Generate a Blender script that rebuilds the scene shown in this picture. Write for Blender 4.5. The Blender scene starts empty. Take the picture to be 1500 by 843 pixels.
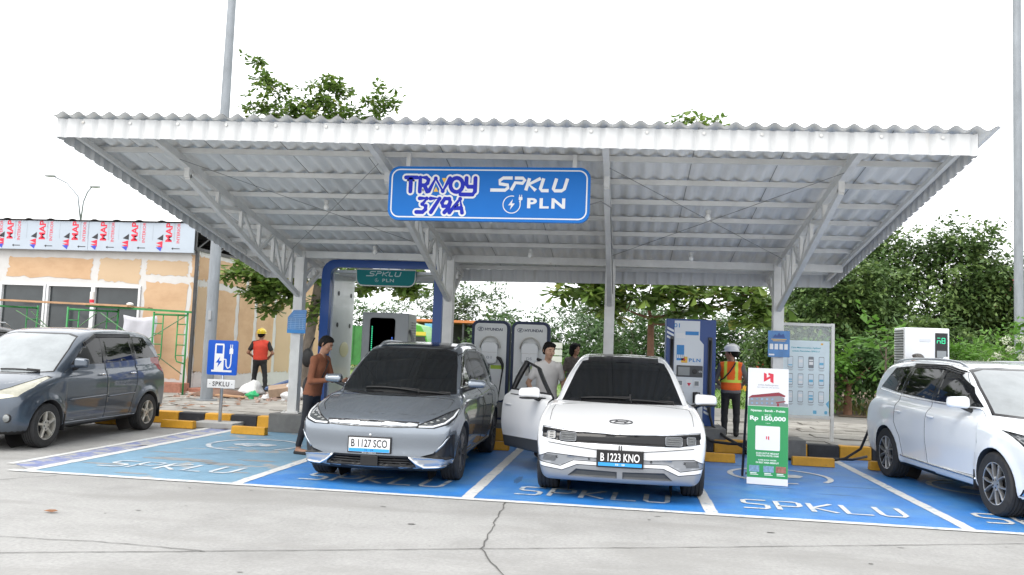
import bpy, bmesh, math, random
import numpy as np
from mathutils import Vector, Matrix
S = bpy.context.scene
C = S.collection
PI = math.pi

# ------------------------------------------------------------------ camera, sky, sun, exposure
cam_d = bpy.data.cameras.new('camera')
cam = bpy.data.objects.new('camera', cam_d)
C.objects.link(cam)
_yaw, _pit, _rol = 0.13714, 0.07407, 0.03811
_f = Vector((-math.sin(_yaw)*math.cos(_pit), math.cos(_yaw)*math.cos(_pit), math.sin(_pit)))
_r = Vector((math.cos(_yaw), math.sin(_yaw), 0))
_u = _r.cross(_f)
_r2 = math.cos(_rol)*_r + math.sin(_rol)*_u
_u2 = -math.sin(_rol)*_r + math.cos(_rol)*_u
_m = Matrix((_r2, _u2, -_f)).transposed().to_4x4()
_m.translation = Vector((0, 0, 1.6))
cam.matrix_world = _m
cam_d.sensor_width = 36
cam_d.lens = 36*1220/1500
cam_d.clip_end = 3000
cam_d.clip_start = 0.05
S.camera = cam

SUN_EL, SUN_AZ = math.radians(56), math.radians(-145)   # azimuth measured from +Y (into the picture) towards +X
world = bpy.data.worlds.new('World')
S.world = world
world.use_nodes = True
nt = world.node_tree
bg = nt.nodes['Background']
sky = nt.nodes.new('ShaderNodeTexSky')
sky.sky_type = 'NISHITA'
sky.sun_disc = False
sky.sun_elevation = SUN_EL
sky.sun_rotation = SUN_AZ
sky.dust_density = 4.0
cloud = nt.nodes.new('ShaderNodeTexNoise')              # a closed white cloud cover over the blue sky
cloud.inputs['Scale'].default_value = 2.2
cloud.inputs['Detail'].default_value = 4
ramp = nt.nodes.new('ShaderNodeValToRGB')
ramp.color_ramp.elements[0].position = 0.3
ramp.color_ramp.elements[1].position = 0.75
ramp.color_ramp.elements[0].color = (11.0, 11.25, 11.5, 1)
ramp.color_ramp.elements[1].color = (14.5, 14.6, 14.7, 1)
mixw = nt.nodes.new('ShaderNodeMixRGB')
mixw.inputs['Fac'].default_value = 0.9
nt.links.new(cloud.outputs['Fac'], ramp.inputs['Fac'])
nt.links.new(sky.outputs['Color'], mixw.inputs['Color1'])
nt.links.new(ramp.outputs['Color'], mixw.inputs['Color2'])
nt.links.new(mixw.outputs['Color'], bg.inputs['Color'])
bg.inputs['Strength'].default_value = 0.1

sun_d = bpy.data.lights.new('sun', 'SUN')
sun = bpy.data.objects.new('sun', sun_d)
C.objects.link(sun)
sun_d.energy = 1.3
sun_d.angle = math.radians(40)
sun_d.color = (1, 0.96, 0.9)
_sd = Vector((math.sin(SUN_AZ)*math.cos(SUN_EL), math.cos(SUN_AZ)*math.cos(SUN_EL), math.sin(SUN_EL)))
sun.rotation_euler = _sd.to_track_quat('Z', 'Y').to_euler()
S.view_settings.view_transform = 'Standard'
S.view_settings.look = 'None'
S.view_settings.gamma = 1
S.view_settings.exposure = 0.85
S.render.engine = 'CYCLES'
S.cycles.max_bounces = 8
S.cycles.use_denoising = True

# ------------------------------------------------------------------ materials
MATS = {}
def srgb(r, g, b):
    return tuple(((c/255+0.055)/1.055)**2.4 if c > 10 else c/255/12.92 for c in (r, g, b))
def mat(name, col, rough=0.5, metal=0.0, var=0.0, vscale=3.0, bump=0.0, bscale=40.0, coat=0.0, spec=0.5, emit=None, estr=0.0,
        col2=None, fac2=(0.45, 0.6), scale2=4.0, trans=0.0, coords='Object', stretch=None, alpha=None, sss=0.0, col3=None, fac3=(.5, .7), scale3=.3):
    """A Principled material: base colour varied by noise (var), a second colour in noise patches (col2), noise bump."""
    if name in MATS:
        return MATS[name]
    m = bpy.data.materials.new(name)
    m.use_nodes = True
    n = m.node_tree
    b = n.nodes['Principled BSDF']
    b.inputs['Roughness'].default_value = rough
    b.inputs['Metallic'].default_value = metal
    b.inputs['Specular IOR Level'].default_value = spec
    b.inputs['Coat Weight'].default_value = coat
    b.inputs['Coat Roughness'].default_value = 0.03
    b.inputs['Transmission Weight'].default_value = trans
    if alpha is not None:
        b.inputs['Alpha'].default_value = alpha
    c4 = (*col, 1)
    b.inputs['Base Color'].default_value = c4
    if var or col2 or bump:
        tc = n.nodes.new('ShaderNodeTexCoord')
        src = tc.outputs[coords]
        if stretch:
            mp = n.nodes.new('ShaderNodeMapping')
            mp.inputs['Scale'].default_value = stretch
            n.links.new(src, mp.inputs['Vector'])
            src = mp.outputs['Vector']
    last = None
    if var:
        nz = n.nodes.new('ShaderNodeTexNoise')
        nz.inputs['Scale'].default_value = vscale
        nz.inputs['Detail'].default_value = 8
        nz.inputs['Roughness'].default_value = 0.65
        n.links.new(src, nz.inputs['Vector'])
        rp = n.nodes.new('ShaderNodeValToRGB')
        rp.color_ramp.elements[0].position = 0.3
        rp.color_ramp.elements[1].position = 0.7
        rp.color_ramp.elements[0].color = (*[c*(1-var) for c in col], 1)
        rp.color_ramp.elements[1].color = (*[min(1, c*(1+var)) for c in col], 1)
        n.links.new(nz.outputs['Fac'], rp.inputs['Fac'])
        last = rp.outputs['Color']
    if col2:
        n2 = n.nodes.new('ShaderNodeTexNoise')
        n2.inputs['Scale'].default_value = scale2
        n2.inputs['Detail'].default_value = 9
        n2.inputs['Roughness'].default_value = 0.7
        n.links.new(src, n2.inputs['Vector'])
        r2 = n.nodes.new('ShaderNodeValToRGB')
        r2.color_ramp.elements[0].position = fac2[0]
        r2.color_ramp.elements[1].position = fac2[1]
        n.links.new(n2.outputs['Fac'], r2.inputs['Fac'])
        mx = n.nodes.new('ShaderNodeMixRGB')
        n.links.new(r2.outputs['Color'], mx.inputs['Fac'])
        if last is not None:
            n.links.new(last, mx.inputs['Color1'])
        else:
            mx.inputs['Color1'].default_value = c4
        mx.inputs['Color2'].default_value = (*col2, 1)
        last = mx.outputs['Color']
    if col3:
        n3 = n.nodes.new('ShaderNodeTexNoise'); n3.inputs['Scale'].default_value = scale3; n3.inputs['Detail'].default_value = 5; n3.inputs['Distortion'].default_value = 1.2
        mp3 = n.nodes.new('ShaderNodeMapping'); mp3.inputs['Scale'].default_value = (.35, 1.3, 1); n.links.new(src, mp3.inputs['Vector']); n.links.new(mp3.outputs['Vector'], n3.inputs['Vector'])
        r3 = n.nodes.new('ShaderNodeValToRGB'); r3.color_ramp.elements[0].position, r3.color_ramp.elements[1].position = fac3
        n.links.new(n3.outputs['Fac'], r3.inputs['Fac'])
        m3 = n.nodes.new('ShaderNodeMixRGB'); n.links.new(r3.outputs['Color'], m3.inputs['Fac']); n.links.new(last, m3.inputs['Color1']); m3.inputs['Color2'].default_value = (*col3, 1)
        last = m3.outputs['Color']
    if last is not None:
        n.links.new(last, b.inputs['Base Color'])
    if bump:
        nb = n.nodes.new('ShaderNodeTexNoise')
        nb.inputs['Scale'].default_value = bscale
        nb.inputs['Detail'].default_value = 6
        n.links.new(src, nb.inputs['Vector'])
        bp = n.nodes.new('ShaderNodeBump')
        bp.inputs['Strength'].default_value = bump
        bp.inputs['Distance'].default_value = 0.02
        n.links.new(nb.outputs['Fac'], bp.inputs['Height'])
        n.links.new(bp.outputs['Normal'], b.inputs['Normal'])
    if emit:
        b.inputs['Emission Color'].default_value = (*emit, 1)
        b.inputs['Emission Strength'].default_value = estr
    MATS[name] = m
    return m

# ------------------------------------------------------------------ objects
def thing(name, label, cat, loc=(0, 0, 0), rotz=0.0, group=None):
    o = bpy.data.objects.new(name, None)
    C.objects.link(o)
    o.location = loc
    o.rotation_euler = (0, 0, rotz)
    o.empty_display_size = 0.2
    return tag(o, label, cat, group)
def tag(o, label=None, cat=None, group=None, kind=None):
    if label: o['label'] = label
    if cat: o['category'] = cat
    if group: o['group'] = group
    if kind: o['kind'] = kind
    return o
def dup(o, parent=None, **kw):
    c = o.copy()
    C.objects.link(c)
    if parent is not None: c.parent = parent
    for ch in list(o.children): dup(ch, c)
    for k, v in kw.items():
        if k in ('loc',): c.location = v
        elif k == 'rotz': c.rotation_euler.z = v
        else: c[k] = v
    return c

class MB:
    """Collects shapes into one mesh."""
    def __init__(s):
        s.bm = bmesh.new()
        s.mi = 0
    def face(s, pts, mi=None):
        vs = [s.bm.verts.new(p) for p in pts]
        try:
            f = s.bm.faces.new(vs)
        except ValueError:
            return None
        f.material_index = s.mi if mi is None else mi
        return f
    def grid(s, rows, close_u=False, close_v=False, cap=False):
        """rows: list of rings of points."""
        V = [[s.bm.verts.new(p) for p in r] for r in rows]
        nr, nc = len(V), len(V[0])
        for i in range(nr if close_v else nr-1):
            for j in range(nc if close_u else nc-1):
                a, b, c, d = V[i][j], V[i][(j+1) % nc], V[(i+1) % nr][(j+1) % nc], V[(i+1) % nr][j]
                try:
                    f = s.bm.faces.new((a, b, c, d)); f.material_index = s.mi
                except ValueError:
                    pass
        if cap:
            for r in (list(reversed(V[0])), V[-1]):
                try:
                    f = s.bm.faces.new(r); f.material_index = s.mi
                except ValueError:
                    pass
        return s
    def box(s, c, d, rot=None, taper=None):
        """c centre, d full sizes; rot a Matrix; taper = (sx, sy) scale of the top face."""
        M = rot or Matrix.Identity(3)
        tx, ty = taper or (1, 1)
        P = []
        for z in (-1, 1):
            kx, ky = (tx, ty) if z > 0 else (1, 1)
            for x, y in ((-1, -1), (1, -1), (1, 1), (-1, 1)):
                P.append(Vector(c) + M @ Vector((x*d[0]/2*kx, y*d[1]/2*ky, z*d[2]/2)))
        v = [s.bm.verts.new(p) for p in P]
        for q in ((0, 3, 2, 1), (4, 5, 6, 7), (0, 1, 5, 4), (1, 2, 6, 5), (2, 3, 7, 6), (3, 0, 4, 7)):
            f = s.bm.faces.new([v[i] for i in q]); f.material_index = s.mi
        return s
    def bar(s, p, q, w, h, up=(0, 0, 1)):
        """square bar from p to q, w across, h along up."""
        p, q = Vector(p), Vector(q)
        d = (q-p); L = d.length; d.normalize()
        u = Vector(up); sd = d.cross(u)
        if sd.length < 1e-4: sd = d.cross(Vector((0, 1, 0)))
        sd.normalize(); u = sd.cross(d)
        M = Matrix((sd, d, u)).transposed()
        return s.box((p+q)/2, (w, L, h), M)
    def tube(s, pts, r, n=8, cap=True):
        pts = [Vector(p) for p in pts]
        rr = r if isinstance(r, (list, tuple)) else [r]*len(pts)
        rows = []
        ref = None
        for i, p in enumerate(pts):
            d = (pts[min(i+1, len(pts)-1)]-pts[max(i-1, 0)])
            if d.length < 1e-9: d = Vector((0, 0, 1))
            d.normalize()
            if ref is None:
                ref = d.orthogonal().normalized()
            ref = (ref - d*ref.dot(d))
            if ref.length < 1e-6: ref = d.orthogonal()
            ref.normalize()
            b = d.cross(ref)
            rows.append([p + (ref*math.cos(2*PI*k/n)+b*math.sin(2*PI*k/n))*rr[i] for k in range(n)])
        return s.grid(rows, close_u=True, cap=cap)
    def prism(s, poly, depth, O=(0, 0, 0), U=(1, 0, 0), V=(0, 0, 1)):
        """2D polygon in plane O,U,V, extruded by depth along U x V, both ways from the plane: front face at +depth."""
        O, U, V = Vector(O), Vector(U), Vector(V)
        N = U.cross(V)
        a = [s.bm.verts.new(O+U*x+V*y) for x, y in poly]
        b = [s.bm.verts.new(O+U*x+V*y+N*depth) for x, y in poly]
        n = len(poly)
        area = sum(poly[i][0]*poly[(i+1) % n][1]-poly[(i+1) % n][0]*poly[i][1] for i in range(n))
        if area*depth < 0:
            a.reverse(); b.reverse()
        fs = [s.bm.faces.new(list(reversed(a))), s.bm.faces.new(b)]
        for i in range(n):
            fs.append(s.bm.faces.new((a[i], a[(i+1) % n], b[(i+1) % n], b[i])))
        for f in fs: f.material_index = s.mi
        return s
    def lathe(s, prof, n=24, O=(0, 0, 0), axis='Z'):
        """profile (r, h) revolved round axis through O."""
        rows = []
        for r, h in prof:
            row = []
            for k in range(n):
                a = 2*PI*k/n
                x, y = r*math.cos(a), r*math.sin(a)
                p = {'Z': (x, y, h), 'X': (h, x, y), 'Y': (y, h, x)}[axis]
                row.append(Vector(O)+Vector(p))
            rows.append(row)
        return s.grid(rows, close_u=True)
    def ball(s, c, r, n=12, m=8):
        rx, ry, rz = r if isinstance(r, (tuple, list)) else (r, r, r)
        rows = []
        for i in range(m+1):
            t = PI*i/m
            q = max(math.sin(t), 1e-3)
            rows.append([Vector(c)+Vector((rx*q*math.cos(2*PI*k/n), ry*q*math.sin(2*PI*k/n), -rz*math.cos(t))) for k in range(n)])
        return s.grid(rows, close_u=True)
    def add(s, other_bm_or_mesh, M=None):
        me = other_bm_or_mesh
        vs = [s.bm.verts.new((M @ v.co) if M else v.co) for v in me.vertices]
        for p in me.polygons:
            try:
                f = s.bm.faces.new([vs[i] for i in p.vertices]); f.material_index = s.mi
            except ValueError:
                pass
        return s
    def obj(s, name, m, parent=None, smooth=False, bevel=0.0, weld=False, auto=None, loc=None, normals=True, segs=2):
        bm = s.bm
        if weld: bmesh.ops.remove_doubles(bm, verts=bm.verts, dist=1e-4)
        if normals: bmesh.ops.recalc_face_normals(bm, faces=bm.faces)
        me = bpy.data.meshes.new(name)
        bm.to_mesh(me); bm.free()
        for q in (m if isinstance(m, (list, tuple)) else [m]): me.materials.append(q)
        if smooth or auto is not None:
            me.polygons.foreach_set('use_smooth', [True]*len(me.polygons))
            if auto is not None: me.set_sharp_from_angle(angle=math.radians(auto))
        o = bpy.data.objects.new(name, me)
        C.objects.link(o)
        if parent is not None: o.parent = parent
        if loc is not None: o.location = loc
        if bevel:
            md = o.modifiers.new('bevel', 'BEVEL'); md.width = bevel; md.segments = segs
            md.limit_method = 'ANGLE'; md.angle_limit = math.radians(40)
            me.polygons.foreach_set('use_smooth', [True]*len(me.polygons))
            md.harden_normals = True
        return o
def struct(mb, name, m, **kw):
    return tag(mb.obj(name, m, **kw), kind='structure')
def rrect(x0, y0, x1, y1, r, n=5):
    """rounded rectangle polygon."""
    P = []
    for cx, cy, a0 in ((x1-r, y1-r, 0), (x0+r, y1-r, 90), (x0+r, y0+r, 180), (x1-r, y0+r, 270)):
        for k in range(n+1):
            a = math.radians(a0+90*k/n)
            P.append((cx+r*math.cos(a), cy+r*math.sin(a)))
    return P
def arc(cx, cy, r, a0, a1, n=24):
    return [(cx+r*math.cos(math.radians(a0+(a1-a0)*k/n)), cy+r*math.sin(math.radians(a0+(a1-a0)*k/n))) for k in range(n+1)]
def ribbon(pts, w, closed=False):
    """a 2D strip of width w along pts as a list of quads."""
    n = len(pts); Lp, Rp = [], []
    for i in range(n):
        a = Vector(pts[(i-1) % n] if closed else pts[max(i-1, 0)]); b = Vector(pts[(i+1) % n] if closed else pts[min(i+1, n-1)])
        d = (b-a); d = d.normalized() if d.length > 1e-9 else Vector((1, 0))
        nn = Vector((-d.y, d.x))*w/2
        p = Vector(pts[i]); Lp.append(p+nn); Rp.append(p-nn)
    m = n if closed else n-1
    return [(Lp[i], Rp[i], Rp[(i+1) % n], Lp[(i+1) % n]) for i in range(m)]
_tcache = {}
def text_verts(body, bold=0.0, shear=0.0, spacing=1.0, extrude=0.0):
    """glyph mesh of a word: (verts Nx3, faces), scaled so that its box is 0..1 wide and 0..1 high; also its aspect."""
    key = (body, bold, shear, spacing)
    if key in _tcache: return _tcache[key]
    cu = bpy.data.curves.new('text', 'FONT')
    cu.body = body; cu.offset = bold; cu.shear = shear; cu.space_character = spacing
    cu.resolution_u = 3
    o = bpy.data.objects.new('text', cu)
    C.objects.link(o)
    dg = bpy.context.evaluated_depsgraph_get()
    me = bpy.data.meshes.new_from_object(o.evaluated_get(dg))
    V = np.array([v.co[:] for v in me.vertices]); F = [tuple(p.vertices) for p in me.polygons]
    bpy.data.objects.remove(o); bpy.data.curves.remove(cu); bpy.data.meshes.remove(me)
    lo, hi = V.min(0), V.max(0)
    asp = (hi[0]-lo[0])/(hi[1]-lo[1])
    V = (V-lo)/np.maximum(hi-lo, 1e-6)
    _tcache[key] = (V[:, :2], F, asp)
    return _tcache[key]
def text_on(mb, body, x, y, h, w=None, O=(0, 0, 0), U=(1, 0, 0), V=(0, 0, 1), lift=0.0, bold=0.0, shear=0.0, spacing=1.0, align='C', rot=0.0):
    """letters h high (and w wide) whose box is centred (or left/right aligned) at x,y in plane O,U,V, lifted off it along U x V."""
    P, F, asp = text_verts(body, bold, shear, spacing)
    if w is None: w = h*asp
    O, U, V = Vector(O), Vector(U), Vector(V)
    N = U.cross(V)
    ox = {'C': -w/2, 'L': 0, 'R': -w}[align]
    ca, sa = math.cos(rot), math.sin(rot)
    vs = []
    for a, b in P:
        px, py = a*w+ox, b*h-h/2
        px, py = px*ca-py*sa, px*sa+py*ca
        vs.append(mb.bm.verts.new(O+U*(x+px)+V*(y+py)+N*lift))
    for f in F:
        try:
            q = mb.bm.faces.new([vs[i] for i in f]); q.material_index = mb.mi
        except ValueError:
            pass
    return mb
def flat(mb, poly, O=(0, 0, 0), U=(1, 0, 0), V=(0, 0, 1), lift=0.0):
    O, U, V = Vector(O), Vector(U), Vector(V); N = U.cross(V)
    mb.face([O+U*p[0]+V*p[1]+N*lift for p in poly]); return mb
def line_on(mb, pts, w, closed=False, **kw):
    for q in ribbon(pts, w, closed): flat(mb, q, **kw)
    return mb

# ------------------------------------------------------------------ implicit shapes -> mesh (surface nets), for cars and people
def smin(a, b, k):
    h = np.maximum(k-np.abs(a-b), 0)/k
    return np.minimum(a, b)-h*h*k*0.25
def smax(a, b, k):
    return -smin(-a, -b, k)
def surface_nets(F, org, h):
    nx, ny, nz = F.shape
    neg = F < 0
    cnt = np.zeros((nx-1, ny-1, nz-1), int)
    cs = [(i, j, k) for i in (0, 1) for j in (0, 1) for k in (0, 1)]
    sl = lambda c: (slice(c[0], nx-1+c[0]), slice(c[1], ny-1+c[1]), slice(c[2], nz-1+c[2]))
    for c in cs: cnt += neg[sl(c)]
    act = (cnt > 0) & (cnt < 8)
    I = np.argwhere(act)
    idx = -np.ones(act.shape, int); idx[act] = np.arange(len(I))
    val = {c: F[I[:, 0]+c[0], I[:, 1]+c[1], I[:, 2]+c[2]] for c in cs}
    acc = np.zeros((len(I), 3)); n = np.zeros(len(I))
    for a in cs:
        for ax in range(3):
            if a[ax]: continue
            b = list(a); b[ax] = 1; b = tuple(b)
            va, vb = val[a], val[b]
            cr = (va < 0) != (vb < 0)
            t = np.where(cr, va/np.where(cr, va-vb, 1), 0)
            p = np.array(a, float)[None, :]+np.outer(t, np.eye(3)[ax])
            acc[cr] += p[cr]; n[cr] += 1
    V = np.array(org)+h*(I+acc/n[:, None])
    Q = []
    for ax in range(3):
        o1, o2 = [(1, 2), (2, 0), (0, 1)][ax]
        A = [slice(1, -1)]*3; A[ax] = slice(0, -1)
        B = [slice(1, -1)]*3; B[ax] = slice(1, None)
        sa, sb = neg[tuple(A)], neg[tuple(B)]
        E = np.argwhere(sa != sb)
        if not len(E): continue
        flip = sa[tuple(E.T)]
        E = E.copy(); E[:, o1] += 1; E[:, o2] += 1
        d1 = np.eye(3, dtype=int)[o1]; d2 = np.eye(3, dtype=int)[o2]
        g = lambda P: idx[P[:, 0], P[:, 1], P[:, 2]]
        q = np.stack([g(E-d1-d2), g(E-d2), g(E), g(E-d1)], 1)
        q[~flip] = q[~flip][:, ::-1]
        Q.append(q)
    return V, np.concatenate(Q)
def gradient(f, V, e=0.003):
    G = np.zeros_like(V)
    for a in range(3):
        d = np.zeros(3); d[a] = e
        G[:, a] = (f(V+d)-f(V-d))/(2*e)
    return G
def snap(f, V, n=4, lim=0.02):
    for _ in range(n):
        G = gradient(f, V)
        s = (f(V)/np.maximum((G*G).sum(1), 0.05))[:, None]*G
        l = np.linalg.norm(s, axis=1, keepdims=True)
        V = V-s*np.minimum(1, lim/np.maximum(l, 1e-9))
    return V
def mesh_sdf(f, lo, hi, h, n=4):
    xs = [np.arange(lo[i], hi[i]+h, h) for i in range(3)]
    X, Y, Z = np.meshgrid(*xs, indexing='ij')
    P = np.stack([X.ravel(), Y.ravel(), Z.ravel()], 1)
    F = f(P).reshape(X.shape)
    V, Q = surface_nets(F, lo, h)
    return snap(f, V, n, h*0.6), Q

def blob(mb, pts, sub=2):
    """a rounded solid from 8 corner points (bottom 4 then top 4), Catmull-Clark smoothed"""
    me = bpy.data.meshes.new('blob')
    me.from_pydata([Vector(p) for p in pts], [], [(0, 3, 2, 1), (4, 5, 6, 7), (0, 1, 5, 4), (1, 2, 6, 5), (2, 3, 7, 6), (3, 0, 4, 7)])
    o = bpy.data.objects.new('blob', me); C.objects.link(o)
    md = o.modifiers.new('s', 'SUBSURF'); md.levels = sub
    e = bpy.data.meshes.new_from_object(o.evaluated_get(bpy.context.evaluated_depsgraph_get()))
    mb.add(e)
    bpy.data.objects.remove(o); bpy.data.meshes.remove(me); bpy.data.meshes.remove(e)
    return mb
def blob_box(mb, c, d, sub=2, k=1.25, rot=None):
    M = rot or Matrix.Identity(3)
    P = [Vector(c)+M @ Vector((x*d[0]/2*k, y*d[1]/2*k, z*d[2]/2*k)) for z in (-1, 1) for x, y in ((-1, -1), (1, -1), (1, 1), (-1, 1))]
    return blob(mb, P, sub)
# ------------------------------------------------------------------ vehicle materials
mat('gap_black', (.006, .006, .007), .6)
mat('trim_black', (.015, .015, .016), .45, var=.2)
mat('gloss_black', (.007, .007, .008), .12, spec=.4)
mat('bumper_silver', (.30, .315, .34), .42, .55)
mat('tyre', (.022, .022, .023), .75, var=.25, vscale=14, col2=(.055, .05, .045), fac2=(.55, .8), scale2=6)
mat('car_glass', (.007, .008, .009), .04, spec=.36)
mat('car_glass_sheen', (.27, .29, .30), .05, spec=.5, coat=.1, var=.25, vscale=1.4)  # opaque; bright sky reflection and light cabin are put into the base colour
mat('mirror_glass', (.7, .7, .72), .03, 1.0)
mat('chrome', (.75, .76, .78), .12, 1.0)
mat('satin_silver', (.55, .57, .6), .28, .9)
mat('lamp_dark', (.05, .055, .06), .06, coat=1, var=.4, vscale=12)
mat('lamp_clear', (.18, .19, .19), .08, coat=1, var=.35, vscale=9)
mat('lamp_yellowed', (.33, .32, .25), .14, coat=.8, var=.25, vscale=7)
mat('lamp_white', (.8, .82, .84), .2, coat=.6)
mat('lamp_red', (.25, .008, .012), .25, coat=.2)
mat('rim_grey', (.09, .09, .095), .35, .5)
mat('plate_black', (.01, .01, .011), .4)
mat('plate_black_face', (.012, .012, .013), .35, var=.3)
mat('plate_white', (.72, .73, .74), .4)
mat('plate_blue', (.03, .3, .68), .4)
mat('plate_navy', (.01, .06, .2), .4)
mat('lettering_white', (.8, .8, .8), .45)
mat('paint_grey_blue', (.068, .086, .112), .34, .55, coat=1, var=.03, vscale=2)
mat('paint_steel', (.245, .275, .315), .27, .72, coat=1, var=.03, vscale=2)
mat('paint_white', (.74, .75, .765), .35, 0, coat=1, var=.02, vscale=2)
mat('paint_pearl', (.77, .80, .825), .35, 0, coat=1, var=.02, vscale=2)
mat('paint_darkcar', (.03, .032, .036), .3, .3, coat=1)
mat('rim_silver', (.52, .50, .45), .38, .6, var=.25, vscale=9)
mat('rim_machined', (.5, .51, .52), .3, .8)
mat('rim_dark', (.03, .03, .032), .4, .3)
mat('brake_dark', (.02, .02, .02), .6)
mat('cladding_grey', (.05, .055, .062), .5, var=.1)

# ------------------------------------------------------------------ ground, paint, kerb, pavement
R0 = random.Random(5)
mat('concrete', (.33, .327, .318), .85, var=.16, vscale=30, bump=.35, bscale=220, col2=(.20, .197, .19), fac2=(.44, .80), scale2=.6, col3=(.24, .235, .225), fac3=(.48, .78), scale3=.9)
mat('concrete_dark', (.15, .15, .145), .85, var=.2, vscale=5, bump=.3, bscale=60)
mat('joint_dark', (.095, .092, .088), .9)
mat('stain', (.21, .207, .20), .85, var=.2, vscale=6)
mat('paint_blue', (.030, .185, .52), .42, var=.16, vscale=2.6, bump=.25, bscale=90, col2=(.095, .25, .46), fac2=(.46, .72), scale2=1.9)
mat('paint_blue_worn', (.145, .275, .385), .55, var=.15, vscale=2.4, bump=.2, bscale=120, col2=(.30, .31, .31), fac2=(.585, .62), scale2=1.25)
mat('paint_violet_worn', (.17, .20, .36), .65, var=.25, vscale=5, bump=.2, bscale=120, col2=(.34, .34, .34), fac2=(.46, .54), scale2=3.5)
mat('paint_white_road', (.60, .60, .585), .6, var=.14, vscale=8, bump=.15, bscale=120, col2=(.32, .38, .44), fac2=(.53, .63), scale2=8)
mat('paint_white_faded', (.55, .58, .60), .6, var=.12, vscale=8, col2=(.22, .32, .42), fac2=(.48, .62), scale2=5)
mat('kerb_yellow', (.58, .29, .018), .6, var=.14, vscale=6, bump=.2, bscale=60, col2=(.32, .20, .06), fac2=(.60, .75), scale2=7)
mat('kerb_black', (.018, .019, .024), .6, var=.3, vscale=6, bump=.2, bscale=60, col2=(.09, .085, .08), fac2=(.62, .8), scale2=7)
mat('paving', (.20, .19, .175), .9, var=.18, vscale=2.2, bump=.4, bscale=50, col2=(.22, .205, .18), fac2=(.5, .72), scale2=1.3)
mat('grass_green', (.10, .17, .035), .9, var=.35, vscale=1.5, col2=(.20, .22, .07), fac2=(.5, .75), scale2=.6)
mat('asphalt', (.17, .17, .17), .9, var=.12, vscale=3)
mat('soil', (.13, .09, .06), .95, var=.3, vscale=5)

def sheet(name, pts, z, m):
    b = MB(); b.face([(x, y, z) for x, y in pts]); return struct(b, name, m)
# one concrete sheet out to the horizon
b = MB()
xs = [-1200, -60, -20, -8, 0, 8, 20, 60, 1200]; ys = [-80, -8, 4, 8.7, 14.6, 24, 60, 150, 1400]
b.grid([[(x, y, 0) for x in xs] for y in ys])
struct(b, 'ground', MATS['concrete'])
F0, B0 = 8.80, 14.42
sheet('blue_bay_paint', [(-4.22, F0), (7.6, F0), (7.6, B0), (-4.22, B0)], .004, MATS['paint_blue'])
sheet('worn_bay_paint', [(-6.74, F0), (-4.22, F0), (-4.22, B0), (-6.74, B0)], .004, MATS['paint_blue_worn'])
sheet('border_strip_paint', [(-7.22, 9.25), (-6.74, 8.9), (-6.74, 14.2), (-7.22, 14.2)], .004, MATS['paint_violet_worn'])
def ragged(x0, y0, x1, y1, n=40, j=.006):
    """a painted line with slightly uneven edges"""
    P = []
    if abs(x1-x0) > abs(y1-y0):
        P = [(x0+(x1-x0)*i/n, y0+R0.uniform(-j, j)) for i in range(n+1)]+[(x1-(x1-x0)*i/n, y1+R0.uniform(-j, j)) for i in range(n+1)]
    else:
        P = [(x0+R0.uniform(-j, j), y0+(y1-y0)*i/n) for i in range(n+1)]+[(x1+R0.uniform(-j, j), y1-(y1-y0)*i/n) for i in range(n+1)]
    return P
b = MB()
def paint(poly, z=.008): b.face([(x, y, z) for x, y in poly])
# front line, dividing lines
paint(ragged(-6.95, 8.77, 7.8, 8.88, 120))
for xc in (-6.75, -4.22, -1.62, .93, 3.41, 6.0):
    P = ragged(xc-.065, 8.883, xc+.065, 14.3, 50); paint(P)
paint(ragged(-7.31, 9.22, -7.21, 14.2, 50))
paint(ragged(-6.2, 14.2, -5.2, 14.28, 12))
struct(b, 'white_lines', MATS['paint_white_road'])
# painted letters, read from the road: stroke letters, w wide, h deep
def stroke_word(x0, y0, w, h, m, name, st=.058, sl=.10):
    b = MB()
    L = {'S': [[(1, 1), (.25, 1), (.08, .93), (.08, .62), (.22, .54), (.80, .48), (.95, .40), (.95, .1), (.82, 0), (0, 0)]],
         'P': [[(.1, 0), (.1, 1), (.80, 1), (.98, .9), (.98, .55), (.82, .44), (.1, .44)]],
         'K': [[(.1, 0), (.1, 1)], [(.98, 1), (.16, .46), (.98, 0)]],
         'L': [[(.1, 1), (.1, 0), (1, 0)]],
         'U': [[(.1, 1), (.1, .16), (.22, 0), (.82, 0), (.96, .14), (.96, 1)]]}
    cw = w/5
    z = .010
    for i, ch in enumerate('SPKLU'):
        for k, pl in enumerate(L[ch]):
            pts = [(x0+i*cw+(px*.78+.08)*cw+sl*py*h*.6, y0+py*h) for px, py in pl]
            for q in ribbon(pts, st):
                b.face([(p[0], p[1], z+.0008*k) for p in q])
    return struct(b, name, m)
stroke_word(-6.33, 9.48, 1.75, .46, MATS['paint_white_faded'], 'bay_letters')
stroke_word(-3.75, 9.42, 1.76, .50, MATS['paint_white_faded'], 'bay_letters')
stroke_word(-1.20, 9.30, 1.76, .50, MATS['paint_white_faded'], 'bay_letters')
stroke_word(1.28, 9.33, 1.76, .52, MATS['paint_white_road'], 'bay_letters')
stroke_word(3.72, 9.33, 1.76, .52, MATS['paint_white_road'], 'bay_letters')
def plug_ring(cx, cy, r, m):
    b = MB()
    pts = [(cx+r*math.cos(math.radians(a)), cy+r*1.05*math.sin(math.radians(a))) for a in range(-40, 281, 8)]
    for q in ribbon(pts, .075): b.face([(p[0], p[1], .010) for p in q])
    P = [(-.30, -.02), (-.18, .10), (-.05, .08), (0, .16), (.10, .10), (.22, .13), (.3, .04), (.22, -.10), (.05, -.12), (0, -.2), (-.12, -.12), (-.2, -.14)]
    b.face([(cx+x*1.1, cy+y*1.3, .010) for x, y in P])
    struct(b, 'plug_symbol', m)
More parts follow.
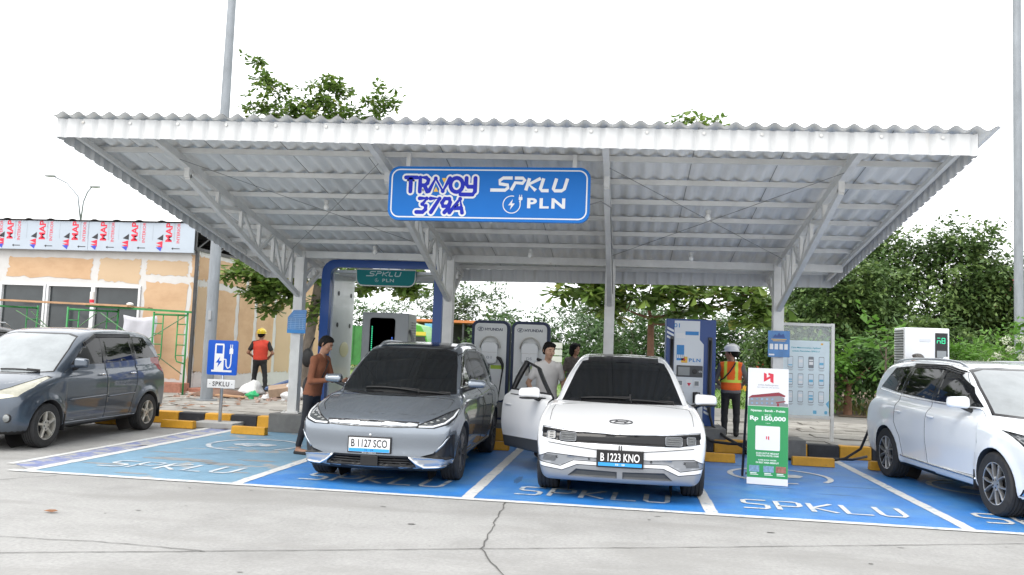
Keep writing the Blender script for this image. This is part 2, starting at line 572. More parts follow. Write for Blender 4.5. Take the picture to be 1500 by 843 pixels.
plug_ring(-5.52, 12.15, .66, MATS['paint_white_faded']); plug_ring(2.15, 12.0, .66, MATS['paint_white_road'])
plug_ring(4.75, 11.9, .66, MATS['paint_white_faded']); plug_ring(-2.9, 12.0, .66, MATS['paint_white_faded'])
# slab joints and cracks
def crack(pts, w, name='slab_joint', j=.012, z=.006):
    q = [pts[0]]
    for a, c in zip(pts, pts[1:]):
        n = max(2, int(math.dist(a, c)/.09))
        for i in range(1, n+1):
            t = i/n; q.append((a[0]+(c[0]-a[0])*t+R0.uniform(-j, j), a[1]+(c[1]-a[1])*t+R0.uniform(-j, j)))
    b = MB(); n = len(q)
    rb = ribbon(q, w)
    ws = [R0.uniform(.45, 1.1) for _ in range(n)]
    L, Rr = [], []
    for i, p in enumerate(q):
        d = Vector(q[min(i+1, n-1)])-Vector(q[max(i-1, 0)]); d.normalize(); nn = Vector((-d.y, d.x))*w*.5*ws[i]
        L.append((p[0]+nn.x, p[1]+nn.y, z)); Rr.append((p[0]-nn.x, p[1]-nn.y, z))
    b.grid([L, Rr])
    struct(b, name, MATS['joint_dark'])
crack([(-12, 5.05), (-4.4, 5.57), (-3.08, 6.02), (-1.1, 6.70), (.52, 7.24), (3.7, 8.36)], .013, j=.006)
crack([(-9, 6.0), (-4.76, 6.0), (-3.94, 6.06), (-3.08, 6.02)], .011)
crack([(-1.19, 8.74), (-1.16, 8.0), (-1.12, 7.33), (-1.09, 6.7)], .014, 'crack', .013)
crack([(-1.09, 6.7), (-.95, 6.3), (-.81, 5.99), (-.5, 5.2)], .014, 'crack', .008)
crack([(-6.25, 8.68), (-6.6, 8.2), (-7.2, 7.7)], .016)
crack([(-4.2, 13.2), (-5.6, 11.0), (-6.1, 10.4)], .012, z=.012)
# dark tyre marks and oil stains
def stain(cx, cy, rx, ry, m='stain', z=.005, n=26, name='oil_stain'):
    b = MB(); b.face([(cx+rx*R0.uniform(.6, 1.1)*math.cos(2*PI*k/n), cy+ry*R0.uniform(.6, 1.1)*math.sin(2*PI*k/n), z) for k in range(n)])
    struct(b, name, MATS[m])
for k in range(34):
    s_ = R0.uniform(.006, .026); stain(R0.uniform(-6, 4), R0.uniform(4.6, 8.6), s_*1.6, s_, 'joint_dark' if R0.random() < .35 else 'stain', .0045)
mat('worn_patch', (.235, .25, .26), .85, var=.15, vscale=6, bump=.2, bscale=120)
for (x, y, rx, ry) in ((-5.75, 10.35, .5, .13), (-5.0, 10.15, .34, .12), (-4.75, 10.6, .3, .08), (-6.2, 10.9, .3, .06), (-6.3, 9.65, .36, .06), (-4.55, 9.6, .18, .05), (-5.6, 9.1, .25, .05)):
    stain(x, y, rx, ry, 'worn_patch', .0055, 40, 'worn_patch')
stain(-5.35, 10.25, .22, .06, 'stain', .0065)
mat('tyre_mark', (.045, .13, .30), .5, var=.3, vscale=9)
for (x, y, rx, ry) in ((2.6, 10.6, .3, .03), (1.9, 10.9, .25, .04), (-1.0, 10.9, .1, .5), (-.85, 11.6, .08, .4), (-1.25, 10.3, .05, .35), (4.3, 12.2, .25, .05), (3.0, 11.3, .4, .03), (2.0, 12.9, .5, .04)):
    stain(x, y, rx, ry, 'tyre_mark', .0055, 40, 'tyre_mark')
# kerb of yellow and black stones, 0.22 m high
b = MB()
x = -7.6-.507*14; k = 0
while x < 9:
    w = .507
    b.mi = k % 2
    b.box((x+w/2, 14.62, .11), (w-.004, .24, .22), taper=(1, .85))
    x += w; k += 1
struct(b, 'kerb', [MATS['kerb_yellow'], MATS['kerb_black']], bevel=.02)
# pavement of broken slabs behind it
b = MB(); b.box((-2, 19.3, .095), (40, 9.1, .19)); struct(b, 'pavement', MATS['paving'])
b = MB()
for i in range(9):
    y = 14.95+i*.62
    for j in range(34):
        x = -16+j*.95+(i % 2)*.4
        if x > 8 or R0.random() < .05: continue
        b.box((x, y, .199+R0.uniform(-.008, .014)), (.93, .60, .02), Matrix.Rotation(R0.gauss(0, .012), 3, 'Y') @ Matrix.Rotation(R0.gauss(0, .008), 3, 'X'))
struct(b, 'paving_slabs', mat('paving_slab', (.29, .275, .25), .9, var=.3, vscale=1.2, bump=.4, bscale=60, col2=(.15, .135, .115), fac2=(.52, .7), scale2=1.8))
# beyond the pavement: lawn, planted bed, road
b = MB(); b.grid([[(x, y, .03) for x in (-45, -9, 9, 60)] for y in (23.9, 40, 58)]); struct(b, 'lawn', MATS['grass_green'])
b = MB(); b.grid([[(x, y, .015) for x in (-120, 0, 160)] for y in (60, 78)]); struct(b, 'road', MATS['asphalt'])
b = MB(); b.grid([[(x, y, .02) for x in (-200, 0, 260)] for y in (78, 200)]); struct(b, 'far_field', MATS['grass_green'])
for y, x0, x1, nm in ((41, -9, 9, 'lawn_kerb'), (58.2, -30, 40, 'road_kerb')):
    b = MB(); x = x0; k = 0
    while x < x1:
        b.mi = k % 2; b.box((x+.5, y, .15), (.99, .3, .3)); x += 1; k += 1
    struct(b, nm, [MATS['kerb_yellow'], MATS['kerb_black']])
b = MB(); b.box((14, 26.3, .12), (16, .25, .24)); struct(b, 'bed_kerb', MATS['concrete_dark'])
sheet('planted_bed', [(5.5, 22.5), (26, 22.5), (26, 44), (9, 44)], .21, MATS['soil'])
# grass blades (uncountable)
def grass(name, n, area, h, m, seed):
    rr = random.Random(seed); b = MB()
    for _ in range(n):
        x, y = rr.uniform(area[0], area[2]), rr.uniform(area[1], area[3]); z = area[4]
        a = rr.uniform(0, PI); hh = h*rr.uniform(.5, 1.3); w = .035*rr.uniform(.6, 1.4)
        dx, dy = math.cos(a)*w, math.sin(a)*w; lx, ly = rr.gauss(0, .05), rr.gauss(0, .05)
        b.face([(x-dx, y-dy, z), (x+dx, y+dy, z), (x+lx, y+ly, z+hh)])
    return tag(b.obj(name, m, normals=False), kind='stuff')
mat('grass_blade', (.10, .19, .03), .8, var=.4, vscale=2)
mat('grass_dry', (.20, .20, .06), .8, var=.4, vscale=2)
grass('grass', 5000, (-8, 24, 9, 41, .03), .12, MATS['grass_blade'], 3)
grass('bed_grass', 3500, (6, 22.6, 20, 30, .2), .16, MATS['grass_dry'], 4)
# leaves fallen on the ground (uncountable litter)
mat('leaf_dry', (.20, .085, .035), .8, var=.4, vscale=30)
rr = random.Random(8); b = MB()
LIT = [(-7.0, 14.2), (-7.15, 14.25), (-6.95, 14.0), (-6.9, 11.4), (-5.0, 6.9), (-6.9, 13.95), (-4.6, 13.8), (-1.95, 14.1)]
for i in range(170):
    if i < len(LIT): x, y = LIT[i]; z = .02
    else:
        x, y = rr.uniform(-11, 4), rr.uniform(15.2, 22); z = .23
        if rr.random() < .5: x = rr.uniform(-10.5, -8)
    a = rr.uniform(0, 2*PI); L_ = rr.uniform(.05, .11)
    u = Vector((math.cos(a), math.sin(a), rr.uniform(-.1, .2)))*L_; v = Vector((-math.sin(a), math.cos(a), rr.uniform(-.2, .3)))*L_*.4
    p = Vector((x, y, z))
    b.face([p-u, p-v*.8, p+u*.4-v, p+u, p+u*.4+v, p-u*.4+v])
tag(b.obj('leaf_litter', MATS['leaf_dry'], normals=False), kind='stuff')

# ------------------------------------------------------------------ wheel stops
def stop(x, y, rz, label):
    b = MB(); b.box((0, 0, .066), (.62, .14, .132), taper=(.985, .8))
    o = b.obj('wheel_stop', MATS['kerb_yellow'], bevel=.012)
    o.location = (x, y, .004); o.rotation_euler = (0, 0, rz)
    tag(o, label, 'wheel stop', 'yellow wheel stops')
stop(-7.73, 13.86, -.04, 'yellow concrete wheel stop behind the rear wheel of the blue grey people carrier')
stop(-9.0, 13.9, .02, 'yellow wheel stop half hidden under the blue grey people carrier')
stop(-6.23, 13.47, -.06, 'yellow concrete wheel stop in the empty pale blue bay')
stop(-2.08, 13.22, 0, 'yellow wheel stop between the steel grey car and the open car door')
stop(1.40, 13.23, 0, 'yellow wheel stop below the tall charger marked 01')
stop(2.88, 13.35, -.03, 'yellow wheel stop to the right of the green hotel banner')
stop(3.98, 13.28, .05, 'yellow wheel stop touching the rear wheel of the pearl white people carrier')

# ------------------------------------------------------------------ building under construction
mat('plaster_white', (.56, .55, .535), .85, var=.06, vscale=3, bump=.15, bscale=30)
mat('plywood', (.50, .325, .19), .8, var=.07, vscale=1.6, stretch=(1, 1, 2.2), col2=(.56, .385, .24), fac2=(.4, .7), scale2=.8)
mat('plywood_pale', (.54, .40, .26), .8, var=.07, vscale=1.8, stretch=(1, 1, 2), col2=(.46, .33, .21), fac2=(.4, .7), scale2=.9)
mat('dark_glass', (.035, .042, .045), .12, spec=.6, var=.3, vscale=1.2)
mat('white_frame', (.7, .71, .72), .5)
mat('film_grey', (.40, .45, .51), .3, .15, var=.04, vscale=2)
mat('print_red', (.62, .02, .05), .5)
mat('print_blue', (.04, .06, .45), .5)
mat('print_black', (.02, .02, .025), .5)
mat('print_grey', (.3, .32, .35), .5)
mat('steel_dark', (.06, .06, .062), .5, .4, var=.3, vscale=5)
mat('roof_dark', (.09, .085, .08), .6, .2, var=.2, vscale=3)
mat('timber', (.42, .25, .14), .85, var=.25, vscale=4, stretch=(1, 6, 6))
mat('brick_base', (.36, .16, .11), .9, var=.25, vscale=8, bump=.4, bscale=25)
BX, BY = -10.95, 20.0
bl = thing('building', 'half finished plywood building with filler smears and printed film on its fascia', 'building', (BX, BY, .2))
def wv(pts, amp, rnd, n=9):
    out = []
    for i in range(len(pts)):
        a, c = pts[i], pts[(i+1) % len(pts)]
        for k in range(n):
            t = k/n; out.append((a[0]+(c[0]-a[0])*t+rnd.gauss(0, amp), a[1]+(c[1]-a[1])*t+rnd.gauss(0, amp)))
    return out
rb = random.Random(12)
# local coordinates: x from corner (negative to the left), z from 0.2
b = MB()
def wall_rect(x0, x1, z0, z1, y=0.0, d=.18): b.box(((x0+x1)/2, y+d/2, (z0+z1)/2), (x1-x0, d, z1-z0))
WX = [(-5.42, -4.22), (-4.07, -2.86), (-2.75, -1.54)]   # the windows
wall_rect(-9, 0, 2.66, 3.62); wall_rect(-9, WX[0][0]-.07, 0, 2.66); wall_rect(-1.47, 0, 0, 2.66); wall_rect(WX[0][0]-.07, -1.47, 0, .55)
b.box((-.09, 4.9, 1.81), (.18, 9.4, 3.62)); b.box((-9, 4.9, 1.81), (.18, 9.4, 3.62)); b.box((-4.5, 9.6, 1.81), (9, .18, 3.62)); b.box((-4.5, 4.8, 3.4), (8.9, 9.2, .05))
b.obj('wall', MATS['plaster_white'], bl)
def ply(pts, m='plywood', side=False):
    q = MB(); P = wv(pts, .02, rb, 14)
    if not side: q.face([(x, -.006, z) for x, z in P])
    else: q.face([(.006, y, z) for y, z in P])
    q.obj('plywood_panel', MATS[m], bl)
ply([(-5.33, 2.83), (-2.95, 2.80), (-2.88, 3.34), (-5.3, 3.33)], 'plywood')
ply([(-2.72, 2.78), (-1.56, 2.74), (-1.52, 3.35), (-2.68, 3.35)], 'plywood_pale')
ply([(-1.36, 2.98), (-.24, 2.95), (-.22, 3.35), (-1.36, 3.34)], 'plywood_pale')
ply([(-1.42, .35), (-.24, .3), (-.20, 2.74), (-1.36, 2.80)], 'plywood')
ply([(-.10, .2), (-.02, .2), (-.02, 2.8), (-.10, 2.8)], 'plywood'); ply([(-.12, 2.95), (-.02, 2.95), (-.02, 3.5), (-.13, 3.5)], 'plywood')
ply([(-8.8, .3), (-5.7, .3), (-5.7, 2.55), (-8.8, 2.55)], 'plywood_pale')
for (y0, y1, z0, z1, m) in ((.12, .62, .5, 2.72, 'plywood_pale'), (.12, .9, 2.9, 3.5, 'plywood'), (1.0, 2.3, .45, 2.7, 'plywood'), (1.05, 2.9, 2.88, 3.5, 'plywood'), (2.5, 3.5, .4, 2.72, 'plywood'), (3.05, 4.4, 2.88, 3.5, 'plywood_pale'), (3.7, 4.9, .4, 2.72, 'plywood'), (4.6, 6.4, 2.88, 3.5, 'plywood'), (5.1, 6.3, .4, 2.72, 'plywood_pale'), (6.5, 9, .4, 3.5, 'plywood')):
    ply([(y0, z0), (y1, z0), (y1, z1), (y0, z1)], m, True)
for x0, x1 in WX:
    w = MB()
    for a, c in (((x0-.06, .55), (x0, 2.66)), ((x1, .55), (x1+.06, 2.66)), ((x0, 2.6), (x1, 2.66)), ((x0, .55), (x1, .61))):
        w.box(((a[0]+c[0])/2, .02, (a[1]+c[1])/2), (c[0]-a[0], .12, c[1]-a[1]))
    wo = w.obj('window', MATS['white_frame'], bl, bevel=.006)
    g = MB(); g.box(((x0+x1)/2, .05, 1.6), (x1-x0, .012, 2.0)); g.obj('pane', MATS['dark_glass'], wo)
# fascia with protective film printed over and over
fz0, fz1 = 3.54, 4.30
cuts = [-9.2, -6.4, -2.96, -.01]
for x0, x1 in zip(cuts, cuts[1:]):
    q = MB(); q.box(((x0+x1)/2, -.14, (fz0+fz1)/2), (x1-x0-.006, .06, fz1-fz0)); fp = q.obj('fascia_panel', MATS['film_grey'], bl, bevel=.004)
    for mx in (-8.6, -7.5, -6.05, -5.53, -4.60, -3.66, -2.86, -1.99, -1.04):
        if not (x0 < mx < x1-.5): continue
        O = (mx, -.1725, fz0); w = MB()
        def ink(i): w.mi = i; return w
        flat(ink(2), [(.0, .34), (.17, .30), (.17, .46)], O=O)
        for kz in (0, 1): flat(ink(0), [(-.02, .235-.07*kz), (.16, .29-.11*kz), (.16, .17-.07*kz)], O=(mx, -.1728-.0003*kz, fz0))
        flat(ink(1), [(-.02, .12), (.15, .14), (.12, .02)], O=(mx, -.1736, fz0))
        text_on(ink(0), 'MAP', .32, .52, .18, .50, O=O, bold=.03, rot=PI/2)
        text_on(ink(3), 'ALUMINIUM COMPOSITE', .47, .54, .035, .52, O=O, rot=PI/2)
        text_on(ink(0), 'INTERIOR', .58, .50, .085, .52, O=O, bold=.01, rot=PI/2)
        line_on(ink(2), [(.46, .10), (.64, .10)], .02, O=O); flat(w, [(.46, .135), (.41, .10), (.46, .065)], O=O)
        line_on(ink(3), [(-.12, .30), (-.12, .70)], .006, O=O)
        # the print stops where the film is folded under the roof edge
        bmesh.ops.bisect_plane(w.bm, geom=w.bm.verts[:]+w.bm.edges[:]+w.bm.faces[:], plane_co=(0, 0, fz1-.005), plane_no=(0, 0, 1), clear_outer=True)
        w.obj('film_print', [MATS['print_red'], MATS['print_blue'], MATS['print_black'], MATS['print_grey']], fp, normals=False)
# roof sheet with a ribbed edge, sloping back; bare steel under it at the side
q = MB(); rows = []
n = 120
for y, z in ((-.22, 4.335), (9.8, 3.75)):
    rows.append([(-9.3+9.36*i/n, y, z+(.028 if i % 8 in (3, 4) else 0)) for i in range(n+1)])
q.grid(rows); rf = q.obj('roof', MATS['roof_dark'], bl, normals=False)
md = rf.modifiers.new('t', 'SOLIDIFY'); md.thickness = .015; md.offset = -1
q = MB()
for y in np.arange(-.1, 9.6, 1.05):
    zt = 4.28-(y+.1)*.058
    q.bar((.0, y, 3.62), (.0, y, zt), .05, .05)
    if y < 8.5: q.bar((0, y, 3.62), (0, y+1.05, zt-.06), .035, .035)
    for x in (-1.5, -3, -4.5, -6): q.bar((x, y+.2, 3.62), (x, y+.2, zt), .05, .05)
    q.bar((0, y, zt-.02), (-9, y, zt-.02), .04, .06)
q.bar((0, -.1, 4.26), (0, 9.7, 3.70), .06, .06); q.bar((0, -.1, 3.66), (0, 9.7, 3.66), .06, .08); q.bar((-.06, -.12, 3.62), (-.06, -.12, 4.3), .1, .06)
q.obj('roof_frame', MATS['steel_dark'], bl)
q = MB(); q.box((.02, -.03, 1.8), (.07, .07, 3.6)); q.obj('corner_post', MATS['steel_dark'], bl)
q = MB(); q.box((-1.3, -.25, .12), (2.7, .5, .24)); q.box((.3, .3, .06), (.5, .9, .12)); q.obj('step', MATS['brick_base'], bl, bevel=.01)
# ------------------------------------------------------------------ scaffolding
mat('scaffold_green', (.03, .22, .06), .5, .1, var=.25, vscale=8)
mat('scaffold_worn', (.10, .20, .10), .6, .2, var=.3, vscale=10)
SY = 18.9
def frame(x, y, rz, w, h, label):
    b = MB(); r = .024
    b.tube([(-w/2, 0, 0), (-w/2, 0, h)], r); b.tube([(w/2, 0, 0), (w/2, 0, h)], r); b.tube([(-w/2, 0, h-.06), (w/2, 0, h-.06)], r)
    for s_ in (-1, 1):
        b.tube([(s_*(w/2-.24), 0, h-.06), (s_*(w/2-.24), 0, .9), (s_*(w/2-.2), 0, .8), (s_*w/2, 0, .75)], .017)
        for k in range(4): b.tube([(s_*w/2, 0, .95+.25*k), (s_*(w/2-.24), 0, .95+.25*k)], .013)
    o = b.obj('scaffold', MATS['scaffold_green'], smooth=True)
    o.location = (x, y, .2); o.rotation_euler = (0, 0, rz)
    tag(o, label, 'scaffold frame', 'green scaffold frames')
frame(-10.93, SY, .05, .85, 1.98, 'green tubular scaffold frame standing clear in front of the bare plywood')
frame(-12.9, SY-.1, .6, 1.1, 2.02, 'green scaffold frame beneath the paint can, before the white sheet')
frame(-15.2, SY, .9, 1.2, 2.05, 'green scaffold frame furthest from the plywood corner of the building')
b = MB()
for x0, x1, y0, y1 in ((-10.55, -12.5, SY, SY-.4), (-12.6, -14.8, SY-.4, SY+.2), (-12.6, -14.9, SY+.5, SY-.2)):
    b.tube([(x0, y0, .7), (x1, y1, 2.1)], .012); b.tube([(x0, y0, 2.1), (x1, y1, .7)], .012)
tag(b.obj('cross_brace', MATS['scaffold_worn'], smooth=True), 'thin crossed braces joining the green scaffold frames', 'scaffold brace')
b = MB(); b.bar((-10.4, SY, 2.2), (-13.1, SY-.1, 2.27), .05, .05); tag(b.obj('scaffold_tube', MATS['scaffold_green']), 'green horizontal tube laid along the top of the scaffold', 'scaffold tube')
b = MB(); b.bar((-11.9, SY-.15, 2.29), (-16.6, SY-.05, 2.36), .28, .045); tag(b.obj('plank', MATS['timber']), 'long brown plank lying across the top of the scaffold', 'plank')
b = MB(); b.bar((-11.6, SY+.2, 2.27), (-12.9, SY+.2, 2.30), .22, .04); tag(b.obj('plank', MATS['timber']), 'short brown plank beside the paint can on the scaffold', 'plank')
can = thing('spray_can', 'small white and red can standing on the scaffold plank', 'can', (-12.95, SY-.12, 2.345))
b = MB(); b.lathe([(.0001, .08), (.05, .08), (.05, .27), (.0001, .27)], 14); b.obj('body', mat('can_white', (.7, .7, .68), .4), can, auto=40)
b = MB(); b.lathe([(.0001, 0), (.052, 0), (.052, .08), (.0001, .08)], 14); b.obj('base_band', MATS['print_red'], can, auto=40)
b = MB(); b.ball((-11.95, SY-.1, 2.34), (.09, .07, .045), 10, 6); tag(b.obj('rag', MATS['can_white'], smooth=True), 'crumpled white rag at the end of the scaffold plank', 'rag')
b = MB(); rows = []
for i in range(9):
    rows.append([(-12.62+.9*j/8+.02*math.sin(i), SY+.7+.03*math.sin(j*1.7+i*.5), 2.1-.85*i/8-.06*math.sin(j/8*PI)*(i < 2)) for j in range(9)])
b.grid(rows); sh = b.obj('cloth_sheet', mat('sheet_white', (.62, .62, .68), .8, var=.08, vscale=3), smooth=True, normals=False)
sh.modifiers.new('t', 'SOLIDIFY').thickness = .006
tag(sh, 'white sheet hung behind the scaffold over the dark window', 'sheet')
# ------------------------------------------------------------------ rubble heap at the wall: single bags and offcuts
mat('bag_white', (.62, .62, .62), .6, var=.2, vscale=6, bump=.3, bscale=12)
mat('bag_green', (.03, .42, .16), .45)
mat('cardboard', (.38, .27, .19), .85, var=.2, vscale=5)
mat('cloth_blue', (.08, .13, .26), .8)
def sack(p, d, m, label, nm='rubbish_bag', seed=0):
    b = MB(); r_ = random.Random(seed)
    b.ball((0, 0, 0), (1, 1, 1), 14, 9)
    for v in b.bm.verts:
        n_ = v.co.normalized(); k = 1+.22*math.sin(n_.x*5+seed)+.18*math.sin(n_.y*7+seed*2)+.15*math.sin(n_.z*6+seed*3)
        v.co = Vector((n_.x*d[0]*k, n_.y*d[1]*k, max(-.6, n_.z)*d[2]*k))
    o = b.obj(nm, MATS[m], smooth=True); o.location = (p[0], p[1], .21+d[2]*.6); o.rotation_euler = (0, 0, r_.uniform(0, 3))
    tag(o, label, nm.replace('_', ' '))
def slab(p, d, rot, m, label, nm='board_offcut'):
    b = MB(); b.box((0, 0, 0), d); o = b.obj(nm, MATS[m]); o.location = p; o.rotation_euler = rot; tag(o, label, nm.replace('_', ' '))
sack((-9.05, 19.6), (.27, .2, .2), 'bag_white', 'crumpled white bag just behind the green bag in the rubble', seed=1)
sack((-8.65, 18.75), (.16, .13, .11), 'bag_green', 'bright green plastic bag lying in the rubble', seed=2)
sack((-7.85, 19.3), (.24, .2, .2), 'bag_white', 'loose white bag at the right end of the rubble, by the tree foot', seed=3)
sack((-7.75, 18.8), (.22, .16, .12), 'bag_white', 'flat white bag at the front right edge of the rubble', seed=4)
sack((-8.3, 18.7), (.1, .09, .07), 'bag_white', 'small white paper lump beside the green bag', 'paper_lump', 5)
slab((-8.2, 19.3, .40), (.55, .42, .20), (.2, -.15, .4), 'cardboard', 'brown crushed carton in the middle of the rubble', 'carton')
slab((-8.55, 19.9, .50), (.6, .3, .04), (.1, -.35, .3), 'cloth_blue', 'dark blue folded cloth on top of the rubble', 'cloth')
slab((-9.1, 18.6, .26), (.7, .28, .03), (0, .05, .05), 'timber', 'pale board offcut flat on the paving beside the green bag')
slab((-7.6, 20.1, .42), (1.2, .2, .03), (0, -.12, .2), 'timber', 'long board offcut on the rubble behind the white bags')
b = MB(); rr = random.Random(4)
for k in range(260):
    p = Vector((rr.gauss(-8.7, .9), rr.gauss(19.6, .7), .20)); s_ = rr.uniform(.02, .07)
    b.box(p+Vector((0, 0, s_*.4)), (s_*rr.uniform(1, 2.4), s_*rr.uniform(.7, 1.6), s_*.8), Matrix.Rotation(rr.uniform(0, 3), 3, 'Z') @ Matrix.Rotation(rr.gauss(0, .4), 3, 'X'))
tag(b.obj('rubble', mat('rubble_mix', (.36, .24, .19), .9, var=.4, vscale=9, col2=(.5, .48, .45), fac2=(.5, .6), scale2=4)), kind='stuff')
b = MB(); b.ball((0, 0, 0), (.65, .5, .17), 20, 10)
for v in b.bm.verts: v.co *= 1+.12*math.sin(v.co.x*14)*math.cos(v.co.y*11); v.co.z = max(v.co.z, 0)
mat('soil_red', (.17, .10, .07), .95, var=.3, vscale=9, bump=.5, bscale=30)
o = b.obj('soil_heap', MATS['soil_red'], smooth=True); o.location = (-9.7, 19.2, .2); tag(o, 'low heap of red soil at the foot of the tall lamp post', 'soil heap')

# ------------------------------------------------------------------ poles and lamps
mat('galvanised', (.24, .26, .28), .55, .3, var=.2, vscale=7, stretch=(1, 1, .25))
mat("box_grey", (.3, .31, .32), .5)
def pole(loc, r0, r1, h, label, door=True):
    t = thing('lamp_post', label, 'lamp post', loc, 0, 'tall galvanised lamp posts')
    b = MB(); b.tube([(0, 0, 0), (0, 0, h)], [r0, r1], 10); b.tube([(0, 0, 0), (0, 0, .04)], r0*1.7, 10)
    b.obj('shaft', MATS['galvanised'], t, auto=50)
    if door:
        b = MB(); b.box((r0*.2, -r0*.98, 1.9), (.07, .03, .2)); b.obj('cable_box', mat('box_grey', (.3, .31, .32), .5), t, bevel=.005)
    a = MB(); a.tube([(0, 0, h-.1), (-.4, 0, h+.5), (-1.4, 0, h+.8)], .04, 8); a.obj('arm', MATS['galvanised'], t, smooth=True)
    l = MB(); blob_box(l, (-1.7, 0, h+.8), (.7, .28, .12), 2); l.obj('lamp_head', MATS['box_grey'] if 'box_grey' in MATS else MATS['galvanised'], t, smooth=True)
pole((-9.2, 17.6, .2), .14, .085, 11.5, 'tall galvanised lamp post rising behind the roof beside the plywood building')
pole((8.72, 20, .2), .10, .085, 11.5, 'tall galvanised lamp post at the far side, before the dark trees', False)
t = thing('street_lamp', 'distant double armed street lamp above the building roof', 'street lamp', (-35.7, 50, 0))
b = MB(); b.tube([(0, 0, 0), (0, 0, 9.0)], [.14, .07], 8); b.obj('shaft', MATS['galvanised'], t, smooth=True)
for s_, L_, hh in ((-1, 2.2, 2.9), (1, .6, 2.2)):
    a = MB(); a.tube([(0, 0, 8.9), (s_*.15*L_, 0, 9.0+hh*.55), (s_*.55*L_, 0, 9+hh*.85), (s_*L_, 0, 9+hh)], .05, 6); a.obj('arm', MATS['galvanised'], t, smooth=True)
    l = MB(); blob_box(l, (s_*(L_+.25), 0, 9+hh+.03), (.8, .3, .16), 2); l.obj('lamp_head', MATS['box_grey'], t, smooth=True)
# ------------------------------------------------------------------ canopy
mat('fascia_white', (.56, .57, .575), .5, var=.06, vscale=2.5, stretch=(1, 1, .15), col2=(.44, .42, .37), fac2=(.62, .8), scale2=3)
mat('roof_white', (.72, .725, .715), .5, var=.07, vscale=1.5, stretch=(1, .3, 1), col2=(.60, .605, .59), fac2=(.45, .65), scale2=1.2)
mat('steel_white', (.62, .62, .605), .5, .05, var=.10, vscale=4, col2=(.36, .30, .23), fac2=(.63, .78), scale2=6)
mat('wire', (.22, .22, .22), .5, .3)
mat('lamp_glass', (.75, .75, .73), .25, coat=.4)
mat('lamp_socket', (.5, .5, .48), .5)
YF, YB, XL, XR = 9.2, 15.4, -6.98, 3.62
def zr(x, y):   # roof surface
    u = (x-XL)/(XR-XL); v = (y-YF)/(YB-YF)
    zl = 4.22+(3.05-4.22)*v; zrr = 4.05+(3.14-4.05)*v
    return zl+(zrr-zl)*u
cp = thing('charging_canopy', 'white corrugated canopy on four columns over the charging bays', 'canopy', (-1.68, 14.3, 0))
def cobj(mb, name, m, **kw):
    for v in mb.bm.verts: v.co -= Vector((-1.68, 14.3, 0))
    return mb.obj(name, m, cp, **kw)
# corrugated roof sheet, 0.205 m pitch, running down to the back
PT = .205
def corr(x):
    t = (x/PT) % 1
    return .050*(.5-.5*math.cos(2*PI*t))**1.1
b = MB()
n = int((XR-XL+.3)/PT*10)
X = [XL-.05+(XR-XL+.25)*i/n for i in range(n+1)]
for lift in (0, .007):
    rows = [[(x, y, zr(x, y)+corr(x)+lift) for x in X] for y in (YF-.07, 10.7, 12.4, 13.9, YB+.10)]
    b.grid(rows)
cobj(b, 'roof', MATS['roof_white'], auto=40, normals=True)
# sheet overlaps: a dark hairline every metre
for k in range(10):
    b = MB(); x = XL+.55+k*PT*5
    for y0, y1 in zip((YF+.05, 10.7, 12.4, 13.9), (10.7, 12.4, 13.9, YB-.05)): b.bar((x, y0, zr(x, y0)+corr(x)-.004), (x, y1, zr(x, y1)+corr(x)-.004), .007, .004)
    cobj(b, 'sheet_seam', MATS['wire'])
# eaves boards of the same ribbed sheet
def fascia(p, q, z0, z1, name, nrm):
    L = math.dist(p, q); n = int(L/PT*10); rows = []
    for off in (0, .006):
        for zz in (0, 1):
            r = []
            for i in range(n+1):
                t = i/n; s_ = t*L; k = (s_/PT) % 1
                rib = -.03*max(0.0, math.sin(PI*min(1, max(0, (k-.3)/.4))))
                x, y = p[0]+(q[0]-p[0])*t, p[1]+(q[1]-p[1])*t
                top = zr(x, y); z = top+z1 if zz else top+z0
                r.append((x+nrm[0]*(rib+off), y+nrm[1]*(rib+off), z))
            rows.append(r)
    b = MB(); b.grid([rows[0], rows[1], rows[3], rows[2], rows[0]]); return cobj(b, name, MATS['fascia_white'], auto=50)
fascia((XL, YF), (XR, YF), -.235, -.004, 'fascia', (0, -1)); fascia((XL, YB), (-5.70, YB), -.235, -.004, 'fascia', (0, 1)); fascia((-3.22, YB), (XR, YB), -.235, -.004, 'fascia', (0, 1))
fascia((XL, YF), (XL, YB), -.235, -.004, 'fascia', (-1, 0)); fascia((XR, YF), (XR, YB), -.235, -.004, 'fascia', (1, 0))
b = MB()
for i in range(17):
    x = XL+.35+i*(XR-XL-.7)/16; z = zr(x, YF)-.05
    b.lathe([(.02, -.005), (.018, -.012), (.0001, -.014)], 8, O=(x, YF-.006, z), axis='Y')
cobj(b, 'fascia_bolts', MATS['steel_white'])
CX = [-5.82, -3.08, -.28, 2.50]; CY = 14.3
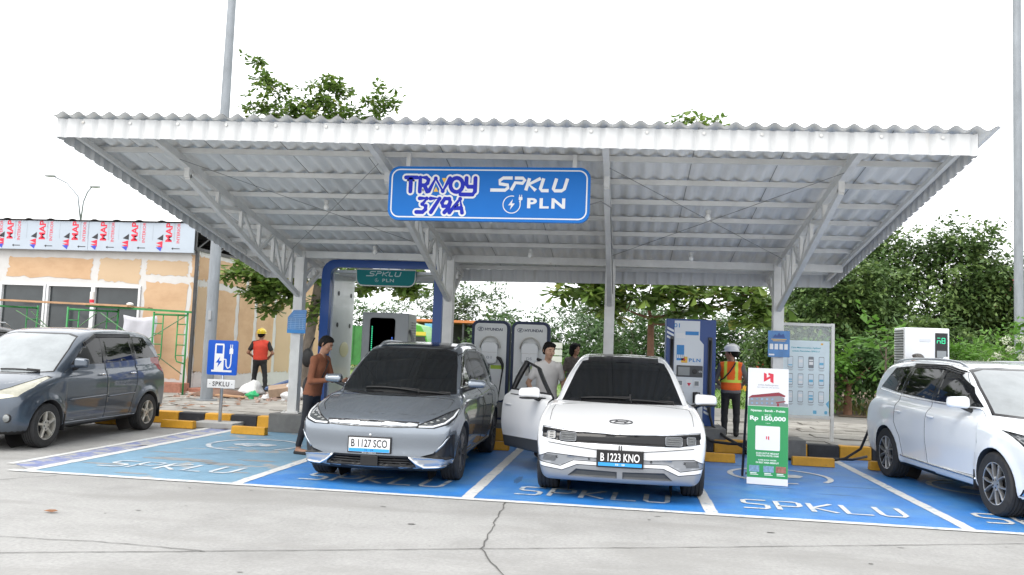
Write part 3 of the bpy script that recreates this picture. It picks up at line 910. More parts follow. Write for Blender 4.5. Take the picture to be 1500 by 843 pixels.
# purlins
for y in (10.0, 10.76, 11.52, 12.26, 13.0, 13.71):
    b = MB(); b.bar((XL+.03, y, zr(XL, y)-.04), (XR-.03, y, zr(XR, y)-.04), .05, .065); cobj(b, 'purlin', MATS['steel_white'])
for x0, x1 in ((XL+.03, -5.70), (-3.22, XR-.03)):
    b = MB(); b.bar((x0, 15.13, zr(x0, 15.13)-.04), (x1, 15.13, zr(x1, 15.13)-.04), .05, .065); cobj(b, 'purlin', MATS['steel_white'])
for x in (XL+.10, XR-.10):
    b = MB(); b.bar((x, YF+.05, zr(x, YF+.05)-.105), (x, YB-.05, zr(x, YB-.05)-.105), .05, .06); cobj(b, 'edge_beam', MATS['steel_white'])
b = MB(); b.bar((XL+.1, CY+.01, 3.17), (XR-.1, CY+.01, 3.13), .10, .12); cobj(b, 'main_beam', MATS['steel_white'])
for i, cx in enumerate(CX):
    col = MB(); col.box((cx, CY, 1.72), (.17, .17, 2.96), ); co = cobj(col, 'column', MATS['steel_white'], bevel=.006)
    bp = MB(); bp.box((cx, CY, .335), (.32, .32, .02)); 
    for sx in (-1, 1):
        for sy in (-1, 1): bp.lathe([(.018, .345), (.018, .375), (.0001, .375)], 8, O=(cx+sx*.12, CY+sy*.12, 0))
    cobj(bp, 'base_plate', MATS['steel_white'])
    pl = MB(); pl.box((cx+.05, CY-.02, .163), (.72, .62, .325)); cobj(pl, 'plinth', MATS['concrete_dark'], bevel=.012)
    tr = MB()
    ztop = lambda y: zr(cx, y)-.125
    tr.bar((cx, YF+.03, ztop(YF+.03)), (cx, YB-.04, ztop(YB-.04)), .075, .10)          # top chord
    y0, z0 = 10.25, ztop(10.25)-.14                                                      # where the lower chord starts
    tr.bar((cx, y0, z0+.2), (cx, y0, z0-.03), .07, .07, up=(0, 1, 0))
    zb = 2.42
    tr.bar((cx, y0, z0-.02), (cx, CY-.06, zb), .07, .08)
    low = lambda y: z0-.02+(zb-z0+.02)*(y-y0)/(CY-.06-y0)
    ys = [11.1, 11.85, 12.5, 13.05, 13.5, 13.85]
    for k, y in enumerate(ys):
        tr.bar((cx, y, low(y)), (cx, y, ztop(y)), .05, .06, up=(0, 1, 0))
        if k < len(ys)-1: tr.bar((cx, y+.03, ztop(y)-.04), (cx, ys[k+1]-.02, low(ys[k+1])+.03), .04, .05) if k % 2 else tr.bar((cx, y+.02, low(y)+.03), (cx, ys[k+1]-.02, ztop(ys[k+1])-.03), .04, .05)
    # short back bracket
    tr.bar((cx, CY+.08, 2.45), (cx, YB-.15, ztop(YB-.15)-.02), .07, .07); tr.bar((cx, CY+.08, 2.75), (cx, CY+.6, ztop(CY+.6)), .05, .05); tr.bar((cx, CY+.62, low(CY) +.45), (cx, CY+.62, ztop(CY+.62)), .05, .05, up=(0, 1, 0))
    cobj(tr, 'truss', MATS['steel_white'])
# wind bracing wires between the outer bays
for x0, x1 in ((CX[0], CX[1]), (CX[2], CX[3])):
    za = lambda x, y: zr(x, y)-.17
    for p, q in ((x0, x1), (x1, x0)):
        b = MB(); b.tube([(p, 9.9, za(p, 9.9)), (q, 13.8, za(q, 13.8))], .0045, 5); cobj(b, 'bracing_wire', MATS['wire'])
b = MB(); x = CX[2]
b.tube([(x-.33, 9.98, 3.40), (x-.2, 10.0, 3.38), (x-.06, 10.1, 3.44), (x+.06, 10.3, 3.40), (x+.05, 10.8, 3.35), (x+.05, 12.2, 3.1), (x+.05, 14.1, 2.6)], .008, 5); cobj(b, 'cable', MATS['wire'])
# bulkhead bulbs hung under the purlins
for (x, y), lb in zip(((-1.82, 10.9), (-4.36, 11.52), (-4.28, 13.71), (-1.61, 13.71), (1.08, 11.6), (1.02, 13.71)),
        ('white bulb lamp hanging directly below the blue canopy sign', 'white bulb lamp between the two left canopy trusses, by the crossing wires', 'white bulb lamp over the blue portal frame', 'white bulb lamp under the roof above the wallbox panels',
         'white bulb lamp where the bracing wires cross in the right bay', 'white bulb lamp low under the roof behind the crossing wires on the right')):
    z = zr(x, y)-.12 if y > 11 else zr(x, y)-.45
    t = thing('bulb_lamp', lb, 'lamp', (x, y, z), 0, 'bulb lamps under the canopy')
    a = MB(); a.lathe([(.0001, .02), (.05, .02), (.05, -.03), (.035, -.06), (.0001, -.06)], 14)
    if y < 11: a.tube([(0, 0, 0), (0, 0, .36)], .012, 6)
    a.obj('socket', MATS['lamp_socket'], t, auto=40)
    t.scale = (.75, .75, .75)
    a = MB(); a.lathe([(.03, -.06), (.045, -.08), (.055, -.12), (.045, -.155), (.02, -.175), (.0001, -.178)], 14); a.obj('bulb', MATS['lamp_glass'], t, smooth=True)

# ------------------------------------------------------------------ signs: helpers for flat panels
mat('sign_blue', (.006, .15, .52), .45, spec=.25, var=.05, vscale=1)
mat('sign_white', (.74, .75, .76), .4)
mat('sign_indigo', (.018, .030, .42), .5, spec=.2)
mat('sign_yellow', (.75, .45, .05), .4)
mat('sign_teal', (.012, .185, .19), .6, spec=.2)
mat('sign_royal', (.004, .085, .50), .35, coat=.3)
def bolt_pts(s=1.0, x=0, y=0):
    return [(x+a*s, y+c*s) for a, c in ((.10, .5), (-.32, -.08), (-.04, -.08), (-.14, -.5), (.30, .10), (.02, .10))]
# the hanging sign
sg_ = thing('hanging_sign', 'long blue TRAVOY 379A SPKLU PLN sign hung under the canopy edge', 'sign', (-1.71, 9.90, 3.475), math.radians(0))
W2, H2 = 1.245, .335
b = MB(); b.prism(rrect(-W2, -H2, W2, H2, .13, 8), -.07, O=(0, 0, 0)); sb_ = b.obj('panel', MATS['sign_blue'], sg_, auto=40)
O = (0, 0, 0)
def on(zl): return dict(O=(0, -.0-zl, 0))
b = MB(); line_on(b, rrect(-W2+.04, -H2+.04, W2-.04, H2-.04, .10, 8), .016, True, O=(0, -.0025, 0)); b.obj('sign_border', MATS['sign_white'], sg_)
for s_ in (-1, 1):
    b = MB(); b.box((s_*1.03+.02, .03, H2+.075), (.05, .05, .17)); b.obj('hanger', MATS['steel_white'], sg_)
# TRAVOY 379A: thick stroke letters with a white outline
TR = {'T': [[(0, 1), (.95, 1)], [(.42, 1), (.42, 0)]], 'R': [[(.15, 0), (.15, 1), (.7, 1), (.92, .85), (.85, .6), (.6, .45), (.2, .45)], [(.55, .45), (.85, 0), (1.0, .1)]],
      'N': [[(-.06, .03), (.30, .95), (.72, .05), (1.1, .97)]], 'O': [[(.5+.5*math.cos(t), .5+.5*math.sin(t)) for t in [2*PI*i/20 for i in range(21)]]],
      'Y': [[(.1, 1), (.1, .55), (.3, .38), (.9, .38)], [(.92, 1), (.92, .05), (.7, -.17), (-.4, -.17)]]}
NR = {'3': [[(.05, 1), (.78, 1), (.45, .58), (.85, .45), (.9, .2), (.65, 0), (.0, 0)]], '7': [[(.0, 1), (.95, 1), (.35, 0)]], '9': [[(.9, .65), (.75, .45), (.3, .45), (.1, .7), (.3, 1), (.75, 1), (.92, .75), (.85, .3), (.55, 0)]], 'A': [[(-.1, 0), (.55, 1), (.95, 0)], [(.25, .33), (.8, .33)]]}
def strokes(mb, polys, w, lift):
    for pl in polys:
        for i, p in enumerate(pl):    # round joints
            flat(mb, [(p[0]+w/2*math.cos(2*PI*k/12), p[1]+w/2*math.sin(2*PI*k/12)) for k in range(12)], O=(0, -lift-.00004*i, 0))
        for i, q in enumerate(ribbon(pl, w)): flat(mb, q, O=(0, -lift-.00004*i-.00002, 0))
words_ = []
x = -1.03
for ch, wd, gap in (('T', .15, .012), ('R', .135, .012), ('N', .225, .03), ('O', .155, .03), ('Y', .135, 0)):
    words_.append([[(x+a*wd, .02+c*.175) for a, c in pl] for pl in TR[ch]]); x += wd+gap
x = -.88
for ch, wd in zip('379A', (.12, .12, .125, .15)):
    words_.append([[(x+a*wd+.03*c, -.235+c*.17) for a, c in pl] for pl in NR[ch]]); x += wd+.022
b = MB()
for k, w in enumerate(words_): strokes(b, w, .098, .003+.0002*k)
b.obj('letter_outline', MATS['sign_white'], sg_, normals=False)
b = MB()
for k, w in enumerate(words_): strokes(b, w, .050, .0062+.0002*k)
b.obj('logo_letters', MATS['sign_indigo'], sg_, normals=False)
b = MB(); flat(b, [(-.575, .19), (-.515, .19), (-.545, .13)], O=(0, -.009, 0)); flat(b, [(-.675, .02), (-.615, .02), (-.645, .08)], O=(0, -.009, 0)); b.obj('logo_accent', MATS['sign_yellow'], sg_, normals=False)
# SPKLU, angular italic, and the plug roundel with PLN
SP = {'S': [[(-.45, 0), (.75, 0), (.92, .2), (.85, .42), (.15, .52), (.08, .8), (.3, 1), (1.05, 1)]], 'P': [[(.1, 0), (.25, .62), (.85, .58), (.95, .85), (.75, 1), (.1, 1)]], 'K': [[(.15, 0), (.15, 1)], [(1.05, 1), (.25, .5), (.95, 0)]],
      'L': [[(.15, 1), (.15, .12), (.3, 0), (.85, 0)]], 'U': [[(.05, 1), (.05, .12), (.2, 0), (.75, 0), (.92, .15), (.92, 1)]]}
def spklu(mb, x0, y0, w, h, st, lift, sl=.28):
    cw = w/5
    for i, ch in enumerate('SPKLU'):
        for k, pl in enumerate(SP[ch]):
            pts = [(x0+i*cw+a*cw*.88+sl*h*c, y0+c*h) for a, c in pl]
            for j, q in enumerate(ribbon(pts, st)): flat(mb, q, O=(0, -lift-.0003*k-.00003*j, 0))
b = MB(); spklu(b, .10, .05, .86, .15, .040, .003)
rp = [(.30+.105*math.cos(math.radians(a)), -.125+.105*math.sin(math.radians(a))) for a in range(75, 395, 8)]
line_on(b, rp, .011, O=(0, -.003, 0)); flat(b, bolt_pts(.13, .30, -.125), O=(0, -.003, 0))
flat(b, rrect(.385, -.07, .43, -.03, .008, 2), O=(0, -.003, 0)); line_on(b, [(.407, -.07), (.405, -.11)], .011, O=(0, -.0033, 0)); line_on(b, [(.395, -.03), (.395, -.005)], .009, O=(0, -.0036, 0)); line_on(b, [(.42, -.03), (.42, -.005)], .009, O=(0, -.0036, 0))
text_on(b, 'PLN', .72, -.105, .125, .46, O=(0, -.003, 0), bold=.035, spacing=1.25)
b.obj('sign_letters', MATS['sign_white'], sg_, normals=False)

# ------------------------------------------------------------------ blue portal with white side panels
mat('portal_blue', (.010, .068, .28), .4, coat=.1)
mat('panel_white', (.62, .65, .66), .3, coat=.3, var=.06, vscale=2)
pt = thing('charging_portal', 'blue arched portal frame with white side panels and a charger inside', 'portal', (-4.465, 14.80, .19))
b = MB()
def arch_poly(x, top, r, n=6):
    return [(-x, 0), (-x, top-r)]+[(-x+r-r*math.cos(math.radians(90*k/n)), top-r+r*math.sin(math.radians(90*k/n))) for k in range(1, n+1)]+[(x-r+r*math.sin(math.radians(90*k/n)), top-r+r*math.cos(math.radians(90*k/n))) for k in range(0, n+1)]+[(x, 0)]
ou, inn = arch_poly(1.15, 2.95, .26), arch_poly(.985, 2.81, .14)
for y in (0, .14):
    for i in range(len(ou)-1):
        b.face([(ou[i][0], y, ou[i][1]), (ou[i+1][0], y, ou[i+1][1]), (inn[i+1][0], y, inn[i+1][1]), (inn[i][0], y, inn[i][1])])
for P in (ou, inn):
    for i in range(len(P)-1): b.face([(P[i][0], 0, P[i][1]), (P[i+1][0], 0, P[i+1][1]), (P[i+1][0], .14, P[i+1][1]), (P[i][0], .14, P[i][1])])
b.obj('arch_frame', MATS['portal_blue'], pt, weld=True)
for s_ in (-1, 1):
    b = MB(); b.box((s_*1.02, .83, 1.36), (.07, 1.2, 2.72)); pn = b.obj('side_panel', MATS['panel_white'], pt, bevel=.008)
    b = MB()
    for z in (1.75, 2.35):
        for y in (.5, 1.22): b.lathe([(.045, -.044*s_), (.045, -.039*s_), (.0001, -.039*s_)], 12, O=(s_*1.02, y, z), axis='X')
    b.obj('panel_lug', MATS['trim_black'] if 'trim_black' in MATS else MATS['wire'], pn)
    b = MB(); b.ball((s_*.978, .95, 1.28), (.012, .26, .15), 14, 8); b.obj('sticker', mat('sticker_yellow', (.62, .60, .35), .5), pn)
b = MB(); b.box((0, .87, 2.76), (2.1, 1.12, .05)); b.box((0, 1.40, 2.7), (2.1, .06, .08)); b.obj('ceiling_panel', MATS['panel_white'], pt)
b = MB()
for y in (.45, .7, .95, 1.2): b.tube([(-.98, y, 2.71), (.98, y, 2.71)], .018, 6)
b.obj('ceiling_rail', MATS['steel_white'], pt)
sn = thing('portal_sign', 'small teal SPKLU PLN sign hanging inside the blue portal', 'sign', (-4.45, 15.0, 2.835))
P = [(-.565, .155), (-.565, -.02)]+[(-.565+.13-.13*math.cos(math.radians(90*k/5)), -.02-.13*math.sin(math.radians(90*k/5))) for k in range(1, 6)]+[(.565-.13+.13*math.sin(math.radians(90*k/5)), -.02-.13*math.cos(math.radians(90*k/5))) for k in range(0, 6)]+[(.565, .155)]
b = MB(); b.prism(P, -.08); b.obj('panel', MATS['sign_teal'], sn)
b = MB(); line_on(b, P, .022, True, O=(0, -.003, 0)); b.obj('sign_border', mat('border_silver', (.55, .55, .52), .4), sn)
b = MB(); spklu(b, -.33, .035, .62, .08, .018, .004); text_on(b, 'PLN', .05, -.045, .06, .22, O=(0, -.004, 0), bold=.015, spacing=1.2)
line_on(b, [(-.17+.032*math.cos(math.radians(a)), -.045+.032*math.sin(math.radians(a))) for a in range(70, 380, 15)], .006, O=(0, -.004, 0)); flat(b, bolt_pts(.045, -.17, -.045), O=(0, -.004, 0))
b.obj('sign_letters', mat('letter_pale', (.42, .55, .55), .4), sn, normals=False)
b = MB()
for x in (-.3, .3): b.box((x, .03, .22), (.05, .05, .14))
b.obj('hanger', MATS['wire'], sn)
# the grey fast charger inside
mat('cab_grey', (.34, .355, .36), .45, var=.05, vscale=2)
mat('screen_black', (.016, .016, .018), .3, spec=.4)
mat('led_green', (.02, .4, .2), .4, emit=(.05, .85, .38), estr=.45)
mat('led_blue', (.02, .1, .5), .4, emit=(.06, .2, 1.0), estr=.5)
ch = thing('fast_charger', 'grey cabinet charger with black screen and lit green and blue strips', 'charger', (-4.58, 15.55, .19))
b = MB(); b.box((0, .32, 1.0), (.92, .62, 2.04)); b.obj('cabinet', MATS['cab_grey'], ch, bevel=.02)
b = MB(); b.prism(rrect(-.30, .95, .20, 1.92, .06, 4), -.012, O=(0, 0, 0)); 
for v in b.bm.verts: v.co.y = -.0 if v.co.y > -.006 else -.004
b.obj('screen', MATS['screen_black'], ch)
b = MB(); [b.box((-.25, -.006, 1.02+.04*k), (.018, .008, .026)) for k in range(19)]; b.obj('light_strip', MATS['led_green'], ch)
b = MB(); [b.box((.15, -.006, 1.02+.04*k), (.018, .008, .026)) for k in range(14)]; b.obj('light_strip', MATS['led_blue'], ch)
b = MB(); b.tube([(.47, .1, 1.7), (.56, .05, 1.5), (.56, .05, .9), (.5, .05, .5)], .03, 8); b.obj('cable', MATS['wire'], ch, smooth=True)
b = MB()
for z in np.arange(1.0, 1.9, .05): b.box((.465, .4, z), (.012, .3, .02))
b.obj('vent_grille', MATS['wire'], ch)

# ------------------------------------------------------------------ two wallbox panels
mat('navy', (.006, .018, .06), .5)
mat('kiosk_white', (.64, .66, .66), .45, var=.08, vscale=2)
mat('kiosk_recess', (.42, .41, .38), .5)
mat('wallbox_white', (.64, .66, .67), .3, coat=.3)
mat('cable_black', (.012, .012, .013), .5)
mat('lime', (.33, .48, .04), .5)
def hmark(b, x, y, r, O):
    line_on(b, [(x+r*1.55*math.cos(2*PI*i/24), y+r*math.sin(2*PI*i/24)) for i in range(24)], r*.22, True, O=O)
    for pl in ([(x-r*.55, y-r*.75), (x-r*.15, y+r*.75)], [(x+r*.15, y-r*.75), (x+r*.55, y+r*.75)], [(x-r*.5, y-r*.1), (x+r*.5, y+r*.1)]): line_on(b, pl, r*.3, O=(O[0], O[1]-.0006, O[2]))
def kiosk(x, label, box_label):
    t = thing('wallbox_panel', label, 'charging panel', (x, 15.2, .30), 0, 'navy edged wallbox panels')
    w = .355
    P = [(-w, .0)]+[(-w, 1.72-.0)]+[(-w+.12-.12*math.cos(math.radians(90*k/5)), 1.70+.12*math.sin(math.radians(90*k/5))) for k in range(1, 6)]+[(w-.12+.12*math.sin(math.radians(90*k/5)), 1.70+.12*math.cos(math.radians(90*k/5))) for k in range(0, 6)]+[(w, 1.70), (w, 0)]
    P = rrect(-w, -.05, w, 1.82, .13, 6)
    b = MB(); b.prism(P, -.20, O=(0, 0, 0)); b.obj('frame', MATS['navy'], t, auto=40)
    P2 = rrect(-w+.055, .36, w-.055, 1.765, .08, 5)
    b = MB(); b.prism(P2, .012, O=(0, 0, 0), U=(1, 0, 0)); 
    for v in b.bm.verts: v.co.y = -.006 if v.co.y != 0 else -.001
    b.obj('face', MATS['kiosk_white'], t)
    b = MB(); b.prism(rrect(-w+.055, .05, w-.055, .33, .05, 4), .01); 
    for v in b.bm.verts: v.co.y = -.005 if v.co.y != 0 else -.001
    b.obj('lower_panel', mat('kiosk_dark', (.16, .165, .165), .5), t)
    b = MB(); hmark(b, -.19, 1.655, .035, (0, -.009, 0)); text_on(b, 'HYUNDAI', .055, 1.655, .052, .33, O=(0, -.009, 0), bold=.025); b.obj('logo_letters', MATS['navy'], t, normals=False)
    # half round hood over the box
    b = MB(); r0 = []
    for y in (-.006, -.075):
        r0.append([(.195*math.cos(math.radians(a)), y, 1.31+.225*math.sin(math.radians(a))) for a in range(0, 181, 10)])
    b.grid(r0); b.grid([r0[1], [(p[0]*.90, -.075, 1.31+(p[2]-1.31)*.90) for p in r0[1]], [(p[0]*.90, -.006, 1.31+(p[2]-1.31)*.90) for p in r0[0]]]); b.obj('hood_rim', MATS['kiosk_recess'], t, auto=50)
    wb = MB(); P3 = rrect(-.155, 1.02, .155, 1.43, .10, 6); wb.prism(P3, .12, O=(0, -.006, 0), U=(1, 0, 0), V=(0, 0, 1))
    for v in wb.bm.verts: v.co.y = -.006 if abs(v.co.y+.006) < 1e-5 else -.12
    wo = wb.obj('wallbox', MATS['wallbox_white'], t, bevel=.03, segs=3)
    b = MB(); line_on(b, [(-.15, 1.235), (-.03, 1.235), (0, 1.225), (.03, 1.235), (.15, 1.235)], .006, O=(0, -.1215, 0)); b.obj('box_seam', MATS['kiosk_recess'], wo, normals=False)
    b = MB(); text_on(b, box_label, 0, 1.14, .05, .1 if len(box_label) < 4 else .12, O=(0, -.1215, 0), bold=.02); b.obj('box_print', MATS['print_grey'], wo, normals=False)
    for (x0, z0, x1, z1, m, nm) in ((-.075, .83, -.015, 1.0, 'kiosk_recess', 'label_strip'), (.02, .93, .27, 1.0, 'lime', 'lime_label'), (.02, .66, .12, .92, 'wallbox_white', 'instruction_card'), (.135, .66, .27, .92, 'wallbox_white', 'instruction_card')):
        b = MB(); b.box(((x0+x1)/2, -.009, (z0+z1)/2), (x1-x0, .004, z1-z0)); b.obj(nm, MATS[m], t)
    b = MB(); b.tube([(.14, -.09, 1.14), (.20, -.10, 1.12), (.25, -.08, 1.02), (.25, -.06, .9), (.20, -.06, .5), (.16, -.05, .1), (.10, -.35, -.2), (0, -.4, -.28)], [.03, .035, .03, .014, .012, .012, .012, .012], 8)
    b.tube([(0, -.07, 1.02), (.01, -.07, .8), (-.05, -.07, .45), (-.11, -.06, .15), (-.11, -.3, -.15)], .010, 7); b.obj('cable', MATS['cable_black'], t, smooth=True)
kiosk(-2.46, 'navy edged HYUNDAI wallbox panel nearer the steel grey car', '01')
kiosk(-1.72, 'navy edged HYUNDAI wallbox panel right behind the man in white', 'D5')
b = MB(); b.box((-2.1, 14.98, .21), (1.7, .9, .2)); tag(b.obj('panel_plinth', MATS['concrete_dark'], bevel=.01), 'dark concrete plinth under the two wallbox panels', 'plinth')

# ------------------------------------------------------------------ tall charger marked 01
mat('pln_white', (.66, .70, .74), .35, coat=.3)
mat('pln_blue', (.008, .055, .24), .4, coat=.1)
mat('sky_blue', (.02, .22, .55), .4)
mat('grey_screen', (.20, .22, .23), .2, coat=.4)
mat('panel_dark', (.045, .048, .052), .4)
pl = thing('tall_charger', 'tall blue and white PLN charger marked 01 with a cable to the white hatchback', 'charger', (1.15, 15.0, .39))
b = MB(); b.box((0, .3, .93), (.86, .6, 1.86)); b.obj('cabinet', MATS['pln_blue'], pl, bevel=.012)
def pan(poly, m, nm, y=-.003, par=None):
    b = MB(); flat(b, poly, O=(0, y, 0)); o = b.obj(nm, MATS[m], par or pl, normals=False); o.modifiers.new('t', 'SOLIDIFY').thickness = .0025; return o
fp = pan([(-.29, .02), (.22, .02), (.22, 1.42), (.15, 1.50), (.15, 1.83), (-.29, 1.83)], 'pln_white', 'face')
pan([(-.425, .02), (-.30, .02), (-.30, .42), (-.425, .42)], 'pln_white', 'face')
for s_, x0 in ((-1, -.42), (1, .24)):
    for k in range(3):
        z = (1.72 if s_ < 0 else .42)-.075*k
        pan([(x0, z), (x0+.12, z-.06), (x0+.12, z-.10), (x0, z-.04)], 'pln_white', 'stripe', -.0045)
b = MB(); text_on(b, '01', -.25, 1.745, .075, .10, O=(0, -.008, 0), bold=.015); b.obj('number', MATS['sky_blue'], pl, normals=False)
b = MB(); text_on(b, 'PLN', .07, 1.14, .062, .20, O=(0, -.008, 0), bold=.03, spacing=1.25); b.obj('logo_letters', MATS['sky_blue'], pl, normals=False)
lg = pan(rrect(-.165, 1.09, -.055, 1.20, .012, 2), 'sign_yellow', 'logo_tile', -.0065)
b = MB(); flat(b, bolt_pts(.09, -.11, 1.145), O=(0, -.010, 0)); b.obj('logo_bolt', MATS['print_red'], lg, normals=False)
pan([(-.10, 1.58), (.13, 1.58), (.13, 1.645), (-.10, 1.645)], 'sky_blue', 'blue_label', -.0065)
pan([(-.26, 1.52), (-.10, 1.52), (-.10, 1.61), (-.26, 1.61)], 'sign_white', 'white_label', -.0065)
ps = pan([(-.245, 1.13), (-.115, 1.13), (-.115, 1.40), (-.245, 1.40)], 'sky_blue', 'small_poster', -.0065)
b = MB()
for k in range(4): b.face([(-.235+.03*k, -.010, 1.17), (-.213+.03*k, -.010, 1.17), (-.213+.03*k, -.010, 1.23), (-.235+.03*k, -.010, 1.23)])
b.obj('poster_cards', MATS['sign_white'], ps, normals=False)
b = MB(); b.box((-.015, -.012, .945), (.45, .02, .20)); dp = b.obj('display_panel', MATS['panel_dark'], pl, bevel=.008)
b = MB(); b.box((-.115, -.024, .945), (.20, .004, .145)); b.obj('screen', MATS['grey_screen'], dp)
b = MB(); b.lathe([(.045, -.023), (.04, -.03), (.0001, -.031)], 16, O=(.075, 0, .945), axis='Y'); b.obj('card_reader', MATS['trim_black'], dp)
b = MB(); text_on(b, '-5%', .165, .945, .03, .07, O=(0, -.0235, 0), bold=.01); b.obj('panel_print', MATS['sign_white'], dp, normals=False)
for x in (-.175, .11):
    b = MB(); b.box((x, -.008, .73), (.10, .012, .11)); q = b.obj('socket_frame', MATS['sign_white'], pl, bevel=.01)
    b = MB(); b.box((x, -.015, .735), (.07, .004, .075)); b.obj('socket_face', MATS['grey_screen'], q)
    b = MB(); b.box((x, -.010, .49), (.125, .018, .19)); b.obj('holster', MATS['trim_black'], pl, bevel=.008)
wl = pan([(-.07, .67), (.03, .67), (.03, .80), (-.07, .80)], 'sign_white', 'warning_label', -.0065)
b = MB(); flat(b, [(-.055, .74), (-.02, .68), (.015, .74)], O=(0, -.010, 0)); b.obj('warning_mark', MATS['print_red'], wl, normals=False)
b = MB(); b.box((-.33, -.02, 1.15), (.06, .05, .8)); b.box((.33, -.02, .9), (.07, .05, 1.3)); b.obj('cable_slot', MATS['panel_dark'], pl, bevel=.01)
b = MB()
b.tube([(.11, -.04, .56), (.11, -.10, .50), (.11, -.10, .40), (.10, -.09, .30)], [.045, .045, .035, .022], 10)
b.obj('plug', MATS['cable_black'], pl, smooth=True)
b = MB()
b.tube([(.10, -.09, .30), (.10, -.15, .1), (.14, -.35, -.06), (.30, -.75, -.18), (.55, -1.1, -.17), (.74, -1.35, -.14)], .024, 8)
b.tube([(.33, -.05, 1.5), (.33, -.05, .6), (.34, -.07, .2), (.38, -.2, .02), (.55, -.6, -.12), (.80, -1.15, -.22), (.95, -1.6, -.26)], .024, 8)
b.tube([(-.33, -.04, 1.5), (-.34, -.05, .9), (-.42, -.2, .4), (-.5, -.9, .3), (-.6, -1.4, .4)], .024, 8)
b.obj('cable', MATS['cable_black'], pl, smooth=True)
b = MB(); b.box((1.15, 15.0, .28), (1.15, .95, .23)); tag(b.obj('charger_plinth', MATS['concrete_dark'], bevel=.012), 'dark concrete plinth under the tall charger marked 01', 'plinth')

# ------------------------------------------------------------------ right-hand white charger
mat('rc_white', (.68, .70, .72), .4, coat=.2)
mat('digits_green', (.02, .4, .2), .4, emit=(.05, .9, .4), estr=.45)
rc = thing('box_charger', 'white box charger with green lit digits behind the pearl white car', 'charger', (5.05, 15.0, .19))
b = MB(); b.box((.03, .28, 1.33), (.72, .56, 1.42)); b.obj('cabinet', MATS['rc_white'], rc, bevel=.015)
b = MB(); b.box((.06, .28, .31), (.5, .4, .62)); b.obj('pedestal', MATS['cab_grey'], rc)
b = MB()
for k in range(24): b.box((-.335, .28, .95+.045*k), (.02, .44, .018))
b.obj('vent_grille', MATS['panel_dark'], rc)
b = MB(); b.box((.26, -.004, 1.62), (.20, .012, .68)); sc_ = b.obj('screen', MATS['screen_black'], rc, bevel=.004)
b = MB()
for cx, segs in ((.215, 'acefgb'), (.29, 'abcdefg')):
    S7 = {'a': ((-1, 1), (1, 1)), 'b': ((1, 1), (1, 0)), 'c': ((1, 0), (1, -1)), 'd': ((-1, -1), (1, -1)), 'e': ((-1, 0), (-1, -1)), 'f': ((-1, 1), (-1, 0)), 'g': ((-1, 0), (1, 0))}
    for s_ in (segs.replace('b', '').replace('f', '') if cx < .25 else segs):
        (x0, z0), (x1, z1) = S7[s_]; line_on(b, [(cx+x0*.024, 1.83+z0*.045), (cx+x1*.024, 1.83+z1*.045)], .010, O=(0, -.0115, 0))
b.obj('digits', MATS['digits_green'], sc_, normals=False)
b = MB(); b.box((.26, -.012, 1.60), (.15, .004, .12)); b.obj('keypad', MATS['grey_screen'], sc_)
b = MB(); b.lathe([(.018, -.012), (.014, -.02), (.0001, -.02)], 12, O=(.20, 0, 1.36), axis='Y'); b.obj('button', MATS['sign_white'], sc_)
b = MB(); b.box((.0, -.003, 1.83), (.18, .004, .05)); b.obj('data_label', mat('label_pale', (.55, .57, .6), .5), rc)
b = MB(); b.tube([(-.36, .1, 1.0), (-.42, -.1, 1.28), (-.36, -.3, 1.35), (-.30, -.32, 1.36)], .03, 8); b.tube([(-.42, -.1, 1.28), (-.55, -.2, 1.1), (-.62, -.3, .7), (-.62, -.2, .1)], .022, 8); b.obj('cable', MATS['cable_black'], rc, smooth=True)
b = MB(); b.tube([(3.90, 13.50, .78), (3.80, 13.58, .74), (3.75, 13.66, .5), (3.68, 13.75, .26), (3.48, 13.85, .09), (3.25, 13.85, .04), (2.9, 13.75, .035), (2.2, 13.95, .035)], .021, 8); b.tube([(3.9, 14.2, .10), (3.65, 14.1, .05), (3.3, 14.15, .035), (2.6, 14.2, .035), (2.0, 14.3, .04)], .021, 8)
tag(b.obj('charging_cable', MATS['cable_black'], smooth=True), 'thick black charging cable looping along the kerb to the pearl white car', 'cable')

# ------------------------------------------------------------------ notice board with phone screenshots
mat('board_white', (.66, .70, .72), .35, coat=.2, var=.05, vscale=1.5)
mat('acrylic', (.75, .8, .8), .08, spec=.5, alpha=.22)
mat('board_sky', (.60, .70, .745), .4, var=.08, vscale=2)
mat('text_teal', (.03, .36, .45), .5)
mat('phone_grey', (.18, .2, .22), .4)
mat('phone_pale', (.60, .68, .74), .4)
mat('phone_blue', (.14, .42, .62), .4)
nb_ = thing('notice_board', 'tall framed notice board printed with rows of phone screenshots', 'notice board', (3.14, 15.2, .2))
b = MB()
for x in (-.45, .45): b.box((x, 0, 1.03), (.055, .055, 2.06))
b.box((0, 0, 2.03), (.9, .05, .05)); b.box((0, 0, .42), (.85, .05, .05)); b.obj('frame', MATS['steel_white'], nb_, bevel=.004)
b = MB(); b.box((0, .0, 1.88), (.85, .008, .25)); b.obj('clear_sheet', MATS['acrylic'], nb_)
b = MB(); b.box((-.02, 0, 1.1), (.84, .014, 1.30)); bd = b.obj('poster', MATS['board_sky'], nb_)
b = MB(); text_on(b, 'Cara Menggunakan Aplikasi', 0, 1.62, .035, .50, O=(0, -.009, 0), bold=.02); text_on(b, 'untuk Pengisian SPKLU', 0, 1.56, .035, .46, O=(0, -.009, 0), bold=.02)
b.obj('heading', MATS['text_teal'], bd, normals=False)
rr = random.Random(2)
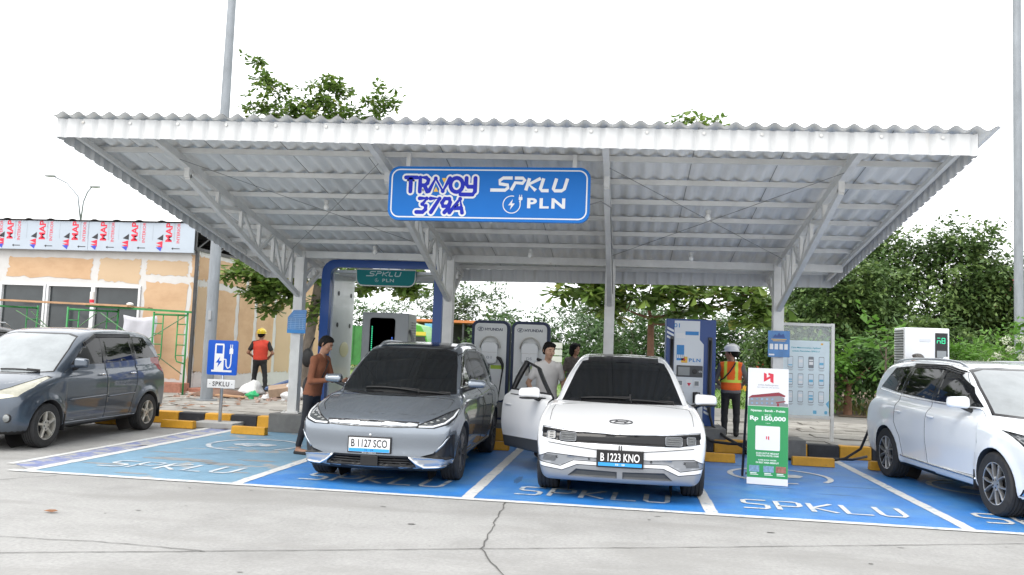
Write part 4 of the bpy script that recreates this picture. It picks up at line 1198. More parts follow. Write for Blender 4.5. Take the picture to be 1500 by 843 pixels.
for r_ in range(3):
    for c_ in range(4):
        x = -.26+c_*.175; z = 1.37-r_*.30
        b = MB(); flat(b, rrect(x-.045, z-.10, x+.045, z+.10, .014, 3), O=(0, -.009, 0)); ph = b.obj('phone_picture', MATS['phone_grey'], bd, normals=False)
        b = MB(); flat(b, rrect(x-.039, z-.088, x+.039, z+.09, .01, 2), O=(0, -.0105, 0)); b.obj('phone_screen', MATS['phone_pale'] if (r_, c_) != (0, 2) else MATS['phone_grey'], ph, normals=False)
        b = MB()
        for k in range(rr.randint(1, 3)):
            z1 = z+rr.uniform(-.06, .06); h_ = rr.uniform(.006, .03); flat(b, [(x-.034, z1-h_), (x+.034, z1-h_), (x+.034, z1+h_*.3), (x-.034, z1+h_*.3)], O=(0, -.0115-.0005*k, 0))
        b.obj('screen_block', MATS['phone_blue'] if rr.random() < .6 else MATS['sign_white'], ph, normals=False)
        b = MB(); line_on(b, [(x-.05, z-.125), (x+.05, z-.125)], .008, O=(0, -.009, 0)); line_on(b, [(x-.035, z-.142), (x+.035, z-.142)], .007, O=(0, -.009, 0)); b.obj('caption', MATS['print_grey'], bd, normals=False)
b = MB(); flat(b, [(.395, .72), (.34, .66), (.395, .58)], O=(0, -.009, 0)); flat(b, rrect(.13, .48, .19, .54, .01, 2), O=(0, -.009, 0)); flat(b, rrect(.32, .48, .37, .54, .02, 3), O=(0, -.009, 0)); b.obj('corner_mark', MATS['phone_blue'], bd, normals=False)
b = MB(); flat(b, rrect(.25, 1.68, .29, 1.71, .01, 2), O=(0, -.009, 0)); b.obj('logo_tile', MATS['sign_yellow'], bd, normals=False)

# ------------------------------------------------------------------ small blue posters on the columns
mat('poster_blue', (.03, .17, .42), .35, coat=.4, var=.25, vscale=6)
mat('poster_navy', (.02, .07, .25), .4)
t = thing('poster', 'blue poster with white cards fixed to the column by the notice board', 'poster', (2.50, 14.17, 1.855), 0, 'blue column posters')
b = MB(); b.box((0, 0, 0), (.345, .012, .43)); b.obj('sheet', MATS['poster_blue'], t)
b = MB(); flat(b, [(-.10, .10), (-.06, .16), (-.03, .13), (0, .19), (.03, .14), (.07, .17), (.10, .10)], O=(0, -.008, 0)); b.obj('skyline', MATS['poster_navy'], t, normals=False)
b = MB()
for k in range(4): flat(b, rrect(-.145+.077*k, -.09, -.09+.077*k, .0, .006, 2), O=(0, -.008, 0))
flat(b, [(-.16, -.19), (-.07, -.19), (-.07, -.165), (-.16, -.165)], O=(0, -.008, 0)); b.obj('card', MATS['sign_white'], t, normals=False)
b = MB(); line_on(b, [(-.12, .075), (.12, .075)], .012, O=(0, -.008, 0)); line_on(b, [(-.1, .05), (.1, .05)], .01, O=(0, -.008, 0)); b.obj('heading', MATS['sign_yellow'], t, normals=False)
t = thing('poster', 'blue tariff table poster with a curled corner on the column by the portal', 'poster', (-5.80, 14.17, 1.94), 0, 'blue column posters')
b = MB(); P = [(-.165, -.20), (.175, -.20), (.175, .22), (-.06, .21), (-.165, .08)]; b.prism(P, -.010); b.obj('sheet', MATS['poster_blue'], t)
b = MB()
for k in range(9): line_on(b, [(-.15, .13-.032*k), (.16, .13-.032*k)], .004, O=(0, -.003, 0)) if k > 1 else line_on(b, [(-.06, .13-.032*k), (.16, .13-.032*k)], .004, O=(0, -.003, 0))
for x in (-.1, -.02, .06, .12): line_on(b, [(x, -.12), (x, .07)], .004, O=(0, -.0035, 0))
b.obj('table_lines', mat('line_pale', (.35, .55, .75), .5), t, normals=False)
b = MB(); flat(b, [(-.165, -.2), (.175, -.2), (.175, -.14), (-.165, -.14)], O=(0, -.004, 0)); b.obj('footer', MATS['sky_blue'], t, normals=False)

# ------------------------------------------------------------------ blue charging sign on a post
t = thing('charging_sign', 'blue square sign with a white pump symbol and SPKLU plate on a post', 'sign', (-7.2, 14.32, .004))
b = MB(); b.box((0, 0, .05), (.75, .55, .10)); b.obj('base', mat('concrete_pale', (.33, .33, .32), .85, var=.15, vscale=4), t, bevel=.012)
b = MB(); b.tube([(0, 0, .1), (0, 0, 1.5)], .03, 12); b.obj('post', MATS['satin_silver'] if 'satin_silver' in MATS else MATS['galvanised'], t, smooth=True)
b = MB(); b.prism(rrect(-.285, .935, .285, 1.56, .03, 4), .02, O=(0, -.03, 0)); 
for v in b.bm.verts: v.co.y = -.05 if v.co.y > -.029 or v.co.y < -.031 else -.03
sp_ = b.obj('plate', MATS['sign_royal'], t)
b = MB(); OO = (0, -.0525, 0)
flat(b, [(-.20, .99), (.19, .99), (.19, 1.025), (-.20, 1.025)], O=OO); 
# pump body drawn as a frame round the little window
for q in ([(-.15, 1.025), (.03, 1.025), (.03, 1.32), (-.15, 1.32)], [(-.15, 1.32), (-.12, 1.32), (-.12, 1.47), (-.15, 1.47)], [(.0, 1.32), (.03, 1.32), (.03, 1.47), (.0, 1.47)], [(-.15, 1.47), (.03, 1.47), (.02, 1.50), (-.14, 1.50)]): flat(b, q, O=OO)
line_on(b, [(.03, 1.22), (.07, 1.22), (.08, 1.10), (.11, 1.06), (.15, 1.08), (.165, 1.14), (.165, 1.32)], .022, O=(0, -.0530, 0))
flat(b, [(.13, 1.32), (.20, 1.32), (.20, 1.40), (.185, 1.43), (.145, 1.43), (.13, 1.40)], O=OO)
for x in (.148, .182): line_on(b, [(x, 1.43), (x, 1.49)], .014, O=(0, -.0534, 0))
b.obj('pump_symbol', MATS['sign_white'], sp_, normals=False)
b = MB(); flat(b, bolt_pts(.19, -.06, 1.17), O=(0, -.0545, 0)); b.obj('bolt_symbol', MATS['sign_royal'], sp_, normals=False)
b = MB(); b.box((0, -.04, .775), (.53, .014, .155)); np_ = b.obj('name_plate', MATS['sign_white'], t, bevel=.01)
b = MB(); text_on(b, 'SPKLU', 0, .775, .085, .32, O=(0, -.0495, 0), bold=.02, spacing=1.15)
for x in (-.21, .21): flat(b, rrect(x-.008, .767, x+.008, .783, .006, 2), O=(0, -.0495, 0))
b.obj('plate_letters', MATS['print_black'] if 'print_black' in MATS else MATS['wire'], np_, normals=False)

# ------------------------------------------------------------------ folding hotel banner
mat('banner_white', (.72, .72, .73), .4, coat=.1)
mat('banner_green', (.012, .26, .075), .4, coat=.1)
mat('banner_red', (.60, .02, .05), .4)
mat('banner_text', (.70, .76, .72), .4)
mat('frame_black', (.012, .013, .016), .4)
mat('banner_back', (.30, .40, .46), .4)
mat('hotel_grey', (.22, .22, .23), .5)
mat('hotel_roof', (.22, .02, .035), .5)
mat('photo_a', (.18, .30, .42), .4, var=.5, vscale=30)
mat('photo_b', (.30, .12, .09), .4, var=.5, vscale=30)
t = thing('folding_banner', 'green and white Rp 150,000 hotel banner on a black folding stand', 'banner', (1.83, 11.05, .012), math.radians(-6))
TL = math.radians(-3.5)
def bn(mb, name, m, **kw):
    for v in mb.bm.verts:
        y, z = v.co.y, v.co.z
        v.co.y = y*math.cos(TL)-z*math.sin(TL); v.co.z = y*math.sin(TL)+z*math.cos(TL)
    return mb.obj(name, m, **kw)
b = MB(); b.box((0, 0, .735), (.50, .016, 1.47)); sh_ = bn(b, 'sheet', MATS['banner_white'], parent=t)
b = MB(); flat(b, [(-.249, .085), (.249, .085), (.249, .985), (-.249, .985)], O=(0, -.0095, 0)); bn(b, 'green_field', MATS['banner_green'], parent=sh_, normals=False)
b = MB(); 
for q in ([(-.055, 1.295), (-.02, 1.315), (-.02, 1.40), (-.055, 1.415)], [(-.02, 1.315), (.025, 1.345), (.025, 1.375), (-.02, 1.35)], [(.025, 1.30), (.065, 1.28), (.065, 1.40), (.0, 1.415), (.0, 1.385), (.025, 1.375)]): flat(b, q, O=(0, -.0095, 0))
bn(b, 'logo', MATS['banner_red'], parent=sh_, normals=False)
b = MB(); text_on(b, 'swiss-belexpress', 0, 1.255, .030, .25, O=(0, -.0095, 0), bold=.01); text_on(b, 'REST AREA KM 379A BATANG', 0, 1.225, .016, .27, O=(0, -.0095, 0)); bn(b, 'logo_text', MATS['print_grey'], parent=sh_, normals=False)
# printed hotel
b = MB(); flat(b, [(-.245, .99), (.245, .99), (.245, 1.03), (.20, 1.03), (.20, 1.10), (.14, 1.13), (-.235, 1.09)], O=(0, -.0095, 0)); ho = bn(b, 'hotel_picture', MATS['hotel_grey'], parent=sh_, normals=False)
b = MB(); flat(b, [(-.245, 1.085), (.14, 1.125), (.20, 1.11), (.215, 1.13), (.13, 1.17), (-.2, 1.12)], O=(0, -.0105, 0)); flat(b, [(.10, 1.03), (.215, 1.05), (.21, 1.065), (.10, 1.045)], O=(0, -.0105, 0)); flat(b, [(.11, .99), (.135, .99), (.135, 1.03), (.11, 1.03)], O=(0, -.0105, 0)); bn(b, 'hotel_roof', MATS['hotel_roof'], parent=ho, normals=False)
b = MB()
for k in range(5):
    for z in (1.01, 1.06): flat(b, [(-.21+.062*k, z+.002*k), (-.185+.062*k, z+.002*k), (-.185+.062*k, z+.022+.002*k), (-.21+.062*k, z+.022+.002*k)], O=(0, -.0108, 0))
bn(b, 'hotel_windows', MATS['photo_a'], parent=ho, normals=False)
for s_, z, h_, w_, bo in (('Nyaman - Bersih - Praktis', .925, .036, .42, .03), ('mulai dari', .878, .018, .08, .01), ('Rp 150,000', .825, .072, .44, .04), ('/ jam', .77, .014, .06, .01), ('SCAN UNTUK MELIHAT', .392, .022, .28, .03), ('FASILITAS HOTEL KAMI', .362, .022, .27, .03), ('KAMI JUGA HADIR', .305, .022, .22, .03), ('DI REST AREA BERIKUT', .275, .022, .28, .03)):
    b = MB(); text_on(b, s_, 0, z, h_, w_, O=(0, -.0105, 0), bold=bo); bn(b, 'text_line', MATS['banner_text'], parent=sh_, normals=False)
b = MB(); flat(b, rrect(-.15, .43, .15, .735, .012, 2), O=(0, -.0105, 0)); pw = bn(b, 'white_square', MATS['banner_white'], parent=sh_, normals=False)
b = MB(); 
for q in ([(-.02, .565), (-.006, .573), (-.006, .603), (-.02, .61)], [(.004, .567), (.02, .56), (.02, .605), (.004, .61)]): flat(b, q, O=(0, -.0115, 0))
bn(b, 'logo', MATS['banner_red'], parent=pw, normals=False)
for x, m in ((-.16, 'photo_a'), (.015, 'photo_a'), (.165, 'photo_b')):
    b = MB(); flat(b, [(x-.062, .155), (x+.062, .155), (x+.062, .235), (x-.062, .235)], O=(0, -.0105, 0)); bn(b, 'small_picture', MATS[m], parent=sh_, normals=False)
    b = MB(); line_on(b, [(x-.05, .14), (x+.03, .14)], .012, O=(0, -.0105, 0)); line_on(b, [(x-.05, .122), (x+.05, .122)], .008, O=(0, -.0105, 0)); bn(b, 'picture_caption', MATS['banner_text'], parent=sh_, normals=False)
b = MB(); b.bar((-.245, .12, 1.44), (-.285, .62, .012), .03, .03); b.bar((.235, .12, 1.44), (.235, .62, .012), .03, .03); b.bar((-.245, .60, .05), (.235, .60, .05), .03, .03); b.bar((-.245, .25, .88), (.235, .25, .88), .03, .03); b.bar((-.235, .03, .02), (-.235, .115, 1.44), .025, .025); b.bar((.235, .03, .02), (.235, .115, 1.44), .025, .025)
b.obj('stand', MATS['frame_black'], t)
b = MB(); b.face([(-.23, .585, .06), (.22, .585, .06), (.22, .14, 1.36), (-.23, .14, 1.36)]); q = b.obj('rear_sheet', MATS['banner_back'], t, normals=False); q.modifiers.new('t', 'SOLIDIFY').thickness = .006
# ------------------------------------------------------------------ cars
# car space: front bumper at y = 0 facing -Y, rear at y = L, x across, z up
def chaikin(P, n=2):
    P = np.array(P, float)
    for _ in range(n):
        Q = np.roll(P, -1, 0)
        P = np.stack([P*.75+Q*.25, P*.25+Q*.75], 1).reshape(-1, 2)
    return P
class PolyField:
    """signed distance to a 2D polygon, from a 1.5 cm table"""
    def __init__(s, P, n=2, h=0.015, pad=0.7):
        P = chaikin(P, n) if n else np.array(P, float)
        s.lo = P.min(0)-pad; hi = P.max(0)+pad; s.h = h
        xs = np.arange(s.lo[0], hi[0], h); ys = np.arange(s.lo[1], hi[1], h)
        X, Y = np.meshgrid(xs, ys, indexing='ij')
        D = np.full(X.shape, 1e9); ins = np.zeros(X.shape, bool)
        A = P; B = np.roll(P, -1, 0)
        for a, b in zip(A, B):
            e = b-a; L = (e*e).sum()
            if L < 1e-12: continue
            t = np.clip(((X-a[0])*e[0]+(Y-a[1])*e[1])/L, 0, 1)
            D = np.minimum(D, (X-a[0]-t*e[0])**2+(Y-a[1]-t*e[1])**2)
            c = (a[1] > Y) != (b[1] > Y)
            xi = a[0]+(Y-a[1])/(e[1] if abs(e[1]) > 1e-9 else 1e-9)*e[0]
            ins ^= c & (X < xi)
        s.D = np.where(ins, -1, 1)*np.sqrt(D)
    def __call__(s, u, v):
        a = np.clip((u-s.lo[0])/s.h, 0, s.D.shape[0]-1.001); b = np.clip((v-s.lo[1])/s.h, 0, s.D.shape[1]-1.001)
        i = a.astype(int); j = b.astype(int); a = a-i; b = b-j
        D = s.D
        return (D[i, j]*(1-a)+D[i+1, j]*a)*(1-b)+(D[i, j+1]*(1-a)+D[i+1, j+1]*a)*b
def ease(keys):
    """smooth curve through (x, y) keys (monotone cubic)."""
    K = np.array(keys, float); x, y = K[:, 0], K[:, 1]
    d = np.diff(y)/np.diff(x)
    m = np.zeros(len(x)); m[0] = d[0]; m[-1] = d[-1]
    for i in range(1, len(x)-1):
        m[i] = 0 if d[i-1]*d[i] <= 0 else 2*d[i-1]*d[i]/(d[i-1]+d[i])
    def f(q):
        q = np.clip(q, x[0], x[-1]); i = np.clip(np.searchsorted(x, q)-1, 0, len(x)-2)
        h = x[i+1]-x[i]; t = (q-x[i])/h
        return (2*t**3-3*t**2+1)*y[i]+(t**3-2*t**2+t)*h*m[i]+(-2*t**3+3*t**2)*y[i+1]+(t**3-t**2)*h*m[i+1]
    return f
X3, Y3, Z3 = Vector((1, 0, 0)), Vector((0, 1, 0)), Vector((0, 0, 1))
def in_poly(P, u, v):
    c = False; n = len(P)
    for i in range(n):
        a, b = P[i], P[(i+1) % n]
        if (a[1] > v) != (b[1] > v) and u < a[0]+(v-a[1])/(b[1]-a[1])*(b[0]-a[0]): c = not c
    return c
def cut_faces(bm, poly, U, V, cond):
    """cut the outline poly (in axes U, V) into the faces that satisfy cond, return the faces inside it."""
    us = [p[0] for p in poly]; vs = [p[1] for p in poly]
    m = 0.05
    lo = (min(us)-m, min(vs)-m); hi = (max(us)+m, max(vs)+m)
    cand = []
    for f in bm.faces:
        c = f.calc_center_median()
        u, v = c.dot(U), c.dot(V)
        if lo[0] < u < hi[0] and lo[1] < v < hi[1] and cond(c, f.normal): cand.append(f)
    n = len(poly)
    for i in range(n):
        a, b = Vector(poly[i]), Vector(poly[(i+1) % n])
        e = b-a
        if e.length < 1e-6: continue
        no = U*(-e.y)+V*e.x
        sel, rest = [], []
        l0 = (min(a.x, b.x)-0.045, min(a.y, b.y)-0.045); h0 = (max(a.x, b.x)+0.045, max(a.y, b.y)+0.045)
        for f in cand:
            c = f.calc_center_median(); u, v = c.dot(U), c.dot(V)
            (sel if l0[0] < u < h0[0] and l0[1] < v < h0[1] else rest).append(f)
        if not sel: continue
        eds = list({x for f in sel for x in f.edges}); vts = list({x for f in sel for x in f.verts})
        r = bmesh.ops.bisect_plane(bm, geom=sel+eds+vts, dist=1e-5, plane_co=U*a.x+V*a.y, plane_no=no)
        new = [g for g in r['geom'] if isinstance(g, bmesh.types.BMFace) and g.is_valid]
        seen = set(rest); cand = rest+[f for f in dict.fromkeys(new+[f for f in sel if f.is_valid]) if f not in seen]
    out = []
    for f in cand:
        if not f.is_valid: continue
        c = f.calc_center_median()
        if in_poly(poly, c.dot(U), c.dot(V)): out.append(f)
    return out
def offset_poly(P, d):
    """the polygon drawn in by d (mitred corners)"""
    n = len(P); A = sum(P[i][0]*P[(i+1) % n][1]-P[(i+1) % n][0]*P[i][1] for i in range(n))
    sg = 1 if A > 0 else -1
    out = []
    for i in range(n):
        p0, p1, p2 = Vector(P[i-1]), Vector(P[i]), Vector(P[(i+1) % n])
        e1, e2 = (p1-p0).normalized(), (p2-p1).normalized()
        n1, n2 = Vector((-e1.y, e1.x))*sg, Vector((-e2.y, e2.x))*sg
        b = n1+n2
        b = b.normalized() if b.length > 1e-6 else n1
        out.append(tuple(p1+b*(d/max(.45, b.dot(n1)))))
    return out
def extract(bm, faces):
    nb = bmesh.new(); mp = {}
    for f in faces:
        for v in f.verts:
            if v not in mp: mp[v] = nb.verts.new(v.co)
    for f in faces:
        try:
            g = nb.faces.new([mp[v] for v in f.verts]); g.material_index = f.material_index
        except ValueError:
            pass
    bmesh.ops.delete(bm, geom=faces, context='FACES')
    nb.normal_update()
    return nb
def bm_obj(bm, name, mats, parent, smooth=True):
    me = bpy.data.meshes.new(name); bm.to_mesh(me); bm.free()
    for m in mats: me.materials.append(m)
    if smooth: me.polygons.foreach_set('use_smooth', [True]*len(me.polygons))
    o = bpy.data.objects.new(name, me); C.objects.link(o); o.parent = parent
    return o

class Car:
    def __init__(s, name, label, loc, rotz, sp):
        s.sp = sp
        s.root = thing(name, label, 'car', loc, rotz)
        s.low = PolyField(sp['low'], sp.get('low_n', 2)); s.gh = PolyField(sp['gh'])
        s.sec = ease(sp['sec']); s.plan = ease(sp['plan']); s.gsec = ease(sp['gsec']); s.gplan = ease(sp['gplan'])
        W, L, H = sp['W'], sp['L'], sp['H']
        V, Q = mesh_sdf(s.sdf, (-W-.13, -.12, .08), (W+.13, L+.12, H+.12), sp.get('h', 0.032))
        bm = bmesh.new()
        vs = [bm.verts.new(v) for v in V]
        for q in Q:
            try: bm.faces.new([vs[i] for i in q])
            except ValueError: pass
        bm.normal_update()
        s.bm = bm
        for f in bm.faces:
            if f.normal.z < -0.6 and f.calc_center_median().z < 0.45: f.material_index = 1
        s.parts = {}
        for yw in sp['axles']: s.arch(yw)
    def sdf(s, P):
        sp = s.sp; W, L = sp['W'], sp['L']
        ax = np.sqrt(P[:, 0]**2+1e-5); y = P[:, 1]; z = P[:, 2]
        t = np.clip(ax/W, 0, 1.2)
        wf = np.clip(1-y/1.6, 0, 1)**2; wr = np.clip((y-L+1.6)/1.6, 0, 1)**2
        ye = y-sp['bowf']*t**2.4*wf+sp['bowr']*t**2.4*wr
        crown = sp.get('crown', .05)*t**2*np.clip((z-.55)/.3, 0, 1)
        d1 = s.low(ye, z+crown)
        hw = s.sec(z)-s.plan(y)
        for yw in sp['axles']:
            rr = np.sqrt((y-yw)**2+(z-sp['R'])**2)
            hw = hw+sp.get('flare', .015)*np.exp(-((rr-sp['Ra'])/.07)**2)
        fl = smax(d1, (ax-hw)*.96, sp.get('k', .09))
        gb = sp.get('gbow', .16)
        yg = y-gb*t**2*np.clip(1-(y-.6)/1.8, 0, 1)+.10*t**2*np.clip((y-L+1.6)/1.4, 0, 1)
        dg = s.gh(yg, z+.05*t**2)
        fg = smax(dg, (ax-(s.gsec(z)-s.gplan(y)))*.93, .085)
        return smin(fl, fg, sp.get('kj', .035))
    # -- feet of rays on the body surface
    def _march(s, o, d):
        o = np.array(o, float); d = np.array(d, float)
        for _ in range(60):
            v = float(s.sdf(o[None])[0])
            o = o+d*v*.8
            if abs(v) < 5e-4: break
        return Vector(o)
    def front(s, x, z, off=0.0): p = s._march((x, -.6, z), (0, 1, 0)); p.y -= off; return p
    def top(s, x, y, off=0.0): p = s._march((x, y, 2.2), (0, 0, -1)); p.z += off; return p
    def side(s, y, z, sg, off=0.0): p = s._march((sg*1.5, y, z), (-sg, 0, 0)); p.x += sg*off; return p
    def rear(s, x, z, off=0.0): p = s._march((x, s.sp['L']+.6, z), (0, -1, 0)); p.y += off; return p
    def arch(s, yw):
        sp = s.sp
        P = [(yw+sp['Ra']*math.cos(2*PI*k/28), sp['R']+sp['Ra']*math.sin(2*PI*k/28)) for k in range(28)]
        for sg in (-1, 1):
            fs = cut_faces(s.bm, P, Y3, Z3, lambda c, n: c.x*sg > sp['W']*.5)
            bound = [e for f in fs for e in f.edges]
            bmesh.ops.delete(s.bm, geom=fs, context='FACES')
            es = [e for e in dict.fromkeys(bound) if e.is_valid and len(e.link_faces) == 1]
            r = bmesh.ops.extrude_edge_only(s.bm, edges=es)
            for g in r['geom']:
                if isinstance(g, bmesh.types.BMVert): g.co.x -= sg*.26; g.co.z += 0.01
                if isinstance(g, bmesh.types.BMFace): g.material_index = 1
        for sg in (-1, 1):   # the dark inner wall of the wheel housing
            m = MB(); x0 = sg*(sp['W']-.36)
            m.face([(x0, yw+sp['Ra']*1.02*math.cos(2*PI*k/28), sp['R']+sp['Ra']*1.02*math.sin(2*PI*k/28)) for k in range(28)])
            vmap = [s.bm.verts.new(v.co) for v in m.bm.verts]
            f = s.bm.faces.new(vmap); f.material_index = 1
            m.bm.free()
    def patch(s, name, poly, axis, m, ring=0.0, rm=None, rdepth=0.0, depth=0.0, sides=(1,), parent=None, label=None, src=None, lim=None, smooth=True):
        """cut poly out of the body as a part; axis 'side' (y,z), 'front' (x,z), 'rear' (x,z), 'top' (x,y). ring = rim of width ring."""
        out = []
        for sg in sides:
            if axis == 'side':
                pol, U, V = poly, Y3, Z3
                cond = lambda c, n: c.x*sg > .2 and n.x*sg > .12
            elif axis in ('front', 'rear'):
                pol = [(x*sg, z) for x, z in poly]; U, V = X3, Z3
                k = -1 if axis == 'front' else 1
                cond = lambda c, n: n.y*k > .06 and (c.y < s.sp['L']*.5) == (k < 0)
            else:
                pol = [(x*sg, y) for x, y in poly]; U, V = X3, Y3
                cond = lambda c, n: n.z > .1
            if lim: c0 = cond; cond = lambda c, n: c0(c, n) and lim(c, n)
            fs = cut_faces(src if src is not None else s.bm, pol, U, V, cond)
            if not fs: continue
            nb = extract(src if src is not None else s.bm, fs)
            for f in nb.faces: f.material_index = 0
            bmesh.ops.remove_doubles(nb, verts=nb.verts, dist=2e-4)
            levels = ([(ring, rdepth)] if ring else [])+([(ring+abs(depth)*.35+.002, depth)] if depth else [])
            for off, dp in levels:
                inner = offset_poly(pol, off)
                fi = cut_faces(nb, inner, U, V, lambda c, n: True)
                nb.normal_update()
                keep = set(fi)
                if off == ring:
                    for f in nb.faces:
                        if f not in keep: f.material_index = 1
                if dp:
                    vs = {v for f in fi for v in f.verts}
                    mv = [(v, v.co+v.normal*dp) for v in vs]
                    for v, q in mv: v.co = q
            par = parent
            if isinstance(parent, dict): par = parent.get(sg)
            o = bm_obj(nb, name, [m, rm or MATS['gap_black']], par or s.root, smooth)
            if label: o['label'] = label
            out.append(o)
        return dict(zip(sides, out)) if len(out) == len(sides) else dict(enumerate(out))
    def finish(s, paint):
        bmesh.ops.remove_doubles(s.bm, verts=s.bm.verts, dist=1e-4)
        s.body = bm_obj(s.bm, 'body', [paint, MATS['gap_black']], s.root)
        return s.body
    def strip(s, mb, pts, r, kind='front', off=0.003):
        """tube lying along the surface"""
        q = []
        for a, b in zip(pts, pts[1:]):
            n = max(2, int(math.dist(a, b)/.04))
            q += [(a[0]+(b[0]-a[0])*i/n, a[1]+(b[1]-a[1])*i/n) for i in range(n)]
        q.append(pts[-1])
        fn = {'front': s.front, 'top': s.top, 'rear': s.rear, 'left': lambda a, b, o: s.side(a, b, 1, o), 'right': lambda a, b, o: s.side(a, b, -1, o)}[kind]
        mb.tube([fn(a, b, off) for a, b in q], r, 6)
        return mb

_wheels = {}
def wheel(car, sg, yw, style):
    sp = car.sp; R, w = sp['R'], sp.get('tw', .215)
    key = style
    if (key, R) in _wheels:
        o = dup(_wheels[(key, R)], car.root)
    else:
        o = bpy.data.objects.new('wheel', None); C.objects.link(o); o.parent = car.root
        t = MB(); h = w/2; Rr = sp.get('rim', R*.68)
        prof = [(Rr-.02, -h*.9), (Rr, -h*.96), (Rr+.03, -h*1.0), (R*.93, -h*1.0), (R*.985, -h*.85), (R, -h*.6)]
        for g in (-.5, -.17, .17, .5):
            prof += [(R, (g-.06)*h*1.1), (R-.008, (g-.04)*h*1.1), (R-.008, (g+.04)*h*1.1), (R, (g+.06)*h*1.1)]
        prof += [(R, h*.6), (R*.985, h*.85), (R*.93, h*1.0), (R*.86, h*1.01), (R*.84, h*.995), (Rr+.03, h*1.0), (Rr, h*.96), (Rr-.02, h*.9)]
        t.lathe(prof, 44, axis='X')
        t.obj('tyre', MATS['tyre'], o, auto=35)
        r = MB()
        r.lathe([(Rr+.002, h*.93), (Rr-.008, h*.95), (Rr-.014, h*.92)], 44, axis='X')
        r.mi = 0 if style == 'star' else 1
        r.lathe([(Rr-.014, h*.92), (Rr-.022, h*.86), (Rr-.03, h*.3), (Rr-.04, -h*.6)], 44, axis='X')
        r.mi = 1
        r.lathe([(Rr-.03, h*.05), (.13, h*.0), (.0001, h*.0)], 32, axis='X')   # the dark brake side behind the spokes
        r.lathe([(.10, h*.1), (.10, h*.28), (.0001, h*.28)], 20, axis='X')
        r.mi = 0
        n = {'five': 5, 'ten': 5, 'star': 5, 'turbine': 5}[style]
        for k in range(n):
            a0 = 2*PI*k/n+PI/2
            def P(rad, ang, hx): return Vector((hx, rad*math.cos(ang), rad*math.sin(ang)))
            if style == 'five':
                spokes = [(a0, .17, .27, 0)]
            elif style == 'star':
                spokes = [(a0, .14, .30, 0)]
            elif style == 'turbine':
                spokes = [(a0, .10, .34, .25)]
            else:
                spokes = [(a0-.14, .055, .05, -.20), (a0+.14, .055, .05, .20)]
            for (a, wa, wb, sk) in spokes:
                rows = []
                for i in range(6):
                    q = i/5; rad = .05+(Rr-.012-.05)*q
                    hw = ((wa*.5)*(1-q)+wb*.5*q)
                    hwm = hw if style == 'ten' else hw*(.16/max(rad, .09)) if i < 3 else hw*(.62 if style == 'star' else .7)
                    wid = (.013+.004*q) if style == 'ten' else max(.03, rad*hwm)
                    ang = a+sk*q
                    c = P(rad, ang, 0); tn = Vector((0, -math.sin(ang), math.cos(ang)))
                    hx = h*(.72+.16*q) if style != 'ten' else h*(.80+.1*q)
                    th = .03
                    rows.append([c-tn*wid*.6+X3*hx, c-tn*wid*.42+X3*(hx+.012), c+tn*wid*.42+X3*(hx+.012), c+tn*wid*.6+X3*hx, c+tn*wid*.6+X3*(hx-th), c-tn*wid*.6+X3*(hx-th)])
                r.grid(rows, close_u=True, cap=True)
        r.lathe([(.075, h*.5), (.075, h*.82), (.06, h*.86), (.0001, h*.86)], 20, axis='X')
        r.mi = 2
        for k in range(5):
            a = 2*PI*(k+.5)/5
            r.lathe([(.013, h*.80), (.012, h*.875), (.0001, h*.875)], 8, O=(0, .048*math.cos(a), .048*math.sin(a)), axis='X')
        r.obj('rim', sp['rim_mats'], o, auto=30)
        _wheels[(key, R)] = o
    o.location = (sg*(sp['track']/2), yw, R)
    o.rotation_euler = (sp.get('spin', .35)+(1.1 if yw > 2 else 0), 0, 0 if sg > 0 else PI)
    return o
def plate(car, z, body, sub, white, x=0.0, w=.47, h=.155, frame_text=None):
    p = car.front(x, z, .028)
    m = MB(); m.box((0, .012, 0), (w+.03, .024, h+.03))
    o = m.obj('number_plate', MATS['plate_black'], car.root, bevel=.006)
    o.location = p
    f = MB(); f.box((0, -.003, 0), (w, .006, h))
    fo = f.obj('plate_face', MATS['plate_white'] if white else MATS['plate_black_face'], o); 
    st = MB(); st.box((0, -.0065, -h*.5+.02), (w-.008, .003, .036)); st.obj('plate_strip', MATS['plate_blue'], o)
    t = MB(); text_on(t, body, 0, .018, h*.56, w*.88, O=(0, -.0085, 0), bold=.012); t.obj('plate_letters', MATS['plate_black'] if white else MATS['lettering_white'], o)
    t = MB(); text_on(t, sub, 0, -h*.5+.02, .02, .1, O=(0, -.0095, 0), bold=.01); t.obj('plate_date', MATS['plate_navy'] if white else MATS['lettering_white'], o)
    if frame_text:
        t = MB(); text_on(t, frame_text, 0, -h*.5-.008, .011, .16, O=(0, -.0005, 0), bold=.01); t.obj('frame_letters', MATS['lettering_white'], o)
    return o
